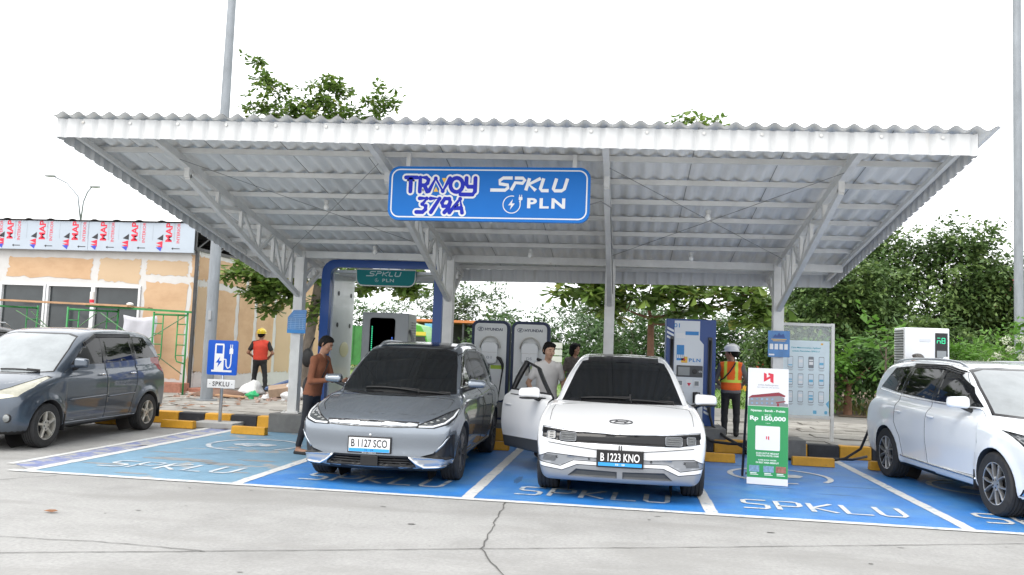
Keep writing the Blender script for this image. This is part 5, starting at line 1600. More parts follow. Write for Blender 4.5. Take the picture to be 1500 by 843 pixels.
def mirror(car, sg, y, z, shell, size=(.21, .13, .15), out=.17, name='side_mirror', lower=None):
    b = car.side(y, z-.05, sg)
    c = Vector((b.x+sg*out, y-.02, z+.03))
    m = MB()
    sx, sy, sz = size
    def pt(x, yy, zz): return m.bm.verts.new(c+Vector((sg*x, yy, zz)))
    v = [pt(-sx*.5, -sy*.40, -sz*.40), pt(sx*.40, -sy*.15, -sz*.36), pt(sx*.52, sy*.5, -sz*.40), pt(-sx*.52, sy*.5, -sz*.5),
         pt(-sx*.5, -sy*.28, sz*.44), pt(sx*.36, -sy*.05, sz*.36), pt(sx*.48, sy*.5, sz*.40), pt(-sx*.52, sy*.5, sz*.5)]
    for q in ((0, 3, 2, 1), (4, 5, 6, 7), (0, 1, 5, 4), (1, 2, 6, 5), (2, 3, 7, 6), (3, 0, 4, 7)): m.bm.faces.new([v[i] for i in q])
    o = m.obj(name, shell, car.root, bevel=.07, segs=6)
    a = MB(); a.tube([(b.x-sg*.03, y+.02, z-.07), (b.x+sg*.05, y+.0, z-.05), (c.x-sg*.03, y, z-.0)], [.03, .026, .035], 8)
    a.obj('mirror_arm', lower or MATS['trim_black'], o, smooth=True)
    if lower:
        l = MB(); blob_box(l, (c.x, c.y+.01, c.z-sz*.42), (sx*.96, sy*.95, sz*.22), 2); l.obj('mirror_base', lower, o, smooth=True)
    g = MB(); g.prism(rrect(-sx*.4, -sz*.36, sx*.4, sz*.36, .03), .004, O=(c.x, c.y+sy*.5, c.z), U=(-1, 0, 0)); g.obj('mirror_glass', MATS['mirror_glass'], o)
    return o
def handle(car, y, z, sg, m, w=.19, parent=None):
    p = car.side(y, z, sg, .018)
    b = MB(); blob_box(b, p, (.03, w, .032), 2)
    c = MB(); q = car.side(y, z, sg, -.002)
    o = b.obj('handle', m, parent or car.root, smooth=True)
    return o
def pillars(c, wins, sides, m):
    for a, b in zip(wins, wins[1:]):
        P = [a[-1], a[-2], b[1], b[0]]
        for sg in sides: c.patch('pillar', P, 'side', m, .002, MATS['gap_black'], 0, sides=(sg,))
def wipers(car, y, xs, z=None):
    m = MB()
    for x0, x1, yy in xs:
        P = [car.top(x0+(x1-x0)*i/6, yy[0]+(yy[1]-yy[0])*i/6, .012) for i in range(7)]
        m.tube(P, .011, 6)
        m.tube([P[0]+Vector((0, -.03, -.02)), P[0]+Vector((0, .0, .02)), P[2]+Vector((0, 0, .014))], .009, 6)
    return m.obj('wiper', MATS['trim_black'], car.root, smooth=True)

# ---- white electric hatchback, driver door open
def white_ev():
    sp = dict(L=4.635, W=.945, H=1.60, axles=(.86, 3.82), R=.355, Ra=.405, track=1.64, tw=.235, k=.07, bowf=.14, bowr=.12, gbow=.2, crown=.05, flare=.012,
        low=[(.10, .19), (.035, .24), (.015, .36), (.015, .5), (-.005, .62), (.0, .70), (.05, .765), (.3, .85), (.8, .95), (1.2, 1.02), (1.6, 1.04), (2.6, 1.04), (3.6, 1.06), (4.3, 1.06), (4.56, 1.02), (4.62, .85), (4.63, .6), (4.6, .35), (4.45, .22), (3.6, .18), (2.3, .17), (1., .17)],
        gh=[(1.05, .9), (1.2, 1.0), (1.65, 1.27), (2.02, 1.48), (2.35, 1.57), (2.8, 1.595), (3.3, 1.58), (3.9, 1.5), (4.35, 1.36), (4.58, 1.08), (4.4, .9), (3, .85), (2, .85)],
        sec=[(.1, .78), (.2, .86), (.3, .90), (.45, .925), (.62, .945), (.8, .938), (.95, .91), (1.1, .84), (1.6, .7)],
        plan=[(-.2, .14), (0, .085), (.12, .05), (.35, .018), (.8, 0), (3.8, 0), (4.3, .02), (4.55, .06), (4.8, .12)],
        gsec=[(.8, .86), (.95, .835), (1.1, .79), (1.3, .705), (1.5, .60), (1.65, .54)], gplan=[(.9, .05), (1.5, .02), (2.2, 0), (3.4, 0), (4.2, .03), (4.7, .1)],
        rim_mats=[MATS['rim_machined'], MATS['rim_dark'], MATS['rim_dark']])
    c = Car('electric_hatchback', 'white electric hatchback with open door and plate B 1223 KNO', (-.02, 9.08, 0), 0, sp)
    P, K = MATS['paint_white'], MATS['gloss_black']
    # windscreen, roof glass
    c.patch('windscreen', [(-.735, 1.0), (.735, 1.0), (.60, 1.36), (.535, 1.485), (.40, 1.515), (-.40, 1.515), (-.535, 1.485), (-.60, 1.36)], 'front', MATS['car_glass'], .03, K, -.001, sides=(1,), lim=lambda q, n: q.y > .9)
    c.patch('roof_glass', [(-.46, 2.12), (.46, 2.12), (.48, 3.0), (.44, 4.05), (-.44, 4.05), (-.48, 3.0)], 'top', K, .012, K, 0)
    # light band
    band = c.patch('light_band', [(-.86, .655), (-.62, .615), (.62, .615), (.86, .655), (.86, .775), (.5, .752), (0, .742), (-.5, .752), (-.86, .775)], 'front', K, .008, MATS['satin_silver'], -.004, depth=-.012, lim=lambda q, n: q.y < .5)
    b0 = band.get(1) or band.get(0)
    for sg in (-1, 1):
        for (x0, x1, z0, z1) in ((.47, .66, .632, .735), (.70, .80, .645, .738)):
            m = MB()
            for k in range(2):
                xa, xb = x0+(x1-x0)*.04, x1-(x1-x0)*.04
                pts = rrect(min(sg*xa, sg*xb), z0+.008, max(sg*xa, sg*xb), z1-.008, .012, 2)
                q = [c.front(x, z, -.004+k*.004) for x, z in pts]
                if k == 0: m.face(q)
                else:
                    m.mi = 1
                    m.tube([*q, q[0]], .003, 5)
            m.mi = 2
            for k in range(3):
                z = z0+.028+k*.024
                m.tube([c.front(sg*(x0+.03), z, 0), c.front(sg*(x1-.03), z, 0)], .003, 5)
            m.obj('headlight', [MATS['lamp_dark'], MATS['bumper_silver'], MATS['lamp_clear']], b0, smooth=True)
    # V crease and short centre line under the band
    m = MB(); c.strip(m, [(-.78, .612), (-.4, .573), (-.04, .54)], .004, off=.0); c.strip(m, [(.78, .612), (.4, .573), (.04, .54)], .004, off=.0)
    for x in (-.012, .012): c.strip(m, [(x, .62), (x, .535)], .006, off=.001)
    m.obj('bumper_seam', MATS['gap_black'], c.root, smooth=True)
    # hood
    hood = c.patch('hood', [(-.80, .40), (-.55, .25), (0, .14), (.55, .25), (.80, .40), (.81, .8), (.79, 1.08), (.5, 1.10), (-.5, 1.10), (-.79, 1.08), (-.81, .8)], 'top', P, .005, MATS['gap_black'], -.003, lim=lambda q, n: q.y < 1.3)
    hd = hood.get(1) or hood.get(0)
    e = MB()
    ov = [(0.125*math.cos(a), .30+.062*math.sin(a)) for a in [2*PI*i/28 for i in range(29)]]
    e.tube([c.top(x, y, .004) for x, y in ov], .006, 6)
    for pts in ([(-.075, .265), (-.04, .335)], [(.04, .265), (.075, .335)], [(-.055, .30), (0, .302), (.055, .30)]):
        e.tube([c.top(x, y, .004) for x, y in pts], .007, 6)
    e.obj('emblem', MATS['rim_grey'], hd, smooth=True)
    # silver lower bumper
    S1 = MATS['bumper_silver']
    up = c.patch('bumper_trim', [(-.91, .40), (-.64, .36), (-.5, .43), (.5, .43), (.64, .36), (.91, .40), (.91, .445), (.78, .50), (.3, .475), (-.3, .475), (-.78, .50), (-.91, .445)], 'front', S1, .008, MATS['gap_black'], -.004, lim=lambda q, n: q.y < .5)
    c.patch('lower_grille', [(-.56, .265), (-.03, .265), (-.03, .335), (-.47, .345)], 'front', MATS['cladding_grey'], .008, MATS['cladding_grey'], -.006, depth=-.01, sides=(1, -1), lim=lambda q, n: q.y < .5)
    c.patch('skid_plate', [(-.93, .17), (.93, .17), (.93, .36), (.62, .325), (.46, .395), (-.46, .395), (-.62, .325), (-.93, .36)], 'front', S1, .008, MATS['gap_black'], -.003, lim=lambda q, n: q.y < .5)
    m = MB()
    for sg in (-1, 1):
        for k in range(5):
            z = .415+k*.013
            c.strip(m, [(sg*(.70-k*.006), z), (sg*(.84-k*.004), z+.005)], .003, off=.001)
    m.obj('corner_fin', MATS['cladding_grey'], c.root, smooth=True)
    m = MB()
    for x in (-.68, -.33, .33, .68):
        p = c.front(x, .457, .001); m.lathe([(.014, 0), (.012, .004), (.0001, .005)], 10, O=p, axis='Y')
    m.obj('parking_sensor', MATS['cladding_grey'], c.root)
    plate(c, .475, 'B 1223 KNO', '03 · 28', False)
    # side glass, doors
    wins = [[(1.62, 1.06), (2.12, 1.36), (2.48, 1.43), (2.55, 1.07)], [(2.62, 1.075), (2.56, 1.435), (3.2, 1.42), (3.5, 1.10)], [(3.57, 1.11), (3.28, 1.41), (3.7, 1.34), (3.95, 1.14)]]
    doors = [[(1.36, .30), (1.36, .75), (1.40, .98), (1.55, 1.05), (2.10, 1.385), (2.50, 1.455), (2.585, 1.45), (2.60, 1.05), (2.60, .60), (2.56, .29)],
             [(2.62, .29), (2.62, 1.05), (2.57, 1.45), (3.2, 1.435), (3.56, 1.08), (3.5, .8), (3.34, .62), (3.25, .30)]]
    clad = [(1.3, .17), (3.3, .17), (3.3, .33), (1.3, .33)]
    # left-hand side (towards +x): all closed
    wl = [c.patch('window', w, 'side', MATS['car_glass'], .018, K, -.001, sides=(1,)) for w in wins]
    pillars(c, wins, (1,), K)
    for i, d in enumerate(doors):
        dr = c.patch('door', d, 'side', P, .005, MATS['gap_black'], -.004, sides=(1,))
        o = dr.get(1) or dr.get(0)
        for w in [(wl[i].get(1) or wl[i].get(0))]: w.parent = o
        handle(c, 2.42 if i == 0 else 3.3, .86, 1, P, parent=o)
    # driver side: rear door closed, front door swung open
    wr = c.patch('window', wins[1], 'side', MATS['car_glass'], .018, K, -.001, sides=(-1,))
    c.patch('window', wins[2], 'side', MATS['car_glass'], .018, K, -.001, sides=(-1,))
    dr = c.patch('door', doors[1], 'side', P, .005, MATS['gap_black'], -.004, sides=(-1,))
    o = list(dr.values())[0]; list(wr.values())[0].parent = o
    # the open door keeps its window hole: cut the glass away, then solidify what is left
    fs = cut_faces(c.bm, wins[0], Y3, Z3, lambda q, n: q.x < -.2 and n.x < -.12)
    bmesh.ops.delete(c.bm, geom=fs, context='FACES')
    fs = cut_faces(c.bm, doors[0], Y3, Z3, lambda q, n: q.x < -.2 and n.x < -.12)
    nb = extract(c.bm, fs)
    hinge = c.side(1.38, .6, -1)
    for f in nb.faces: f.material_index = 0
    w2 = [(1.50, 1.035), (2.62, 1.05), (2.62, 1.5), (1.5, 1.5)]
    for f in cut_faces(nb, w2, Y3, Z3, lambda q, n: True): f.material_index = 2
    for f in cut_faces(nb, [(1.3, .2), (2.7, .2), (2.7, .43), (1.3, .47)], Y3, Z3, lambda q, n: True): f.material_index = 1
    bmesh.ops.remove_doubles(nb, verts=nb.verts, dist=1e-4)
    H0 = Vector((hinge.x, 1.38, 0))
    for v in nb.verts: v.co -= H0
    d = bm_obj(nb, 'door', [P, MATS['cladding_grey'], MATS['trim_black']], c.root)
    d['label'] = 'open driver door'
    sm = d.modifiers.new('t', 'SOLIDIFY'); sm.thickness = .055; sm.offset = -1; sm.material_offset_rim = 2; sm.use_rim = True
    d.location = H0; d.rotation_euler = (0, 0, math.radians(35))
    # inner lining, handle, mirror on the door
    li = MB()
    li.prism([(.10, .40), (1.10, .38), (1.12, 1.0), (.16, 1.0)], .03, O=(.075, 0, 0), U=(0, 1, 0))
    li.obj('door_lining', MATS['trim_black'], d, bevel=.01)
    hb = MB(); q = c.side(2.42, .86, -1, .012)-H0; blob_box(hb, q, (.02, .19, .03), 2); hb.obj('handle', P, d, smooth=True)
    mo = mirror(c, -1, 1.62, 1.03, P, (.28, .14, .155), .18, lower=K)
    mo.parent = d
    for v in mo.data.vertices: v.co -= H0
    for ch in mo.children:
        for v in ch.data.vertices: v.co -= H0
    # seat and floor, with dark boards added to keep the open cabin dark
    st = MB(); blob_box(st, (-.42, 2.35, .62), (.5, .5, .2), 2); blob_box(st, (-.42, 2.62, .98), (.48, .16, .62), 2); blob_box(st, (-.42, 2.68, 1.34), (.26, .1, .18), 2)
    st.obj('seat', MATS['trim_black'], c.root, smooth=True)
    cb = MB(); cb.box((-.3, 2.0, .33), (1.1, 1.4, .05)); cb.box((.1, 2.0, .7), (.02, 1.5, .8)); cb.box((-.35, 1.3, .75), (1.0, .05, .34)); cb.box((-.35, 2.85, .8), (.9, .04, 1.0)); cb.obj('cabin_dark_box', MATS['trim_black'], c.root)
    mirror(c, 1, 1.62, 1.03, P, (.28, .14, .155), .17, lower=K)
    wipers(c, 1.2, [(.1, -.5, (1.26, 1.30)), (.62, .12, (1.27, 1.24))])
    for sg in (-1, 1):
        for y in sp['axles']: wheel(c, sg, y, 'turbine')
    for sg in (-1, 1):
        c.patch('sill', clad, 'side', MATS['cladding_grey'], .003, MATS['gap_black'], 0, sides=(sg,))
    c.patch('tail_light', [(-.84, .86), (.84, .86), (.84, .96), (-.84, .96)], 'rear', MATS['lamp_red'], .006, MATS['gap_black'], -.003)
    c.patch('rear_window', [(-.62, 1.1), (.62, 1.1), (.5, 1.36), (-.5, 1.36)], 'rear', MATS['car_glass'], .02, K, 0)
    c.finish(P)
    return c
# ---- steel grey electric people carrier
def grey_ev():
    sp = dict(L=4.71, W=.905, H=1.69, axles=(.93, 3.73), R=.335, Ra=.375, track=1.58, tw=.215, k=.10, bowf=.26, bowr=.14, gbow=.26, crown=.07, flare=.018,
        low=[(.14, .18), (.05, .22), (.02, .33), (.03, .45), (.02, .58), (.03, .70), (.09, .775), (.4, .885), (.8, .98), (1.1, 1.04), (1.5, 1.06), (2.6, 1.08), (3.6, 1.12), (4.3, 1.12), (4.6, 1.05), (4.7, .85), (4.7, .6), (4.66, .35), (4.5, .22), (3.6, .19), (2.3, .18), (1., .18)],
        gh=[(.9, .92), (1.05, 1.02), (1.5, 1.3), (1.95, 1.54), (2.25, 1.625), (2.8, 1.665), (3.4, 1.66), (4.0, 1.6), (4.42, 1.52), (4.62, 1.2), (4.5, .95), (3, .85), (2, .85)],
        sec=[(.1, .76), (.2, .83), (.32, .87), (.5, .895), (.7, .905), (.85, .895), (1.0, .87), (1.15, .82), (1.7, .7)],
        plan=[(-.2, .17), (0, .10), (.15, .06), (.4, .02), (.85, 0), (3.8, 0), (4.3, .02), (4.6, .06), (4.8, .12)],
        gsec=[(.8, .83), (1.0, .805), (1.15, .775), (1.4, .70), (1.6, .62), (1.75, .57)], gplan=[(.9, .06), (1.5, .02), (2.2, 0), (3.6, 0), (4.3, .03), (4.8, .1)],
        rim_mats=[MATS['rim_grey'], MATS['rim_dark'], MATS['rim_dark']])
    c = Car('electric_people_carrier', 'steel grey electric people carrier with white plate B 1127 SCO, charging in its bay', (-2.80, 9.12, 0), math.radians(1.2), sp)
    P, K = MATS['paint_steel'], MATS['gloss_black']
    c.patch('windscreen', [(-.745, 1.01), (-.4, .985), (.4, .985), (.745, 1.01), (.655, 1.36), (.59, 1.53), (.42, 1.57), (-.42, 1.57), (-.59, 1.53), (-.655, 1.36)], 'front', MATS['car_glass'], .03, K, -.001, lim=lambda q, n: q.y > .75)
    c.patch('roof_glass', [(-.50, 2.10), (.50, 2.10), (.52, 3.0), (.50, 3.6), (-.50, 3.6), (-.52, 3.0)], 'top', K, .012, K, 0)
    # head lights: slanted wedges running into the bright bar
    lp = [(.50, .675), (.52, .715), (.66, .775), (.80, .845), (.872, .875), (.885, .78), (.84, .715), (.70, .672)]
    hl = c.patch('headlight', lp, 'front', MATS['lamp_dark'], .012, K, -.004, depth=-.008, sides=(1, -1), lim=lambda q, n: q.y < .9)
    for sg in (1, -1):
        h0 = hl[sg]
        m = MB(); c.strip(m, [(sg*x, z) for x, z in ((.53, .692), (.68, .692), (.80, .73), (.86, .79), (.868, .855))], .012, off=-.002); m.obj('running_light', MATS['lamp_white'], h0, smooth=True)
        for k in range(4):
            x = .60+k*.06; z = .722+k*.017
            m = MB(); p = c.front(sg*x, z, -.004); blob_box(m, p, (.042, .02, .026), 2); m.obj('lens', MATS['lamp_clear'], h0, smooth=True)
    bar = c.patch('grille_bar', [(-.53, .682), (-.3, .672), (.3, .672), (.53, .682), (.53, .742), (.3, .748), (-.3, .748), (-.53, .742)], 'front', MATS['satin_silver'], .012, K, -.006, depth=.012, lim=lambda q, n: q.y < .5)
    b0 = list(bar.values())[0]
    m = MB()
    p = c.front(0, .71, .006)
    text_on(m, 'BYD', 0, 0, .034, .26, O=p, bold=.0, spacing=1.1); m.obj('badge', MATS['lamp_white'], b0)
    hood = c.patch('hood', [(-.76, .62), (-.66, .38), (-.45, .25), (0, .19), (.45, .25), (.66, .38), (.76, .62), (.78, .92), (.74, .97), (.4, .88), (-.4, .88), (-.74, .97), (-.78, .92)], 'top', P, .006, MATS['gap_black'], -.004, lim=lambda q, n: q.y < 1.2 and q.z < 1.03)
    # bumper: side blades, lower grille, chrome corners
    c.patch('side_intake', [(.56, .36), (.70, .40), (.78, .50), (.84, .59), (.885, .60), (.875, .30), (.80, .33)], 'front', MATS['trim_black'], .010, MATS['gap_black'], -.006, depth=-.02, sides=(1, -1), lim=lambda q, n: q.y < .8)
    for sg in (1, -1):
        m = MB(); c.strip(m, [(sg*.72, .415), (sg*.80, .50), (sg*.855, .585)], .014, off=-.006); m.obj('intake_blade', P, c.root, smooth=True)
    gr = c.patch('lower_grille', [(-.52, .235), (.52, .235), (.50, .30), (.42, .365), (-.42, .365), (-.50, .30)], 'front', K, .010, MATS['trim_black'], -.004, depth=-.03, lim=lambda q, n: q.y < .5)
    g0 = list(gr.values())[0]
    m = MB()
    for z in (.262, .29, .318, .345): m.tube([c.front(x, z, -.016) for x in np.linspace(-.47, .47, 13)], .0055, 5)
    m.obj('grille_slat', MATS['trim_black'], g0, smooth=True)
    m = MB(); p = c.front(0, .30, .004); m.box(p, (.20, .03, .12)); m.obj('radar_cover', MATS['plate_black'], g0, bevel=.01)
    ch = c.patch('corner_trim', [(.44, .355), (.50, .29), (.60, .235), (.86, .25), (.86, .325), (.56, .35)], 'front', MATS['satin_silver'], .006, MATS['chrome'], 0, depth=-.006, sides=(1, -1), lim=lambda q, n: q.y < .8)
    for sg in (1, -1):
        m = MB(); c.strip(m, [(sg*.44, .352), (sg*.51, .285), (sg*.60, .235), (sg*.84, .245)], .012, off=.003); m.obj('chrome_strip', MATS['chrome'], ch[sg], smooth=True)
    m = MB(); p = c.front(0, .585, .001); m.lathe([(.016, 0), (.014, -.006), (.0001, -.008)], 12, O=p, axis='Y'); m.obj('camera_lens', MATS['chrome'], c.root)
    plate(c, .475, 'B 1127 SCO', '10 · 29', True, frame_text='BYD ARISTA')
    wins = [[(1.40, 1.10), (1.98, 1.47), (2.42, 1.545), (2.50, 1.12)], [(2.58, 1.125), (2.52, 1.55), (3.35, 1.555), (3.50, 1.16)], [(3.57, 1.165), (3.43, 1.55), (4.0, 1.50), (4.25, 1.20)]]
    doors = [[(1.42, .32), (1.30, .75), (1.30, 1.02), (1.40, 1.075), (1.97, 1.50), (2.47, 1.575), (2.54, 1.57), (2.56, 1.08), (2.56, .6), (2.53, .30)],
             [(2.57, .30), (2.57, 1.08), (2.54, 1.575), (3.36, 1.58), (3.55, 1.12), (3.5, .8), (3.32, .6), (3.25, .31)]]
    for sg in (1, -1):
        wl = [list(c.patch('window', w, 'side', MATS['car_glass'], .02, MATS['gloss_black'], -.001, sides=(sg,)).values())[0] for w in wins]
        pillars(c, wins, (sg,), K)
        for i, d in enumerate(doors):
            o = list(c.patch('door', d, 'side', P, .006, MATS['gap_black'], -.004, sides=(sg,)).values())[0]
            wl[i].parent = o
            handle(c, 2.38 if i == 0 else 3.3, .93, sg, P, parent=o)
        m = MB(); c.strip(m, [(1.42, 1.085), (2.5, 1.10), (3.5, 1.14), (4.25, 1.18)], .008, 'left' if sg > 0 else 'right'); m.obj('chrome_strip', MATS['chrome'], c.root, smooth=True)
        m = MB(); m.tube([c.top(sg*(.57-.01*abs(i-4)), 2.15+.25*i, .02 if 0 < i < 8 else -.005) for i in range(9)], .016, 8); m.obj('roof_rail', MATS['satin_silver'], c.root, smooth=True)
        mirror(c, sg, 1.50, 1.11, P, (.25, .16, .125), .19)
        m = MB(); c.strip(m, [(1.35, .28), (3.3, .28)], .012, 'left' if sg > 0 else 'right'); m.obj('sill_strip', MATS['trim_black'], c.root, smooth=True)
        for y in sp['axles']: wheel(c, sg, y, 'ten')
    wipers(c, 1.0, [(.30, -.40, (1.06, 1.14)), (.68, .28, (1.13, 1.05))])
    c.patch('tail_light', [(-.82, .92), (.82, .92), (.82, 1.0), (-.82, 1.0)], 'rear', MATS['lamp_red'], .006, MATS['gap_black'], -.003)
    c.patch('rear_window', [(-.62, 1.17), (.62, 1.17), (.52, 1.45), (-.52, 1.45)], 'rear', MATS['car_glass'], .02, K, 0)
    c.finish(P)
    return c
# ---- blue-grey people carrier at the left
def old_mpv():
    sp = dict(L=4.14, W=.83, H=1.70, axles=(.73, 3.385), R=.305, Ra=.355, track=1.49, tw=.185, k=.11, bowf=.22, bowr=.12, gbow=.2, crown=.06, flare=.024,
        low=[(.16, .20), (.05, .26), (.01, .38), (.02, .52), (.03, .66), (.08, .78), (.32, .91), (.65, 1.0), (.95, 1.06), (1.3, 1.08), (2.2, 1.10), (3.2, 1.15), (3.85, 1.17), (4.07, 1.10), (4.11, .85), (4.13, .6), (4.13, .45), (4.05, .30), (3.4, .24), (2.3, .22), (1., .22)],
        gh=[(.70, .95), (.85, 1.05), (1.25, 1.33), (1.62, 1.575), (1.9, 1.655), (2.4, 1.69), (3.0, 1.695), (3.55, 1.66), (3.82, 1.56), (4.06, 1.15), (4.0, .95), (3, .85), (2, .85)],
        sec=[(.1, .72), (.22, .77), (.35, .805), (.5, .82), (.7, .83), (.85, .828), (1.0, .81), (1.12, .775), (1.7, .7)],
        plan=[(-.2, .17), (0, .10), (.12, .06), (.35, .02), (.7, 0), (3.5, 0), (3.9, .02), (4.1, .06), (4.3, .12)],
        gsec=[(.8, .79), (1.0, .775), (1.15, .755), (1.4, .70), (1.6, .64), (1.75, .60)], gplan=[(.7, .05), (1.3, .02), (2.0, 0), (3.2, 0), (3.8, .03), (4.2, .08)],
        rim=.2, rim_mats=[MATS['rim_silver'], MATS['rim_dark'], MATS['rim_dark']], spin=.1)
    c = Car('people_carrier', 'older blue grey people carrier with yellowed headlight parked outside the blue bays', (-8.70, 9.92, 0), math.radians(2.6), sp)
    P, K = MATS['paint_grey_blue'], MATS['gloss_black']
    c.patch('windscreen', [(-.70, 1.03), (-.4, 1.0), (.4, 1.0), (.70, 1.03), (.64, 1.36), (.58, 1.55), (.42, 1.59), (-.42, 1.59), (-.58, 1.55), (-.64, 1.36)], 'front', MATS['car_glass_sheen'], .02, K, -.001, lim=lambda q, n: q.y > .6)
    lp = [(.36, .70), (.40, .765), (.56, .84), (.66, .92), (.72, .985), (.775, .965), (.79, .84), (.74, .72), (.55, .685)]
    c.patch('headlight', lp, 'front', MATS['lamp_yellowed'], .006, MATS['gap_black'], -.003, depth=-.004, sides=(1, -1), lim=lambda q, n: q.y < .95)
    hood = c.patch('hood', [(-.66, .72), (-.52, .40), (-.3, .24), (0, .19), (.3, .24), (.52, .40), (.66, .72), (.68, .80), (.4, .72), (-.4, .72), (-.68, .80)], 'top', P, .005, MATS['gap_black'], -.003, lim=lambda q, n: q.y < .9 and q.z < 1.04)
    gr = c.patch('grille', [(-.38, .64), (.38, .64), (.33, .74), (-.33, .74)], 'front', K, .012, MATS['chrome'], 0, depth=-.02, lim=lambda q, n: q.y < .5)
    c.patch('lower_grille', [(-.5, .33), (.5, .33), (.42, .48), (-.42, .48)], 'front', MATS['trim_black'], .01, MATS['trim_black'], -.004, depth=-.03, lim=lambda q, n: q.y < .5)
    for sg in (1, -1):
        p = c.front(sg*.66, .44, -.004)
        m = MB(); m.lathe([(.062, .02), (.06, -.004), (.05, -.008)], 20, O=p, axis='Y'); m.mi = 1
        m.lathe([(.05, -.008), (.035, -.016), (.0001, -.02)], 20, O=p, axis='Y'); m.obj('fog_lamp', [MATS['trim_black'], MATS['lamp_clear']], c.root, smooth=True)
    wins = [[(1.30, 1.13), (1.68, 1.42), (2.0, 1.555), (2.10, 1.56), (2.12, 1.14)], [(2.20, 1.145), (2.18, 1.565), (2.92, 1.575), (2.99, 1.19)], [(3.07, 1.20), (3.01, 1.575), (3.40, 1.555), (3.76, 1.23)]]
    doors = [[(1.16, .33), (1.12, .7), (1.14, 1.03), (1.30, 1.095), (1.66, 1.45), (2.0, 1.59), (2.14, 1.595), (2.16, 1.1), (2.15, .6), (2.14, .31)],
             [(2.16, .31), (2.17, 1.1), (2.15, 1.6), (2.98, 1.61), (3.04, 1.15), (3.02, .8), (2.93, .6), (2.85, .32)]]
    for sg in (1, -1):
        wl = [list(c.patch('window', w, 'side', MATS['car_glass'], .016, K, -.001, sides=(sg,)).values())[0] for w in wins]
        pillars(c, wins, (sg,), K)
        for i, d in enumerate(doors):
            o = list(c.patch('door', d, 'side', P, .005, MATS['gap_black'], -.004, sides=(sg,)).values())[0]
            wl[i].parent = o
            handle(c, 2.0 if i == 0 else 2.88, .98, sg, MATS['chrome'], .17, parent=o)
            m = MB(); q0, q1 = ((1.2, 2.13) if i == 0 else (2.19, 2.95)); c.strip(m, [(q0, .63), (q1, .655)], .011, 'left' if sg > 0 else 'right'); m.obj('rub_strip', P, o, smooth=True)
        m = MB()   # rain visor over the doors
        Q = [(1.28, 1.14), (1.66, 1.45), (1.98, 1.585), (2.5, 1.60), (2.97, 1.60)]
        for dz in (0, -.02, -.04): c.strip(m, [(y, z+dz) for y, z in Q[1:]], .012, 'left' if sg > 0 else 'right', .008)
        m.obj('rain_visor', K, c.root, smooth=True)
        mirror(c, sg, 1.36, 1.13, P, (.2, .13, .17), .13)
        for y in sp['axles']: wheel(c, sg, y, 'star')
        m = MB()
        for y in (1.11, 3.77): m.box((sg*.755, y, .32), (.17, .012, .24))
        m.obj('mud_flap', MATS['trim_black'], c.root)
        c.patch('tail_light', [(.60, .92), (.80, .92), (.80, 1.22), (.66, 1.24)], 'rear', MATS['lamp_red'], .005, MATS['gap_black'], -.002, sides=(sg,))
        c.patch('tail_light', [(3.98, .90), (4.12, .90), (4.12, 1.16), (4.0, 1.14)], 'side', MATS['lamp_red'], .004, MATS['gap_black'], -.001, sides=(sg,))
        m = MB(); c.strip(m, [(1.1, .30), (3.0, .30)], .014, 'left' if sg > 0 else 'right', -.004); m.obj('sill_strip', P, c.root, smooth=True)
    wipers(c, .85, [(-.1, -.62, (.83, .93)), (.55, .02, (.90, .82))])
    c.finish(P)
    return c
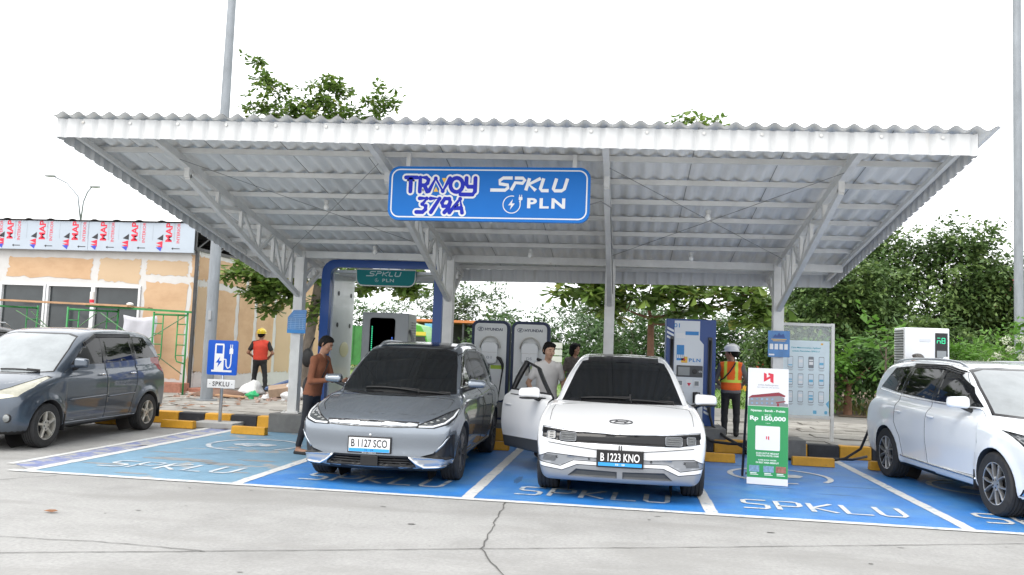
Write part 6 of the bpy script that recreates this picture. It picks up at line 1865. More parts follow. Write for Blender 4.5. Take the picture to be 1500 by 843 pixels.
# ---- pearl white people carrier at the right
def white_mpv():
    sp = dict(L=4.75, W=.925, H=1.70, axles=(.95, 3.75), R=.345, Ra=.385, track=1.62, tw=.225, k=.10, bowf=.24, bowr=.16, gbow=.22, crown=.06, flare=.018,
        low=[(.14, .20), (.05, .26), (.02, .38), (.03, .52), (.02, .64), (.04, .76), (.12, .84), (.45, .94), (.85, 1.02), (1.15, 1.07), (1.5, 1.08), (2.6, 1.10), (3.6, 1.15), (4.35, 1.18), (4.63, 1.10), (4.72, .85), (4.72, .6), (4.68, .38), (4.5, .26), (3.6, .22), (2.3, .20), (1., .20)],
        gh=[(.95, .95), (1.1, 1.06), (1.5, 1.30), (1.95, 1.555), (2.25, 1.63), (2.8, 1.68), (3.4, 1.69), (4.0, 1.66), (4.45, 1.60), (4.66, 1.25), (4.5, .95), (3, .85), (2, .85)],
        sec=[(.1, .78), (.22, .85), (.32, .885), (.5, .905), (.7, .922), (.85, .918), (1.0, .90), (1.15, .85), (1.7, .72)],
        plan=[(-.2, .17), (0, .10), (.15, .06), (.4, .02), (.85, 0), (3.8, 0), (4.3, .02), (4.6, .06), (4.8, .12)],
        gsec=[(.8, .86), (1.0, .835), (1.15, .81), (1.4, .735), (1.6, .66), (1.75, .61)], gplan=[(.9, .06), (1.5, .02), (2.2, 0), (3.6, 0), (4.3, .03), (4.8, .1)],
        rim_mats=[MATS['rim_machined'], MATS['rim_dark'], MATS['rim_dark']], spin=.5)
    c = Car('family_car', 'pearl white people carrier with ten spoke wheels, half out of frame, charging', (5.03, 8.97, 0), math.radians(6.2), sp)
    P, K = MATS['paint_pearl'], MATS['gloss_black']
    c.patch('windscreen', [(-.76, 1.06), (-.4, 1.03), (.4, 1.03), (.76, 1.06), (.68, 1.38), (.61, 1.56), (.44, 1.60), (-.44, 1.60), (-.61, 1.56), (-.68, 1.38)], 'front', MATS['car_glass_sheen'], .03, K, -.001, lim=lambda q, n: q.y > .75)
    lp = [(.50, .74), (.56, .80), (.80, .905), (.885, .935), (.895, .80), (.84, .73)]
    hl = c.patch('headlight', lp, 'front', MATS['lamp_dark'], .012, K, -.004, depth=-.006, sides=(1, -1), lim=lambda q, n: q.y < .9)
    for sg in (1, -1):
        for k in range(3):
            m = MB(); c.strip(m, [(sg*(.60+.04*k), .755+.03*k), (sg*(.80+.02*k), .80+.035*k)], .009, off=-.002); m.obj('running_light', MATS['lamp_white'], hl[sg], smooth=True)
    c.patch('hood', [(-.72, .62), (-.6, .38), (0, .22), (.6, .38), (.72, .62), (.77, .97), (.4, .90), (-.4, .90), (-.77, .97)], 'top', P, .005, MATS['gap_black'], -.003, lim=lambda q, n: q.y < 1.2 and q.z < 1.05)
    c.patch('lower_grille', [(-.6, .28), (.6, .28), (.52, .48), (-.52, .48)], 'front', MATS['trim_black'], .01, MATS['trim_black'], -.004, depth=-.03, lim=lambda q, n: q.y < .5)
    for sg in (1, -1):
        c.patch('corner_trim', [(.66, .27), (.88, .28), (.88, .36), (.70, .33)], 'front', MATS['chrome'], .006, K, -.002, sides=(sg,), lim=lambda q, n: q.y < .9)
    wins = [[(1.42, 1.14), (1.66, 1.29), (1.70, 1.135)], [(1.76, 1.14), (1.74, 1.36), (2.05, 1.49), (2.45, 1.575), (2.52, 1.15)], [(2.60, 1.155), (2.53, 1.58), (3.36, 1.585), (3.48, 1.19)], [(3.54, 1.195), (3.43, 1.585), (3.98, 1.55), (4.30, 1.26)]]
    doors = [[(1.40, .36), (1.30, .75), (1.32, 1.04), (1.42, 1.11), (2.02, 1.535), (2.45, 1.61), (2.55, 1.61), (2.58, 1.1), (2.57, .6), (2.55, .34)],
             [(2.59, .34), (2.60, 1.1), (2.56, 1.61), (3.40, 1.615), (3.53, 1.16), (3.5, .8), (3.33, .62), (3.26, .35)]]
    for sg in (-1, 1):
        sd = 'left' if sg > 0 else 'right'
        wl = [list(c.patch('window', w, 'side', MATS['car_glass'], .018, K, -.001, sides=(sg,)).values())[0] for w in wins]
        pillars(c, wins, (sg,), K)
        for i, d in enumerate(doors):
            o = list(c.patch('door', d, 'side', P, .005, MATS['gap_black'], -.004, sides=(sg,)).values())[0]
            wl[i+1].parent = o
            if i == 0: wl[0].parent = o
            handle(c, 2.42 if i == 0 else 3.36, .95, sg, P, parent=o)
        m = MB(); c.strip(m, [(1.42, 1.115), (2.5, 1.13), (3.48, 1.165), (4.3, 1.225)], .010, sd); m.obj('chrome_strip', MATS['chrome'], c.root, smooth=True)
        m = MB(); c.strip(m, [(1.36, .335), (2.4, .345), (3.30, .365)], .016, sd); m.obj('sill_strip', MATS['chrome'], c.root, smooth=True)
        m = MB(); m.tube([c.top(sg*(.61-.012*abs(i-4.5)), 2.1+.25*i, .03 if 0 < i < 9 else -.005) for i in range(10)], .016, 8); m.obj('roof_rail', MATS['satin_silver'], c.root, smooth=True)
        m = MB()
        for dz in (0, -.02, -.04): c.strip(m, [(y, z+dz) for y, z in ((2.05, 1.54), (2.5, 1.605), (3.38, 1.61))], .012, sd, .006)
        m.obj('rain_visor', K, c.root, smooth=True)
        mirror(c, sg, 1.62, 1.15, P, (.25, .15, .16), .17, lower=None)
        for y in sp['axles']: wheel(c, sg, y, 'ten')
        m = MB(); m.box((sg*.84, 1.37, .33), (.16, .014, .22)); m.obj('mud_flap', MATS['trim_black'], c.root)
        c.patch('tail_light', [(4.5, 1.02), (4.72, 1.0), (4.72, 1.14), (4.55, 1.16)], 'side', MATS['lamp_red'], .004, MATS['gap_black'], -.001, sides=(sg,))
    m = MB(); p = c.top(0, 3.9); blob_box(m, p+Vector((0, 0, .03)), (.05, .14, .07), 2); m.obj('aerial_fin', P, c.root, smooth=True)
    wipers(c, 1.0, [(.30, -.40, (1.10, 1.18)), (.70, .28, (1.17, 1.09))])
    c.patch('rear_window', [(-.62, 1.22), (.62, 1.22), (.52, 1.5), (-.52, 1.5)], 'rear', MATS['car_glass'], .02, K, 0)
    c.finish(P)
    return c
white_ev()
grey_ev()
old_mpv()
white_mpv()
# ------------------------------------------------------------------ people: one implicit body each, hair / vest / helmet as children
mat('skin', (.30, .155, .095), .5, var=.08, vscale=10, sss=.1)
mat('skin_pale', (.42, .25, .17), .5, var=.06, vscale=10)
mat('hair_black', (.006, .0055, .005), .75, spec=.2, var=.4, vscale=60)
mat('hair_grey', (.06, .055, .05), .5, var=.4, vscale=60)
mat('eye_white', (.6, .58, .55), .3)
mat('lip', (.25, .10, .08), .5)
mat('shirt_brown', (.19, .068, .032), .85, var=.14, vscale=7, bump=.5, bscale=14)
mat('shirt_white', (.62, .60, .58), .85, var=.06, vscale=6, bump=.5, bscale=14)
mat('shirt_taupe', (.10, .085, .075), .85, var=.45, vscale=40)
mat('shirt_dark', (.025, .022, .022), .85, var=.2, vscale=8, bump=.4, bscale=16)
mat('shirt_grey', (.13, .13, .135), .85, var=.15, vscale=8, bump=.4, bscale=16)
mat('jeans_black', (.012, .013, .018), .8, var=.3, vscale=12, bump=.3, bscale=30)
mat('trousers_dark', (.022, .022, .024), .85, var=.3, vscale=9, bump=.4, bscale=20)
mat('jeans_blue', (.05, .08, .16), .85, var=.2, vscale=9)
mat('vest_orange', (.85, .13, .01), .7, var=.08, vscale=8, bump=.3, bscale=18)
mat('vest_red', (.62, .055, .03), .75, var=.12, vscale=8, bump=.3, bscale=18)
mat('band_yellow', (.60, .72, .08), .45)
mat('helmet_white', (.74, .75, .76), .3, coat=.4)
mat('helmet_yellow', (.68, .50, .03), .35, coat=.3)
mat('sole_black', (.012, .012, .012), .7)
mat('bag_black', (.012, .012, .013), .6)
def rcone(P, a, b, r1, r2):
    a = np.array(a, float); b = np.array(b, float); e = b-a
    t = np.clip(((P-a)@e)/max(1e-9, e@e), 0, 1)
    return np.linalg.norm(P-a-t[:, None]*e, axis=1)-(r1+(r2-r1)*t)
def ellip(P, c, r):
    q = (P-np.array(c))/np.array(r); k0 = np.linalg.norm(q, axis=1); k1 = np.linalg.norm(q/np.array(r), axis=1)
    return np.where(k1 > 1e-6, k0*(k0-1)/np.maximum(k1, 1e-6), -min(r))
class Figure:
    """prims: (kind, args, smooth k, material index). Local frame: facing -Y, feet at z = 0, own left hand at +x."""
    def __init__(s): s.pr = []
    def cone(s, a, b, r1, r2, k=.02, m=0): s.pr.append((0, (a, b, r1, r2), k, m)); return s
    def ell(s, c, r, k=.03, m=0): s.pr.append((1, (c, r), k, m)); return s
    def dist(s, P, which=None):
        D = np.full(len(P), 9.0)
        for i, (kd, ar, k, m) in enumerate(s.pr):
            if which is not None and i not in which: continue
            d = rcone(P, *ar) if kd == 0 else ellip(P, *ar)
            D = smin(D, d, k)
        return D
    def owner(s, P):
        B = np.full(len(P), 9.0); M = np.zeros(len(P), int)
        for kd, ar, k, m in s.pr:
            d = rcone(P, *ar) if kd == 0 else ellip(P, *ar)
            w = d < B; B[w] = d[w]; M[w] = m
        return M
def sdf_obj(f, lo, hi, h, name, mats, parent, owner=None, n=3):
    V, Q = mesh_sdf(f, lo, hi, h, n)
    me = bpy.data.meshes.new(name); me.from_pydata(V.tolist(), [], Q.tolist())
    for m in mats: me.materials.append(m)
    if owner is not None:
        me.polygons.foreach_set('material_index', owner(V[Q].mean(1)).astype(np.int32))
    me.polygons.foreach_set('use_smooth', [True]*len(me.polygons))
    o = bpy.data.objects.new(name, me); C.objects.link(o); o.parent = parent
    return o
def lerp(a, b, t): return tuple(a[i]+(b[i]-a[i])*t for i in range(3))
def hand(F, wrist, elbow, curl, m, sg):
    """palm, four fingers and a thumb continuing the forearm."""
    w = Vector(wrist); d = (w-Vector(elbow)).normalized()
    side = d.cross(Vector((0, 0, 1)))
    side = side.normalized() if side.length > .3 else Vector((0, -1, 0))*1.0
    side = (side-d*side.dot(d)).normalized()
    nrm = side.cross(d).normalized()*sg
    pc = w+d*.045
    F.cone(w-d*.01, w+d*.075, .026, .030, .02, m)
    for i, L in enumerate((.062, .072, .068, .052)):
        o = (i-1.5)*.0185
        k = w+d*.082+side*o; c1 = (d*math.cos(curl)+nrm*math.sin(curl)); c2 = (d*math.cos(curl*2.1)+nrm*math.sin(curl*2.1))
        j = k+c1*L*.55
        F.cone(k-d*.02, j, .0095, .009, .006, m); F.cone(j, j+c2*L*.5, .009, .008, .004, m)
    t0 = w+d*.03-side*.026
    t1 = t0+(d*.7-side*.7+nrm*.25).normalized()*.035
    F.cone(w+d*.02, t0, .014, .013, .01, m); F.cone(t0, t1, .012, .010, .006, m); F.cone(t1, t1+(d*.95-side*.1+nrm*.3).normalized()*.03, .010, .0085, .004, m)
def person(label, loc, rotz, top, legs, skin, hair, H=1.66, lean=0.0, arms=None, feet=None, hipw=.085, sleeve=1.0, hair_style='short', vest=None, helmet=None, head_turn=0.0, head_tilt=0.0,
           h=.0125, sandals=False, bag=None, bulk=1.0, female=False, detail=True, strap=False):
    t = thing('person', label, 'person', loc, rotz)
    k = 1.0
    t.scale = (H/1.735*bulk, H/1.735*bulk, H/1.735)
    F = Figure()
    SK, TO, LE, SH = 0, 1, 2, 3
    hip_z = .86*k
    ln = math.sin(lean)
    def up(z, x=0.0, y=0.0):      # a point of the leaning upper body
        dz = z-hip_z
        return (x, y-dz*ln, hip_z+dz*math.cos(lean))
    feet = feet or [(-.10, .0), (.10, .0)]
    for (fx, fy), sg in zip(feet, (-1, 1)):
        hp = (sg*hipw, 0, hip_z-.02); an = (fx, fy+.03, .085); kn = lerp(hp, an, .5); kn = (kn[0]+sg*.01, kn[1]-.035, kn[2])
        r = .078 if female else .083
        F.cone(hp, kn, r, .060, .03, LE); F.cone(kn, lerp(kn, an, .45), .058, .056, .02, LE); F.cone(lerp(kn, an, .35), (an[0], an[1], .13), .057, .046, .02, LE)
        if sandals:
            F.cone((an[0], an[1], .14), (an[0], an[1], .06), .036, .036, .015, SK); F.cone((fx, fy+.05, .045), (fx+sg*.015, fy-.14, .035), .034, .030, .02, SK)
            for q in range(5): F.cone((fx+sg*(-.028+.014*q+.01), fy-.14, .03), (fx+sg*(-.03+.015*q+.012), fy-.185+.006*q, .026), .012, .009, .005, SK)
            F.cone((fx, fy+.07, .012), (fx+sg*.015, fy-.19, .012), .040, .042, .004, SH)
        else:
            F.cone((fx, fy+.06, .05), (fx+sg*.012, fy-.15, .042), .046, .040, .02, SH); F.cone((fx, fy+.03, .07), (fx, fy+.03, .13), .046, .048, .02, SH)
    b = .014
    F.ell((0, 0, hip_z+.01), (.155, .112, .12), .05, LE)
    w = .92 if female else 1.0
    F.ell(up(hip_z+.10), ((.148+b)*w, .108+b, .14), .05, TO); F.ell(up(hip_z+.25), ((.152+b)*w, .108+b, .16), .05, TO); F.ell(up(hip_z+.40), ((.168+b)*w, .114+b, .16), .05, TO)
    F.ell(up(hip_z+.02), ((.158+b)*w, .114+b, .055), .02, TO)
    sz = hip_z+.525*k
    sw = .168*w
    F.cone(up(sz, -sw), up(sz, sw), .058, .058, .05, TO); F.cone(up(sz+.035, -.07), up(sz+.035, .07), .055, .055, .04, TO)
    # arms
    arms = arms or {}
    for sg, nm in ((-1, 'r'), (1, 'l')):
        a = arms.get(nm, ((sg*.25, .01, hip_z+.24), (sg*.25, -.06, hip_z+.01)))
        sp = up(sz, sg*sw); el, wr = a
        F.cone(sp, el, .056, .044 if sleeve > .55 else .040, .03, TO if sleeve > .0 else SK)
        if sleeve < .9:
            F.pr[-1] = (0, (sp, lerp(sp, el, .62), .060, .058), .03, TO); F.cone(lerp(sp, el, .3), el, .043, .037, .012, SK)
            F.cone(el, wr, .037, .026, .012, SK)
        else:
            F.cone(el, lerp(el, wr, .88), .044, .034, .02, TO); F.cone(lerp(el, wr, .7), wr, .026, .025, .01, SK)
        hand(F, wr, el, .55, SK, sg)
    # neck and head
    nb = up(sz+.03); nt = up(sz+.15, 0, -.012)
    F.cone(nb, nt, .054, .050, .02, SK)
    hc = Vector(up(sz+.235, 0, -.03))
    Rm = Matrix.Rotation(head_turn, 3, 'Z') @ Matrix.Rotation(head_tilt, 3, 'X')
    def hp_(x, y, z): return tuple(hc+Rm @ Vector((x, y, z)))
    for c_, r_, k_, m_ in (((0, .015, .03), .085, .03, SK), ((0, -.02, .02), .078, .03, SK), ((0, -.035, -.045), .058, .03, SK), ((0, -.055, -.085), .034, .03, SK)):
        F.ell(hp_(*c_), (r_*.9, r_*1.05, r_*1.08) if abs(head_turn) < .6 else (r_*.98, r_*.98, r_*1.08), k_, m_)
    F.cone(hp_(0, -.092, .015), hp_(0, -.116, -.022), .008, .014, .012, SK)
    for sx in (-1, 1):
        F.cone(hp_(sx*.078, .01, .015), hp_(sx*.082, .018, -.02), .016, .011, .008, SK)
        F.cone(hp_(sx*.045, -.086, .032), hp_(sx*.016, -.094, .03), .009, .008, .01, SK)
        F.cone(hp_(sx*.055, -.06, -.02), hp_(sx*.045, -.07, -.03), .018, .016, .02, SK)
    F.cone(hp_(-.018, -.094, -.055), hp_(.018, -.094, -.055), .008, .008, .006, SK)
    ex = max(abs(p[0]) for a in arms.values() for p in a)+.12 if arms else .40
    ey = max([abs(p[1]) for a in arms.values() for p in a]+[abs(hc.y)+.02, .2, max(abs(f[1]) for f in feet)+.1])+.18
    mats = [MATS[skin], MATS[top], MATS[legs], MATS['sole_black']]
    sdf_obj(F.dist, (-max(ex, .36), -ey, -.02), (max(ex, .36), ey, 1.80), h, 'body', mats, t, F.owner)
    # eyes, brows, mouth
    if detail:
        e = MB()
        for sx in (-1, 1): e.ball(hp_(sx*.031, -.0865, .013), (.012, .009, .006), 8, 6)
        e.mi = 1
        for sx in (-1, 1):
            e.ball(hp_(sx*.031, -.0935, .013), (.0055, .005, .0055), 8, 6); e.tube([hp_(sx*.05, -.088, .036), hp_(sx*.03, -.099, .041), hp_(sx*.014, -.099, .036)], .0045, 5)
        e.mi = 2; e.tube([hp_(-.024, -.099, -.054), hp_(0, -.105, -.053), hp_(.024, -.099, -.054)], .005, 5)
        e.obj('face_features', [MATS['eye_white'], MATS['hair_black'], MATS['lip']], t, smooth=True)
    if hair:
        HD = Figure()
        for c_, r_, k_ in (((0, .015, .03), .085, .03), ((0, -.02, .02), .078, .03), ((0, .05, -.02), .06, .03)): HD.ell(c_, (r_*.92, r_*1.05, r_*1.08), k_)
        G = Figure()
        if hair_style == 'bob':
            for c_, r_ in (((0, .022, .052), (.088, .100, .080)), ((-.068, .03, -.03), (.034, .066, .12)), ((.068, .03, -.03), (.034, .066, .12)), ((0, .066, -.04), (.078, .045, .11)), ((-.05, -.05, .078), (.045, .045, .035)), ((.05, -.05, .078), (.045, .045, .035))): G.ell(c_, r_, .025)
        elif hair_style == 'quiff':
            for c_, r_ in (((0, -.045, .105), (.062, .055, .032)), ((.02, -.08, .095), (.045, .03, .026)), ((0, .02, .095), (.07, .07, .04))): G.ell(c_, r_, .02)
        else: G.ell((0, -.02, .095), (.066, .075, .034), .02)
        line = ease([(-.13, .082), (-.075, .070), (-.035, .035), (-.012, -.012), (.012, -.03), (.03, -.02), (.05, -.065), (.12, -.075)])
        def hf(P):
            q = (P-np.array(hc)) @ np.array(Rm)
            d = HD.dist(q)-.011
            wob = .004*np.sin(q[:, 0]*170+q[:, 2]*60)*np.sin(q[:, 1]*140+1.3*q[:, 2]*100)
            d = smin(d, G.dist(q), .02)+wob
            if hair_style == 'bob': return smax(d, -ellip(q, (0, -.112, -.035), (.066, .075, .098)), .012)
            return smax(d, (line(q[:, 1])-q[:, 2])*.8+wob, .008)
        c = np.array(hc); sdf_obj(hf, c-np.array((.15, .16, .2)), c+np.array((.15, .16, .17)), .009, 'hair', [MATS[hair]], t)
    if helmet:
        b = MB(); q = Vector(hp_(0, .01, .055))
        M3 = Rm @ Matrix.Rotation(math.radians(-4), 3, 'X')
        dome = [(.112, .0), (.113, .03), (.106, .07), (.085, .105), (.05, .125), (.0001, .132)]
        rows = [[q+M3 @ Vector((r*math.cos(2*PI*i/22), r*1.15*math.sin(2*PI*i/22), z)) for i in range(22)] for r, z in [(.105, .0)]+dome]
        b.grid(rows, close_u=True)
        br = [[q+M3 @ Vector((r*math.cos(2*PI*i/22), (r*1.15+(.05 if math.sin(2*PI*i/22) < -.2 and j else 0)*abs(math.sin(2*PI*i/22))*-1*(-1))*math.sin(2*PI*i/22), z)) for i in range(22)] for j, (r, z) in enumerate([(.108, .006), (.128, -.006), (.127, -.012), (.107, .0)])]
        b.grid(br, close_u=True); b.tube([q+M3 @ Vector((0, .15*math.cos(a), .005+.136*math.sin(a))) for a in [PI*i/10 for i in range(1, 10)]], .010, 6)
        b.obj('helmet', MATS[helmet], t, smooth=True, normals=True)
    if vest:
        vm, band, zr_, skew = vest
        tors = [i for i, p in enumerate(F.pr) if p[3] == TO and p[2] > .045 or (p[3] == TO and p[2] == .04)]
        z0, z1 = up(hip_z+.02)[2], up(sz+.085)[2]
        def vf(P):
            d = F.dist(P, tors)-.014
            zc = P[:, 2]+skew*P[:, 0]
            d = smax(d, -(zc-z0), .006); d = smax(d, zc-z1, .006)
            for sg in (-1, 1):
                d = smax(d, -(np.linalg.norm((P-np.array(up(sz-.045, sg*(sw+.075))))*np.array((1, .8, .62)), axis=1)-.085), .006)
            d = smax(d, -(np.linalg.norm((P-np.array(up(sz+.09, 0, -.03)))*np.array((1, 1, .8)), axis=1)-.078), .006)
            return d
        def vo(P):
            M = np.zeros(len(P), int)
            if band:
                M[np.abs(P[:, 2]-(z0+.20)) < .026] = 1
                for sg in (-1, 1): M[(np.abs(P[:, 0]-sg*.095) < .026) & (P[:, 2] > z0+.2)] = 1
            return M
        sdf_obj(vf, (-.30, -.32, z0-.03), (.30, .28, z1+.03), .011, 'vest', [MATS[vm], MATS['band_yellow']], t, vo)
    if strap:
        b = MB(); b.tube([up(sz+.075, -.07, .03), up(sz+.02, -.06, .142), up(sz-.12, .02, .150), up(sz-.25, .12, .142), up(sz-.30, .19, .08)], .014, 6); b.obj('strap', MATS['bag_black'], t, smooth=True)
    if bag:
        b = MB(); blob_box(b, bag[0], bag[1], 2); b.tube([Vector(bag[0])+Vector((0, .02, bag[1][2]*.4)), up(hip_z+.35, .1, .14), up(sz+.055, .1, .04), up(sz-.02, .06, -.12), up(hip_z+.25, -.05, -.14)], .011, 6); b.obj('sling_bag', MATS['bag_black'], t, smooth=True)
    return t
hz = .86
person('man in rust brown sweatshirt, black jeans and flip flops reaching into the steel grey car', (-4.42, 11.52, .012), math.radians(76), 'shirt_brown', 'jeans_black', 'skin', 'hair_black', H=1.69, bulk=.93, lean=.24,
       arms={'r': ((-.25, -.14, 1.06), (-.17, -.42, 1.09)), 'l': ((.25, -.20, 1.08), (.14, -.45, 1.08))}, feet=[(-.10, .10), (.12, -.10)], sandals=True, head_turn=.15, head_tilt=.45, bag=((.13, .20, .95), (.15, .10, .30)))
person('young man in white T-shirt standing inside the open car door', (-1.15, 12.55, .012), math.radians(20), 'shirt_white', 'jeans_black', 'skin_pale', 'hair_black', H=1.70, lean=.04, sleeve=.5, hair_style='quiff',
       arms={'r': ((-.285, .03, 1.12), (-.24, -.17, .95)), 'l': ((.27, .03, 1.12), (.22, -.17, .97))}, head_turn=.28, head_tilt=.18)
person('woman with black bobbed hair in a taupe shirt behind the white hatchback', (-.93, 15.6, .20), math.radians(28), 'shirt_taupe', 'jeans_black', 'skin', 'hair_black', H=1.55, female=True, sleeve=.5, hair_style='bob', head_turn=.35)
person('worker in orange safety vest and white helmet beside the tall charger, seen from behind', (1.90, 15.42, .20), math.radians(172), 'shirt_grey', 'trousers_dark', 'skin', 'hair_black', H=1.575, hair_style='short',
       arms={'r': ((-.275, -.02, 1.12), (-.20, -.22, 1.02)), 'l': ((.27, .0, 1.10), (.2, -.2, 1.0))}, vest=('vest_orange', True, None, 0), helmet='helmet_white', head_turn=1.25, head_tilt=.1, strap=True, bulk=1.12)
person('worker in yellow helmet and crooked red vest facing the plywood wall', (-9.72, 21.4, .21), math.radians(195), 'shirt_dark', 'trousers_dark', 'skin', 'hair_black', H=1.63, sleeve=.5, hair_style='short', feet=[(-.17, .02), (.15, -.1)],
       arms={'r': ((-.30, .0, 1.10), (-.20, -.20, 1.0)), 'l': ((.30, .02, 1.10), (.22, -.18, 1.0))}, vest=('vest_red', False, None, .28), helmet='helmet_yellow', bulk=1.14, head_turn=-.3, detail=False, h=.016)
person('distant worker in red vest and yellow helmet on the lawn', (4.72, 30, .03), math.radians(180), 'shirt_dark', 'jeans_blue', 'skin', 'hair_black', H=1.75, hair_style='short', vest=('vest_red', False, None, 0), helmet='helmet_yellow', detail=False, h=.02)
person('man with grey hair showing above the roof of the pearl white car', (4.86, 14.72, .20), math.radians(200), 'shirt_dark', 'trousers_dark', 'skin', 'hair_grey', H=1.57, hair_style='short', head_turn=.9, detail=False, h=.018)
person('distant person in white top and blue trousers near the orange roofed stall', (-7.05, 36, .03), math.radians(10), 'shirt_white', 'jeans_blue', 'skin', 'hair_black', H=1.6, detail=False, h=.022)
# ------------------------------------------------------------------ trees and shrubs
def leaf_mat(name, cols, rough=.55, transl=.35):
    """leaf colour drawn at random for every leaf (mesh island) from cols = [(position, colour)]"""
    m = bpy.data.materials.new(name); m.use_nodes = True; n = m.node_tree
    b = n.nodes['Principled BSDF']; b.inputs['Roughness'].default_value = rough; b.inputs['Specular IOR Level'].default_value = .35
    g = n.nodes.new('ShaderNodeNewGeometry'); r = n.nodes.new('ShaderNodeValToRGB')
    e = r.color_ramp.elements
    while len(e) < len(cols): e.new(.5)
    for q, (p, c) in zip(e, cols): q.position = p; q.color = (*c, 1)
    a = n.nodes.new('ShaderNodeAttribute'); a.attribute_name = 'tone'      # age of the shoot a leaf grows on
    k = n.nodes.new('ShaderNodeMath'); k.operation = 'MULTIPLY_ADD'; k.inputs[1].default_value = .4
    n.links.new(g.outputs['Random Per Island'], k.inputs[0]); n.links.new(a.outputs['Fac'], k.inputs[2])
    n.links.new(k.outputs[0], r.inputs['Fac']); n.links.new(r.outputs['Color'], b.inputs['Base Color'])
    t = n.nodes.new('ShaderNodeBsdfTranslucent'); n.links.new(r.outputs['Color'], t.inputs['Color'])
    x = n.nodes.new('ShaderNodeMixShader'); x.inputs['Fac'].default_value = transl
    n.links.new(b.outputs['BSDF'], x.inputs[1]); n.links.new(t.outputs['BSDF'], x.inputs[2])
    n.links.new(x.outputs['Shader'], n.nodes['Material Output'].inputs['Surface'])
    MATS[name] = m; return m
leaf_mat('leaf_ketapang', [(0, (.06, .115, .022)), (.35, (.105, .185, .035)), (.7, (.19, .27, .06)), (.9, (.30, .30, .06)), (.965, (.36, .20, .04)), (1, (.42, .09, .04))], .45, .4)
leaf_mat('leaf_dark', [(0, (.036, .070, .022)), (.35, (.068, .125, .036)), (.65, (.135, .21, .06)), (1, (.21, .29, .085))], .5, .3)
leaf_mat('leaf_mid', [(0, (.04, .085, .028)), (.5, (.065, .13, .04)), (1, (.12, .20, .06))], .55, .35)
leaf_mat('leaf_hazed', [(0, (.07, .115, .055)), (.5, (.105, .165, .08)), (1, (.16, .22, .11))], .6, .35)  # distance haze is mixed into these lighter, greyer greens
leaf_mat('leaf_bright', [(0, (.06, .15, .02)), (.5, (.11, .24, .035)), (1, (.19, .32, .06))], .5, .4)
leaf_mat('petal', [(0, (.55, .58, .42)), (1, (.75, .76, .66))], .6, .3)
mat('bark', (.13, .10, .075), .9, var=.3, vscale=9, bump=.6, bscale=25)
mat('bark_red', (.20, .105, .065), .9, var=.25, vscale=9, bump=.5, bscale=25)
mat('bark_pale', (.30, .235, .19), .9, var=.25, vscale=7, bump=.5, bscale=25)
mat('bark_grey', (.20, .17, .14), .9, var=.25, vscale=7, bump=.5, bscale=25)
def leaves_obj(name, cen, u, v, w, m, parent, fold=.12, shape='ob', tone=None):
    """cen, u (tip direction x length), v (unit across), w half width: one folded leaf polygon pair per row"""
    N = len(cen); nrm = np.cross(u, v); nrm /= np.maximum(np.linalg.norm(nrm, axis=1, keepdims=True), 1e-9)
    w = w[:, None]
    up = nrm*w*fold*2
    if shape == 'ob':
        P = np.stack([cen, cen+u*.45+v*w*.62+up*.6, cen+u*.78+v*w+up, cen+u, cen+u*.78-v*w+up, cen+u*.45-v*w*.62+up*.6], 1)
        F = [(0, 1, 2, 3), (0, 3, 4, 5)]
    else:
        P = np.stack([cen, cen+u*.5+v*w+up, cen+u, cen+u*.5-v*w+up], 1); F = [(0, 1, 2, 3)]
    k = P.shape[1]; V = P.reshape(-1, 3)
    base = (np.arange(N)*k)[:, None, None]; Q = (np.array(F)[None]+base).reshape(-1, 4)
    me = bpy.data.meshes.new(name)
    me.vertices.add(len(V)); me.vertices.foreach_set('co', V.ravel())
    me.loops.add(Q.size); me.loops.foreach_set('vertex_index', Q.ravel().astype(np.int32))
    me.polygons.add(len(Q)); me.polygons.foreach_set('loop_start', np.arange(0, Q.size, 4, dtype=np.int32))
    me.update(calc_edges=True)
    at = me.attributes.new('tone', 'FLOAT', 'FACE')
    tn = np.random.default_rng(N).uniform(0, .5, N) if tone is None else tone
    at.data.foreach_set('value', np.repeat(tn, len(F)).astype(np.float32))
    me.materials.append(m)
    o = bpy.data.objects.new(name, me); C.objects.link(o); o.parent = parent
    return o
def unit(a): return a/np.maximum(np.linalg.norm(a, axis=1, keepdims=True), 1e-9)
def limb(b, p, q, r0, r1, rg, n=5, sag=.0):
    p, q = Vector(p), Vector(q); L = (q-p).length; pts = []
    off = Vector((rg.normal(), rg.normal(), rg.normal()))*L*.06
    for i in range(n+1):
        t = i/n; pts.append(p.lerp(q, t)+off*math.sin(PI*t)+Vector((0, 0, -sag*L*math.sin(PI*t))))
    b.tube(pts, [r0+(r1-r0)*i/n for i in range(n+1)], 7); return pts
def crown_points(rg, blobs):
    """clump centres scattered through ellipsoids (denser towards the outside)"""
    out = []
    for cx, cy, cz, rx, ry, rz, n in blobs:
        d = unit(rg.normal(size=(n, 3))); r = rg.uniform(.25, 1, n)**.5
        out.append(np.array((cx, cy, cz))+d*r[:, None]*np.array((rx, ry, rz)))
    return np.concatenate(out)
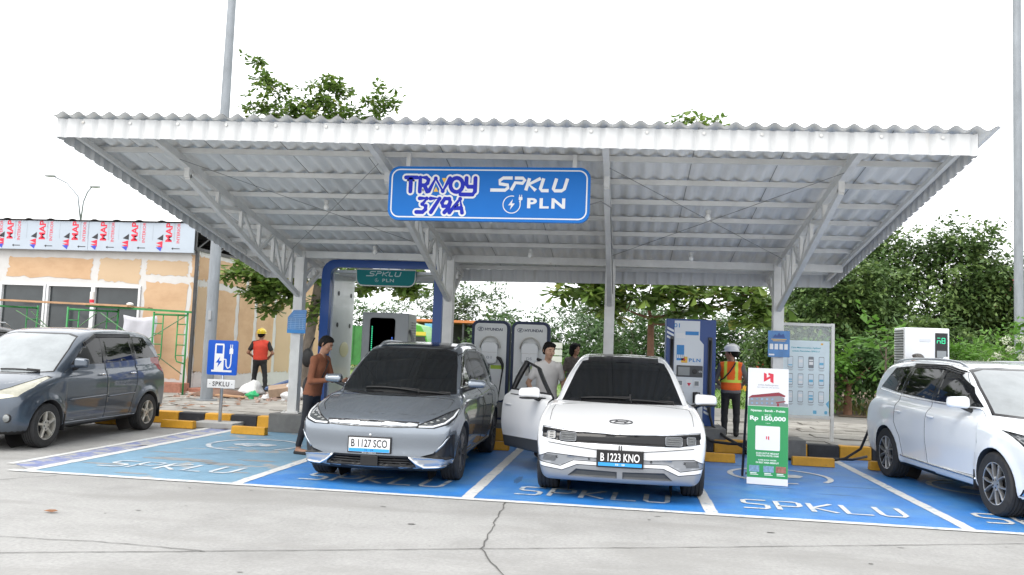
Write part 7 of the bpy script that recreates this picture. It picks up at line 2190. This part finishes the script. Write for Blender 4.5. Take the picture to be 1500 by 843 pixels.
def tree(label, base, trunk, blobs, leaf, size, per, clump, m, bark, r0=.12, seed=1, name='tree', group=None, flat_=.6, limbs=30, style='small', shape='dia', cat='tree', droop=.15):
    """trunk: list of points from the base up; blobs: crown ellipsoids in local space; per leaves in every clump of radius clump."""
    rg = np.random.default_rng(seed)
    t = thing(name, label, cat, base, 0, group)
    b = MB(); T = [Vector(p) for p in trunk]
    b.tube([T[0]+Vector((0, 0, -.1)), *T], [r0*1.35]+[r0*(1-.45*i/(len(T)-1)) for i in range(len(T))], 10)
    cc = crown_points(rg, blobs)
    order = rg.permutation(len(cc))
    joints = [(T[-1], r0*.55), (T[-1].lerp(T[-2], .3), r0*.6)]
    for k in order[:limbs]:
        q = Vector(cc[k])
        # grow from the nearest existing joint that is below or closer in
        j = min(joints, key=lambda s: (s[0]-q).length+(.6 if s[0].z > q.z else 0)+.15*(s[0]-T[-1]).length)
        pts = limb(b, j[0], q, min(j[1]*.8, r0*.5), max(.006, r0*.07), rg, 5, .04)
        joints.append((pts[2], j[1]*.55)); joints.append((pts[4], j[1]*.35))
    b.obj('trunk', bark, t, smooth=True)
    if style == 'rosette':
        n = len(cc); K = per
        # several rosettes of leaves round every clump centre
        R = (cc[:, None, :]+rg.normal(size=(n, clump[1], 3))*np.array((clump[0], clump[0], clump[0]*.45))).reshape(-1, 3)
        m_ = len(R); ang = rg.uniform(0, 2*PI, (m_, K)); el = rg.normal(-.15, .38, (m_, K))
        u = np.stack([np.cos(ang)*np.cos(el), np.sin(ang)*np.cos(el), np.sin(el)], -1).reshape(-1, 3)
        L = size*rg.uniform(.6, 1.15, len(u))*np.where(np.repeat(R[:, 2], K) < 4, 1.25, .92)
        cen = np.repeat(R, K, 0)+u*size*.10+rg.normal(size=(len(u), 3))*size*.08
        v = unit(np.cross(u, np.array((0, 0, 1.0))+rg.normal(size=(len(u), 3))*.3))
        u = u*L[:, None]; w = L*.25*rg.uniform(.8, 1.2, len(u))
        tone = np.repeat(np.clip(rg.beta(1.5, 2.2, m_)*.55, 0, .5), K)
        leaves_obj('crown', cen, u, v, w, m, t, .15, 'ob', tone)
    else:
        # every clump is a handful of drooping sprays, leaves set along both sides of each twig
        n = len(cc); rad = clump*rg.uniform(.6, 1.3, n); K = 9; ns = max(2, per//K)
        mid = cc.mean(0)
        O = (cc[:, None, :]+rg.normal(size=(n, ns, 3))*rad[:, None, None]*np.array((.5, .5, .5*flat_))).reshape(-1, 3)
        out = unit(O-mid)*np.array((1, 1, .7))
        d = unit(out*.8+rg.normal(size=O.shape)*.55+np.array((0, 0, .12-droop)))
        sl = size*rg.uniform(2.2, 4.0, len(O))
        sd = unit(np.cross(d, np.array((0, 0, 1.0))+rg.normal(size=O.shape)*.35))
        ks = np.arange(K); tt = (ks//2*2+1)/K; sg = np.where(ks % 2, 1.0, -1.0); sg[-1] = 0
        P = O[:, None, :]+d[:, None, :]*(sl[:, None]*tt[None])[:, :, None]+np.array((0, 0, -1.0))*(sl[:, None]*tt[None]**2*droop*.9)[:, :, None]
        u = d[:, None, :]*.55+sd[:, None, :]*sg[None, :, None]*.8+np.array((0, 0, -droop*1.2))+rg.normal(size=P.shape)*.22
        P = P.reshape(-1, 3); u = unit(u.reshape(-1, 3))
        v = unit(np.cross(u, np.array((0, 0, 1.0))+rg.normal(size=u.shape)*.35))
        L = size*rg.uniform(.55, 1.25, len(P))
        tone = np.repeat(np.clip(rg.beta(1.4, 2.0, n)[:, None]*.5+rg.uniform(0, .14, (n, ns)), 0, .6).ravel(), K)
        leaves_obj('crown', P, u*L[:, None], v, L*.27, m, t, .12, shape, tone)
    return t
M_ = MATS
# ---- the two big-leaved trees behind the canopy
tree('big leaved almond tree with a leaning trunk rising above the roof at the left', (-8.15, 20.3, .2), [(0, 0, 0), (.12, 0, .9), (.3, -.1, 1.9), (.45, -.1, 3.2), (.6, 0, 4.6), (.7, 0, 6.0)],
     [(-.9, -.8, 3.0, 1.0, .8, .6, 20), (-.5, -.8, 2.55, .65, .5, .45, 16), (1.2, -.5, 3.05, 1.1, .9, .45, 14), (2.9, -.3, 2.9, 1.1, .8, .30, 13), (.6, -.3, 2.1, .5, .4, .4, 5), (-.2, 0, 4.8, 1.9, 1.6, .7, 18), (-1.5, 0, 7.4, .6, .4, .26, 7), (-1.15, .1, 7.95, .3, .25, .25, 4), (-1.5, .1, 8.4, .2, .15, .2, 3), (-1.72, .1, 8.72, .12, .12, .12, 2), (-.8, .1, 7.4, .6, .4, .3, 8), (-.1, .1, 7.45, .6, .5, .4, 9), (.35, .1, 7.9, .5, .4, .45, 9), (.9, 0, 7.4, .45, .4, .3, 7), (1.6, 0, 7.5, .4, .3, .35, 6), (1.88, 0, 7.9, .2, .15, .2, 2), (0, .2, 6.8, 1.9, 1.0, .5, 26)],
     'big', .205, 10, (.15, 5), M_['leaf_ketapang'], M_['bark_grey'], .15, 21, style='rosette', limbs=90, name='almond_tree')
tree('big leaved almond tree with a reddish forked trunk behind the middle bays', (.60, 19.6, .2), [(0, 0, 0), (.0, 0, 1.0), (-.02, 0, 2.0), (-.02, 0, 2.25)],
     [(-1.6, -.5, 2.95, 1.0, .9, .45, 20), (.1, -.8, 2.95, 1.0, .9, .45, 20), (1.7, -.4, 2.75, .9, .8, .5, 18), (2.35, -.4, 2.45, .45, .5, .35, 6), (-.9, -.5, 2.35, .5, .4, .25, 5), (.7, -.6, 2.45, .4, .4, .25, 4), (0, 0, 4.6, 2.4, 2.0, .9, 34), (1.0, 0, 6.2, .85, .8, .5, 12), (1.05, .0, 6.78, .38, .3, .18, 5)],
     'big', .25, 9, (.19, 4), M_['leaf_ketapang'], M_['bark_red'], .105, 33, style='rosette', limbs=60, name='almond_tree')
# ---- dark broad trees at the right
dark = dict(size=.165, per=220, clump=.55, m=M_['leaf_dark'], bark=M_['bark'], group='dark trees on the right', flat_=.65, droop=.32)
def big(label, base, trunk, blobs, seed, r0=.16, **kw):
    d = dict(dark); d.update(kw); blobs = [(*q[:6], int(q[6]*1.3)) for q in blobs]
    tree(label, base, trunk, blobs, 'small', d['size'], d['per'], d['clump'], d['m'], d['bark'], r0, seed, 'broad_tree', d['group'], d['flat_'], 34, droop=d['droop'])
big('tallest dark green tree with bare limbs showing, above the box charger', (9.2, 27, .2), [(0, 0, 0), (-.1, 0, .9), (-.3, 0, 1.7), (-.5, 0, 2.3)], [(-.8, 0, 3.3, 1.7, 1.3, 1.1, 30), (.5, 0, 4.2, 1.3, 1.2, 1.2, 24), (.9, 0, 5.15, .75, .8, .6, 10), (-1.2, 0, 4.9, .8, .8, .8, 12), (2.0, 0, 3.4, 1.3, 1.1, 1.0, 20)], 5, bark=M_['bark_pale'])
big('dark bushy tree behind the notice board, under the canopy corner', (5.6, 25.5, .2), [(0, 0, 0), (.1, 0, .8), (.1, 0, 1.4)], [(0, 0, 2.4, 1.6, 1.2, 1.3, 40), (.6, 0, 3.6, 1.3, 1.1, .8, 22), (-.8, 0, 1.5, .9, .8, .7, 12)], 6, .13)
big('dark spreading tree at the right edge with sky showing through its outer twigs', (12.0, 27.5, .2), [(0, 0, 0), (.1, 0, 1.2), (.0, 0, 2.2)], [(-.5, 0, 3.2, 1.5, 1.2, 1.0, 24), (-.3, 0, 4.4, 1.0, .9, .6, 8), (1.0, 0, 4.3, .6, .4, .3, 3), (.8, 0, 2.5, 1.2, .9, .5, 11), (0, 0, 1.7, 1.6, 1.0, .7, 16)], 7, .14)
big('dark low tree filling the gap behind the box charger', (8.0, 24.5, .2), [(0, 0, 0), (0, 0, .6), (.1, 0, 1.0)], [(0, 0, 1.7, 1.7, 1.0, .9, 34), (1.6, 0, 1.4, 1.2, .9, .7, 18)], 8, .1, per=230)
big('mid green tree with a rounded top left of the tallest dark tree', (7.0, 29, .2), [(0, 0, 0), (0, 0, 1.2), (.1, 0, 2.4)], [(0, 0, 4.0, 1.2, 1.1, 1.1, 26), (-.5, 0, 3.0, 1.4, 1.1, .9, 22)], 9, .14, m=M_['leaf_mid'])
# ---- shrubs by the paving
tree('small leafy shrub tree with reddish forked stems beside the notice board', (4.95, 22.9, .2), [(0, 0, 0), (.06, 0, .35), (.15, 0, .6)], [(0, 0, 1.15, .75, .6, .55, 22), (-.6, 0, .9, .4, .4, .35, 8)], 's', .17, 70, .24, M_['leaf_bright'], M_['bark_red'], .06, 14, 'shrub', 'shrubs by the paving', .7, 14, cat='shrub')
tree('thick trunked shrub between the notice board and the pearl white car', (5.9, 23.3, .2), [(0, 0, 0), (0, 0, .5), (.03, 0, .8)], [(0, 0, 1.35, .8, .6, .55, 22)], 's', .16, 80, .26, M_['leaf_mid'], M_['bark_red'], .12, 15, 'shrub', 'shrubs by the paving', .7, 14, cat='shrub')
tree('feathery light green shrub to the right of the box charger', (7.05, 19.2, .2), [(0, 0, 0), (0, 0, .4), (.05, 0, .8)], [(0, 0, 1.35, .7, .4, .45, 22), (.9, 0, 1.25, .6, .4, .35, 14)], 's', .11, 130, .24, M_['leaf_bright'], M_['bark'], .04, 16, 'shrub', 'shrubs by the paving', .5, 16, cat='shrub')
tree('young large leaved sapling at the left side of the box charger', (5.05, 17.2, .2), [(0, 0, 0), (0, 0, .9), (.02, 0, 1.7)], [(0, 0, 1.75, .28, .22, .55, 9)], 's', .22, 12, .12, M_['leaf_bright'], M_['bark'], .025, 17, 'shrub', 'shrubs by the paving', .7, 8, cat='shrub', shape='ob')
fl = tree('white flowering shrub at the right edge above the pearl white car', (7.45, 17.4, .2), [(0, 0, 0), (0, 0, .5), (.0, 0, .9)], [(0, 0, 1.55, .55, .5, .55, 26), (-.25, 0, 1.3, .5, .4, .3, 12)], 's', .13, 60, .20, M_['leaf_bright'], M_['bark'], .04, 18, 'flowering_shrub', None, .8, 14, cat='shrub')
rg = np.random.default_rng(3); Pf = []
for c_ in ((-.45, -.45, 1.62), (-.62, -.4, 1.50), (-.2, -.45, 1.75), (-.05, -.5, 1.95), (-.28, -.42, 1.93), (-.02, -.5, 1.6), (-.35, -.4, 1.42), (.1, -.45, 1.75), (-.75, -.35, 1.46), (.15, -.4, 2.02)):
    Pf.append(np.array(c_)+unit(rg.normal(size=(90, 3)))*np.array((.085, .085, .075))*rg.uniform(.6, 1, (90, 1)))
Pf = np.concatenate(Pf); u = unit(rg.normal(size=Pf.shape)); v = unit(np.cross(u, rg.normal(size=Pf.shape)))
leaves_obj('flowers', Pf, u*.035, v, np.full(len(Pf), .014), MATS['petal'], fl)
# ---- trees further off, beyond the lawn
far = [(-9.0, 50, 5.6, 2.0, 'leaf_hazed', 'pale airy tree beyond the orange roofed stall'), (-6.0, 44, 3.3, 2.2, 'leaf_mid', 'low rounded green tree behind the wallbox panels'), (-13.2, 52, 5.3, 2.4, 'leaf_hazed', 'pale tree seen through the blue portal'),
       (-3.0, 46, 4.0, 2.4, 'leaf_hazed', 'pale green tree with a slanting trunk behind the woman'), (.2, 42, 4.3, 2.6, 'leaf_mid', 'mid green tree behind the middle canopy column'), (3.4, 45, 4.6, 2.6, 'leaf_dark', 'dark green tree behind the reddish forked trunk'),
       (6.2, 43, 5.0, 2.4, 'leaf_mid', 'mid green tree behind the white helmet of the worker'), (-17.5, 50, 5.0, 2.6, 'leaf_mid', 'green tree far behind the plywood building corner'), (15.5, 36, 3.6, 2.2, 'leaf_dark', 'dark tree before the red roof at the right edge'), (11.5, 46, 5.5, 3.0, 'leaf_mid', 'mid green tree deep behind the dark trees'),
       (-1.0, 62, 6.0, 3.0, 'leaf_hazed', 'hazy pale tree in the gap of sky between canopy and wallbox panels')]
for k, (x, y, top, r, lm, lb) in enumerate(far):
    tree(lb, (x, y, .03), [(0, 0, 0), (.1, 0, top*.22), (.2, 0, top*.42)], [(0, 0, top*.62, r, r*.8, top*.33, 26), (r*.45, 0, top*.48, r*.8, r*.6, top*.25, 12), (-r*.5, 0, top*.45, r*.8, r*.6, top*.25, 12), (0, 0, top*.25, r*.9, r*.6, top*.14, 10)],
         's', .24, 120, .62, M_[lm], M_['bark_grey'], .17, 60+k, 'far_tree', 'trees beyond the lawn', .7, 22)
rb2 = [(-4.4, 40.3, 1.5, 'low hedge bush right of the orange ball'), (-1.2, 41.8, 1.7, 'low hedge bush behind the roof of the white hatchback'), (2.0, 41.8, 1.6, 'low hedge bush beyond the reddish trunk'), (8.2, 34, 1.7, 'dense bush on the lawn to the right of the distant worker'), (-16.5, 24.5, 5.0, 'leafy tree top peeping over the printed fascia')]
for k, (x, y, top, lb) in enumerate(rb2):
    tree(lb, (x, y, .03), [(0, 0, 0), (0, 0, top*.3), (.05, 0, top*.5)], [(0, 0, top*.6, 1.5 if top < 3 else 1.6, .8, top*.38 if top < 3 else .5, 24)], 's', .16, 120, .4, M_['leaf_mid' if k % 2 else 'leaf_bright'], M_['bark'], .08, 90+k, 'shrub', 'bushes on the lawn', .7, 12, cat='shrub')
# ------------------------------------------------------------------ things further back
mat('truck_green', (.07, .32, .03), .4, coat=.2)
mat('truck_yellow', (.60, .50, .06), .45)
mat('awning_orange', (.55, .19, .06), .7, var=.15, vscale=3)
mat('shop_dark', (.05, .05, .055), .7, var=.4, vscale=4)
mat('roof_red', (.45, .04, .06), .6, var=.15, vscale=2)
mat('roof_grey', (.30, .30, .32), .7, var=.15, vscale=2)
mat('wall_pale', (.5, .5, .48), .8, var=.1, vscale=2)
mat('ball_orange', (.75, .11, .02), .4)
tk = thing('truck', 'green lorry with a yellow cab stripe standing beyond the blue portal', 'truck', (-9.2, 35.5, .03))
b = MB(); P = [(-.2, .55), (.75, .55), (.80, 1.45), (.60, 2.05), (.35, 2.45), (-.45, 2.62), (-.75, 2.62), (-.75, .55)]; b.prism(P, 2.0, O=(0, 2.0, 0)); b.obj('cab', MATS['truck_green'], tk, bevel=.04)
b = MB(); b.prism([(.02, 1.45), (.70, 1.45), (.55, 1.98), (.02, 1.98)], .02, O=(0, -.005, 0)); b.obj('window', MATS['dark_glass'], tk)
b = MB(); b.box((.05, -.015, 2.10), (1.1, .03, .16)); b.obj('stripe', MATS['truck_yellow'], tk)
b = MB(); b.box((-3.4, 1.0, .75), (5.0, 2.0, .25)); 
b.box((-3.4, 1.0, 1.6), (4.9, 1.95, 1.5))
for x in np.arange(-5.7, -.9, .6): b.box((x, 0, 1.6), (.07, .06, 1.55))
b.obj('cargo_bed', mat('truck_bed', (.05, .20, .05), .6, var=.2, vscale=3), tk)
for x in (.1, -3.9, -5.0):
    for y in (.1, 1.9):
        w = MB(); w.lathe([(.18, -.14), (.42, -.14), (.45, -.08), (.45, .08), (.42, .14), (.18, .14), (.0001, .1)], 18, axis='Y'); w.obj('wheel', MATS['tyre'], tk, auto=40, loc=(x, y, .45))
sh = thing('stall', 'open stall with an orange roof and dark interior far beyond the portal', 'stall', (-9.6, 45, .03))
b = MB(); b.box((0, 1.5, 2.98), (5.2, 3.4, .14)); b.obj('roof', MATS['awning_orange'], sh)
b = MB(); b.box((0, 3.0, 1.45), (5.0, .1, 2.9)); b.obj('back_wall', MATS['shop_dark'], sh)
b = MB(); b.box((0, .2, .5), (4.8, .3, 1.0)); b.obj('counter', MATS['shop_dark'], sh)
b = MB()
for x in (-2.5, -.8, .8, 2.5): b.box((x, -.1, 1.45), (.1, .1, 2.9))
b.obj('posts', MATS['shop_dark'], sh)
b = MB(); b.box((-.9, -.16, 2.6), (.9, .05, .42)); b.obj('sign_panel', MATS['phone_blue'], sh)
b = MB(); b.ball((-6.55, 35.2, .95), .28, 14, 10); b.tube([(-6.55, 35.2, 0), (-6.55, 35.2, .75)], .03, 8); tag(b.obj('ball_marker', MATS['ball_orange'], smooth=True), 'orange ball on a short post near the distant person', 'marker')
hs = thing('house', 'house with a red roof half hidden by trees at the right edge', 'house', (22.6, 44, -.6))
b = MB(); b.box((0, 3, 2.6), (8, 6, 5.2)); b.obj('wall', MATS['wall_pale'], hs)
b = MB(); b.prism([(-4.6, 5.2), (4.6, 5.2), (3.4, 6.9), (-3.4, 6.9)], 7.0, O=(0, 6.6, 0)); b.obj('roof', MATS['roof_red'], hs)
b = MB(); b.prism([(-5.4, 3.6), (-.5, 3.6), (-1.2, 4.6), (-4.8, 4.6)], 2.0, O=(0, -.05, 0)); b.obj('porch_roof', MATS['roof_grey'], hs)
b = MB(); b.box((-2, -.05, 2.2), (1.4, .1, 1.4)); b.box((2, -.05, 2.2), (1.4, .1, 1.4)); b.obj('window', MATS['dark_glass'], hs)
fn = thing('white_hoarding', 'white slatted hoarding far behind the right wallbox panel', 'hoarding', (-3.9, 39, .03))
b = MB()
for k in range(5): b.box((0, 0, .55+.32*k), (2.0, .05, .27))
b.obj('boards', MATS['wall_pale'], fn)
b = MB(); b.box((-.9, .05, .95), (.08, .08, 1.9)); b.box((.9, .05, .95), (.08, .08, 1.9)); b.obj('posts', MATS['galvanised'], fn)
# a black bag and a red cloth hung on the leaning trunk
b = MB(); blob_box(b, (-7.80, 19.9, 1.2), (.28, .24, .46), 2); b.tube([(-7.80, 19.95, 1.38), (-7.74, 20.15, 1.7)], .02, 6); tag(b.obj('hanging_bag', MATS['bag_black'], smooth=True), 'black bag hung on the leaning tree trunk behind the man in brown', 'bag')
b = MB(); blob_box(b, (-7.45, 20.3, .98), (.4, .2, .2), 2); tag(b.obj('red_cloth', MATS['vest_red'], smooth=True), 'red cloth bundle below the black bag at the tree', 'cloth')
# parked dark car at the far left: the older body in black paint
src = bpy.data.objects['people_carrier']
dk = dup(src, loc=(-11.95, 10.9, 0), label='black car half hidden behind the blue grey people carrier at the left edge')
dk.name = 'dark_car'
swap = {'paint_grey_blue': MATS['paint_darkcar']}
for o in dk.children_recursive:
    if o.type == 'MESH':
        for s_ in o.material_slots:
            if s_.material and s_.material.name in swap:
                q = swap[s_.material.name]; s_.link = 'OBJECT'; s_.material = q
b = MB()
for sg in (-1, 1): b.tube([(sg*.56, 1.95, 1.66), (sg*.56, 2.1, 1.735), (sg*.56, 3.3, 1.735), (sg*.55, 3.45, 1.67)], .016, 6)
b.obj('roof_rail', MATS['satin_silver'], dk, smooth=True)
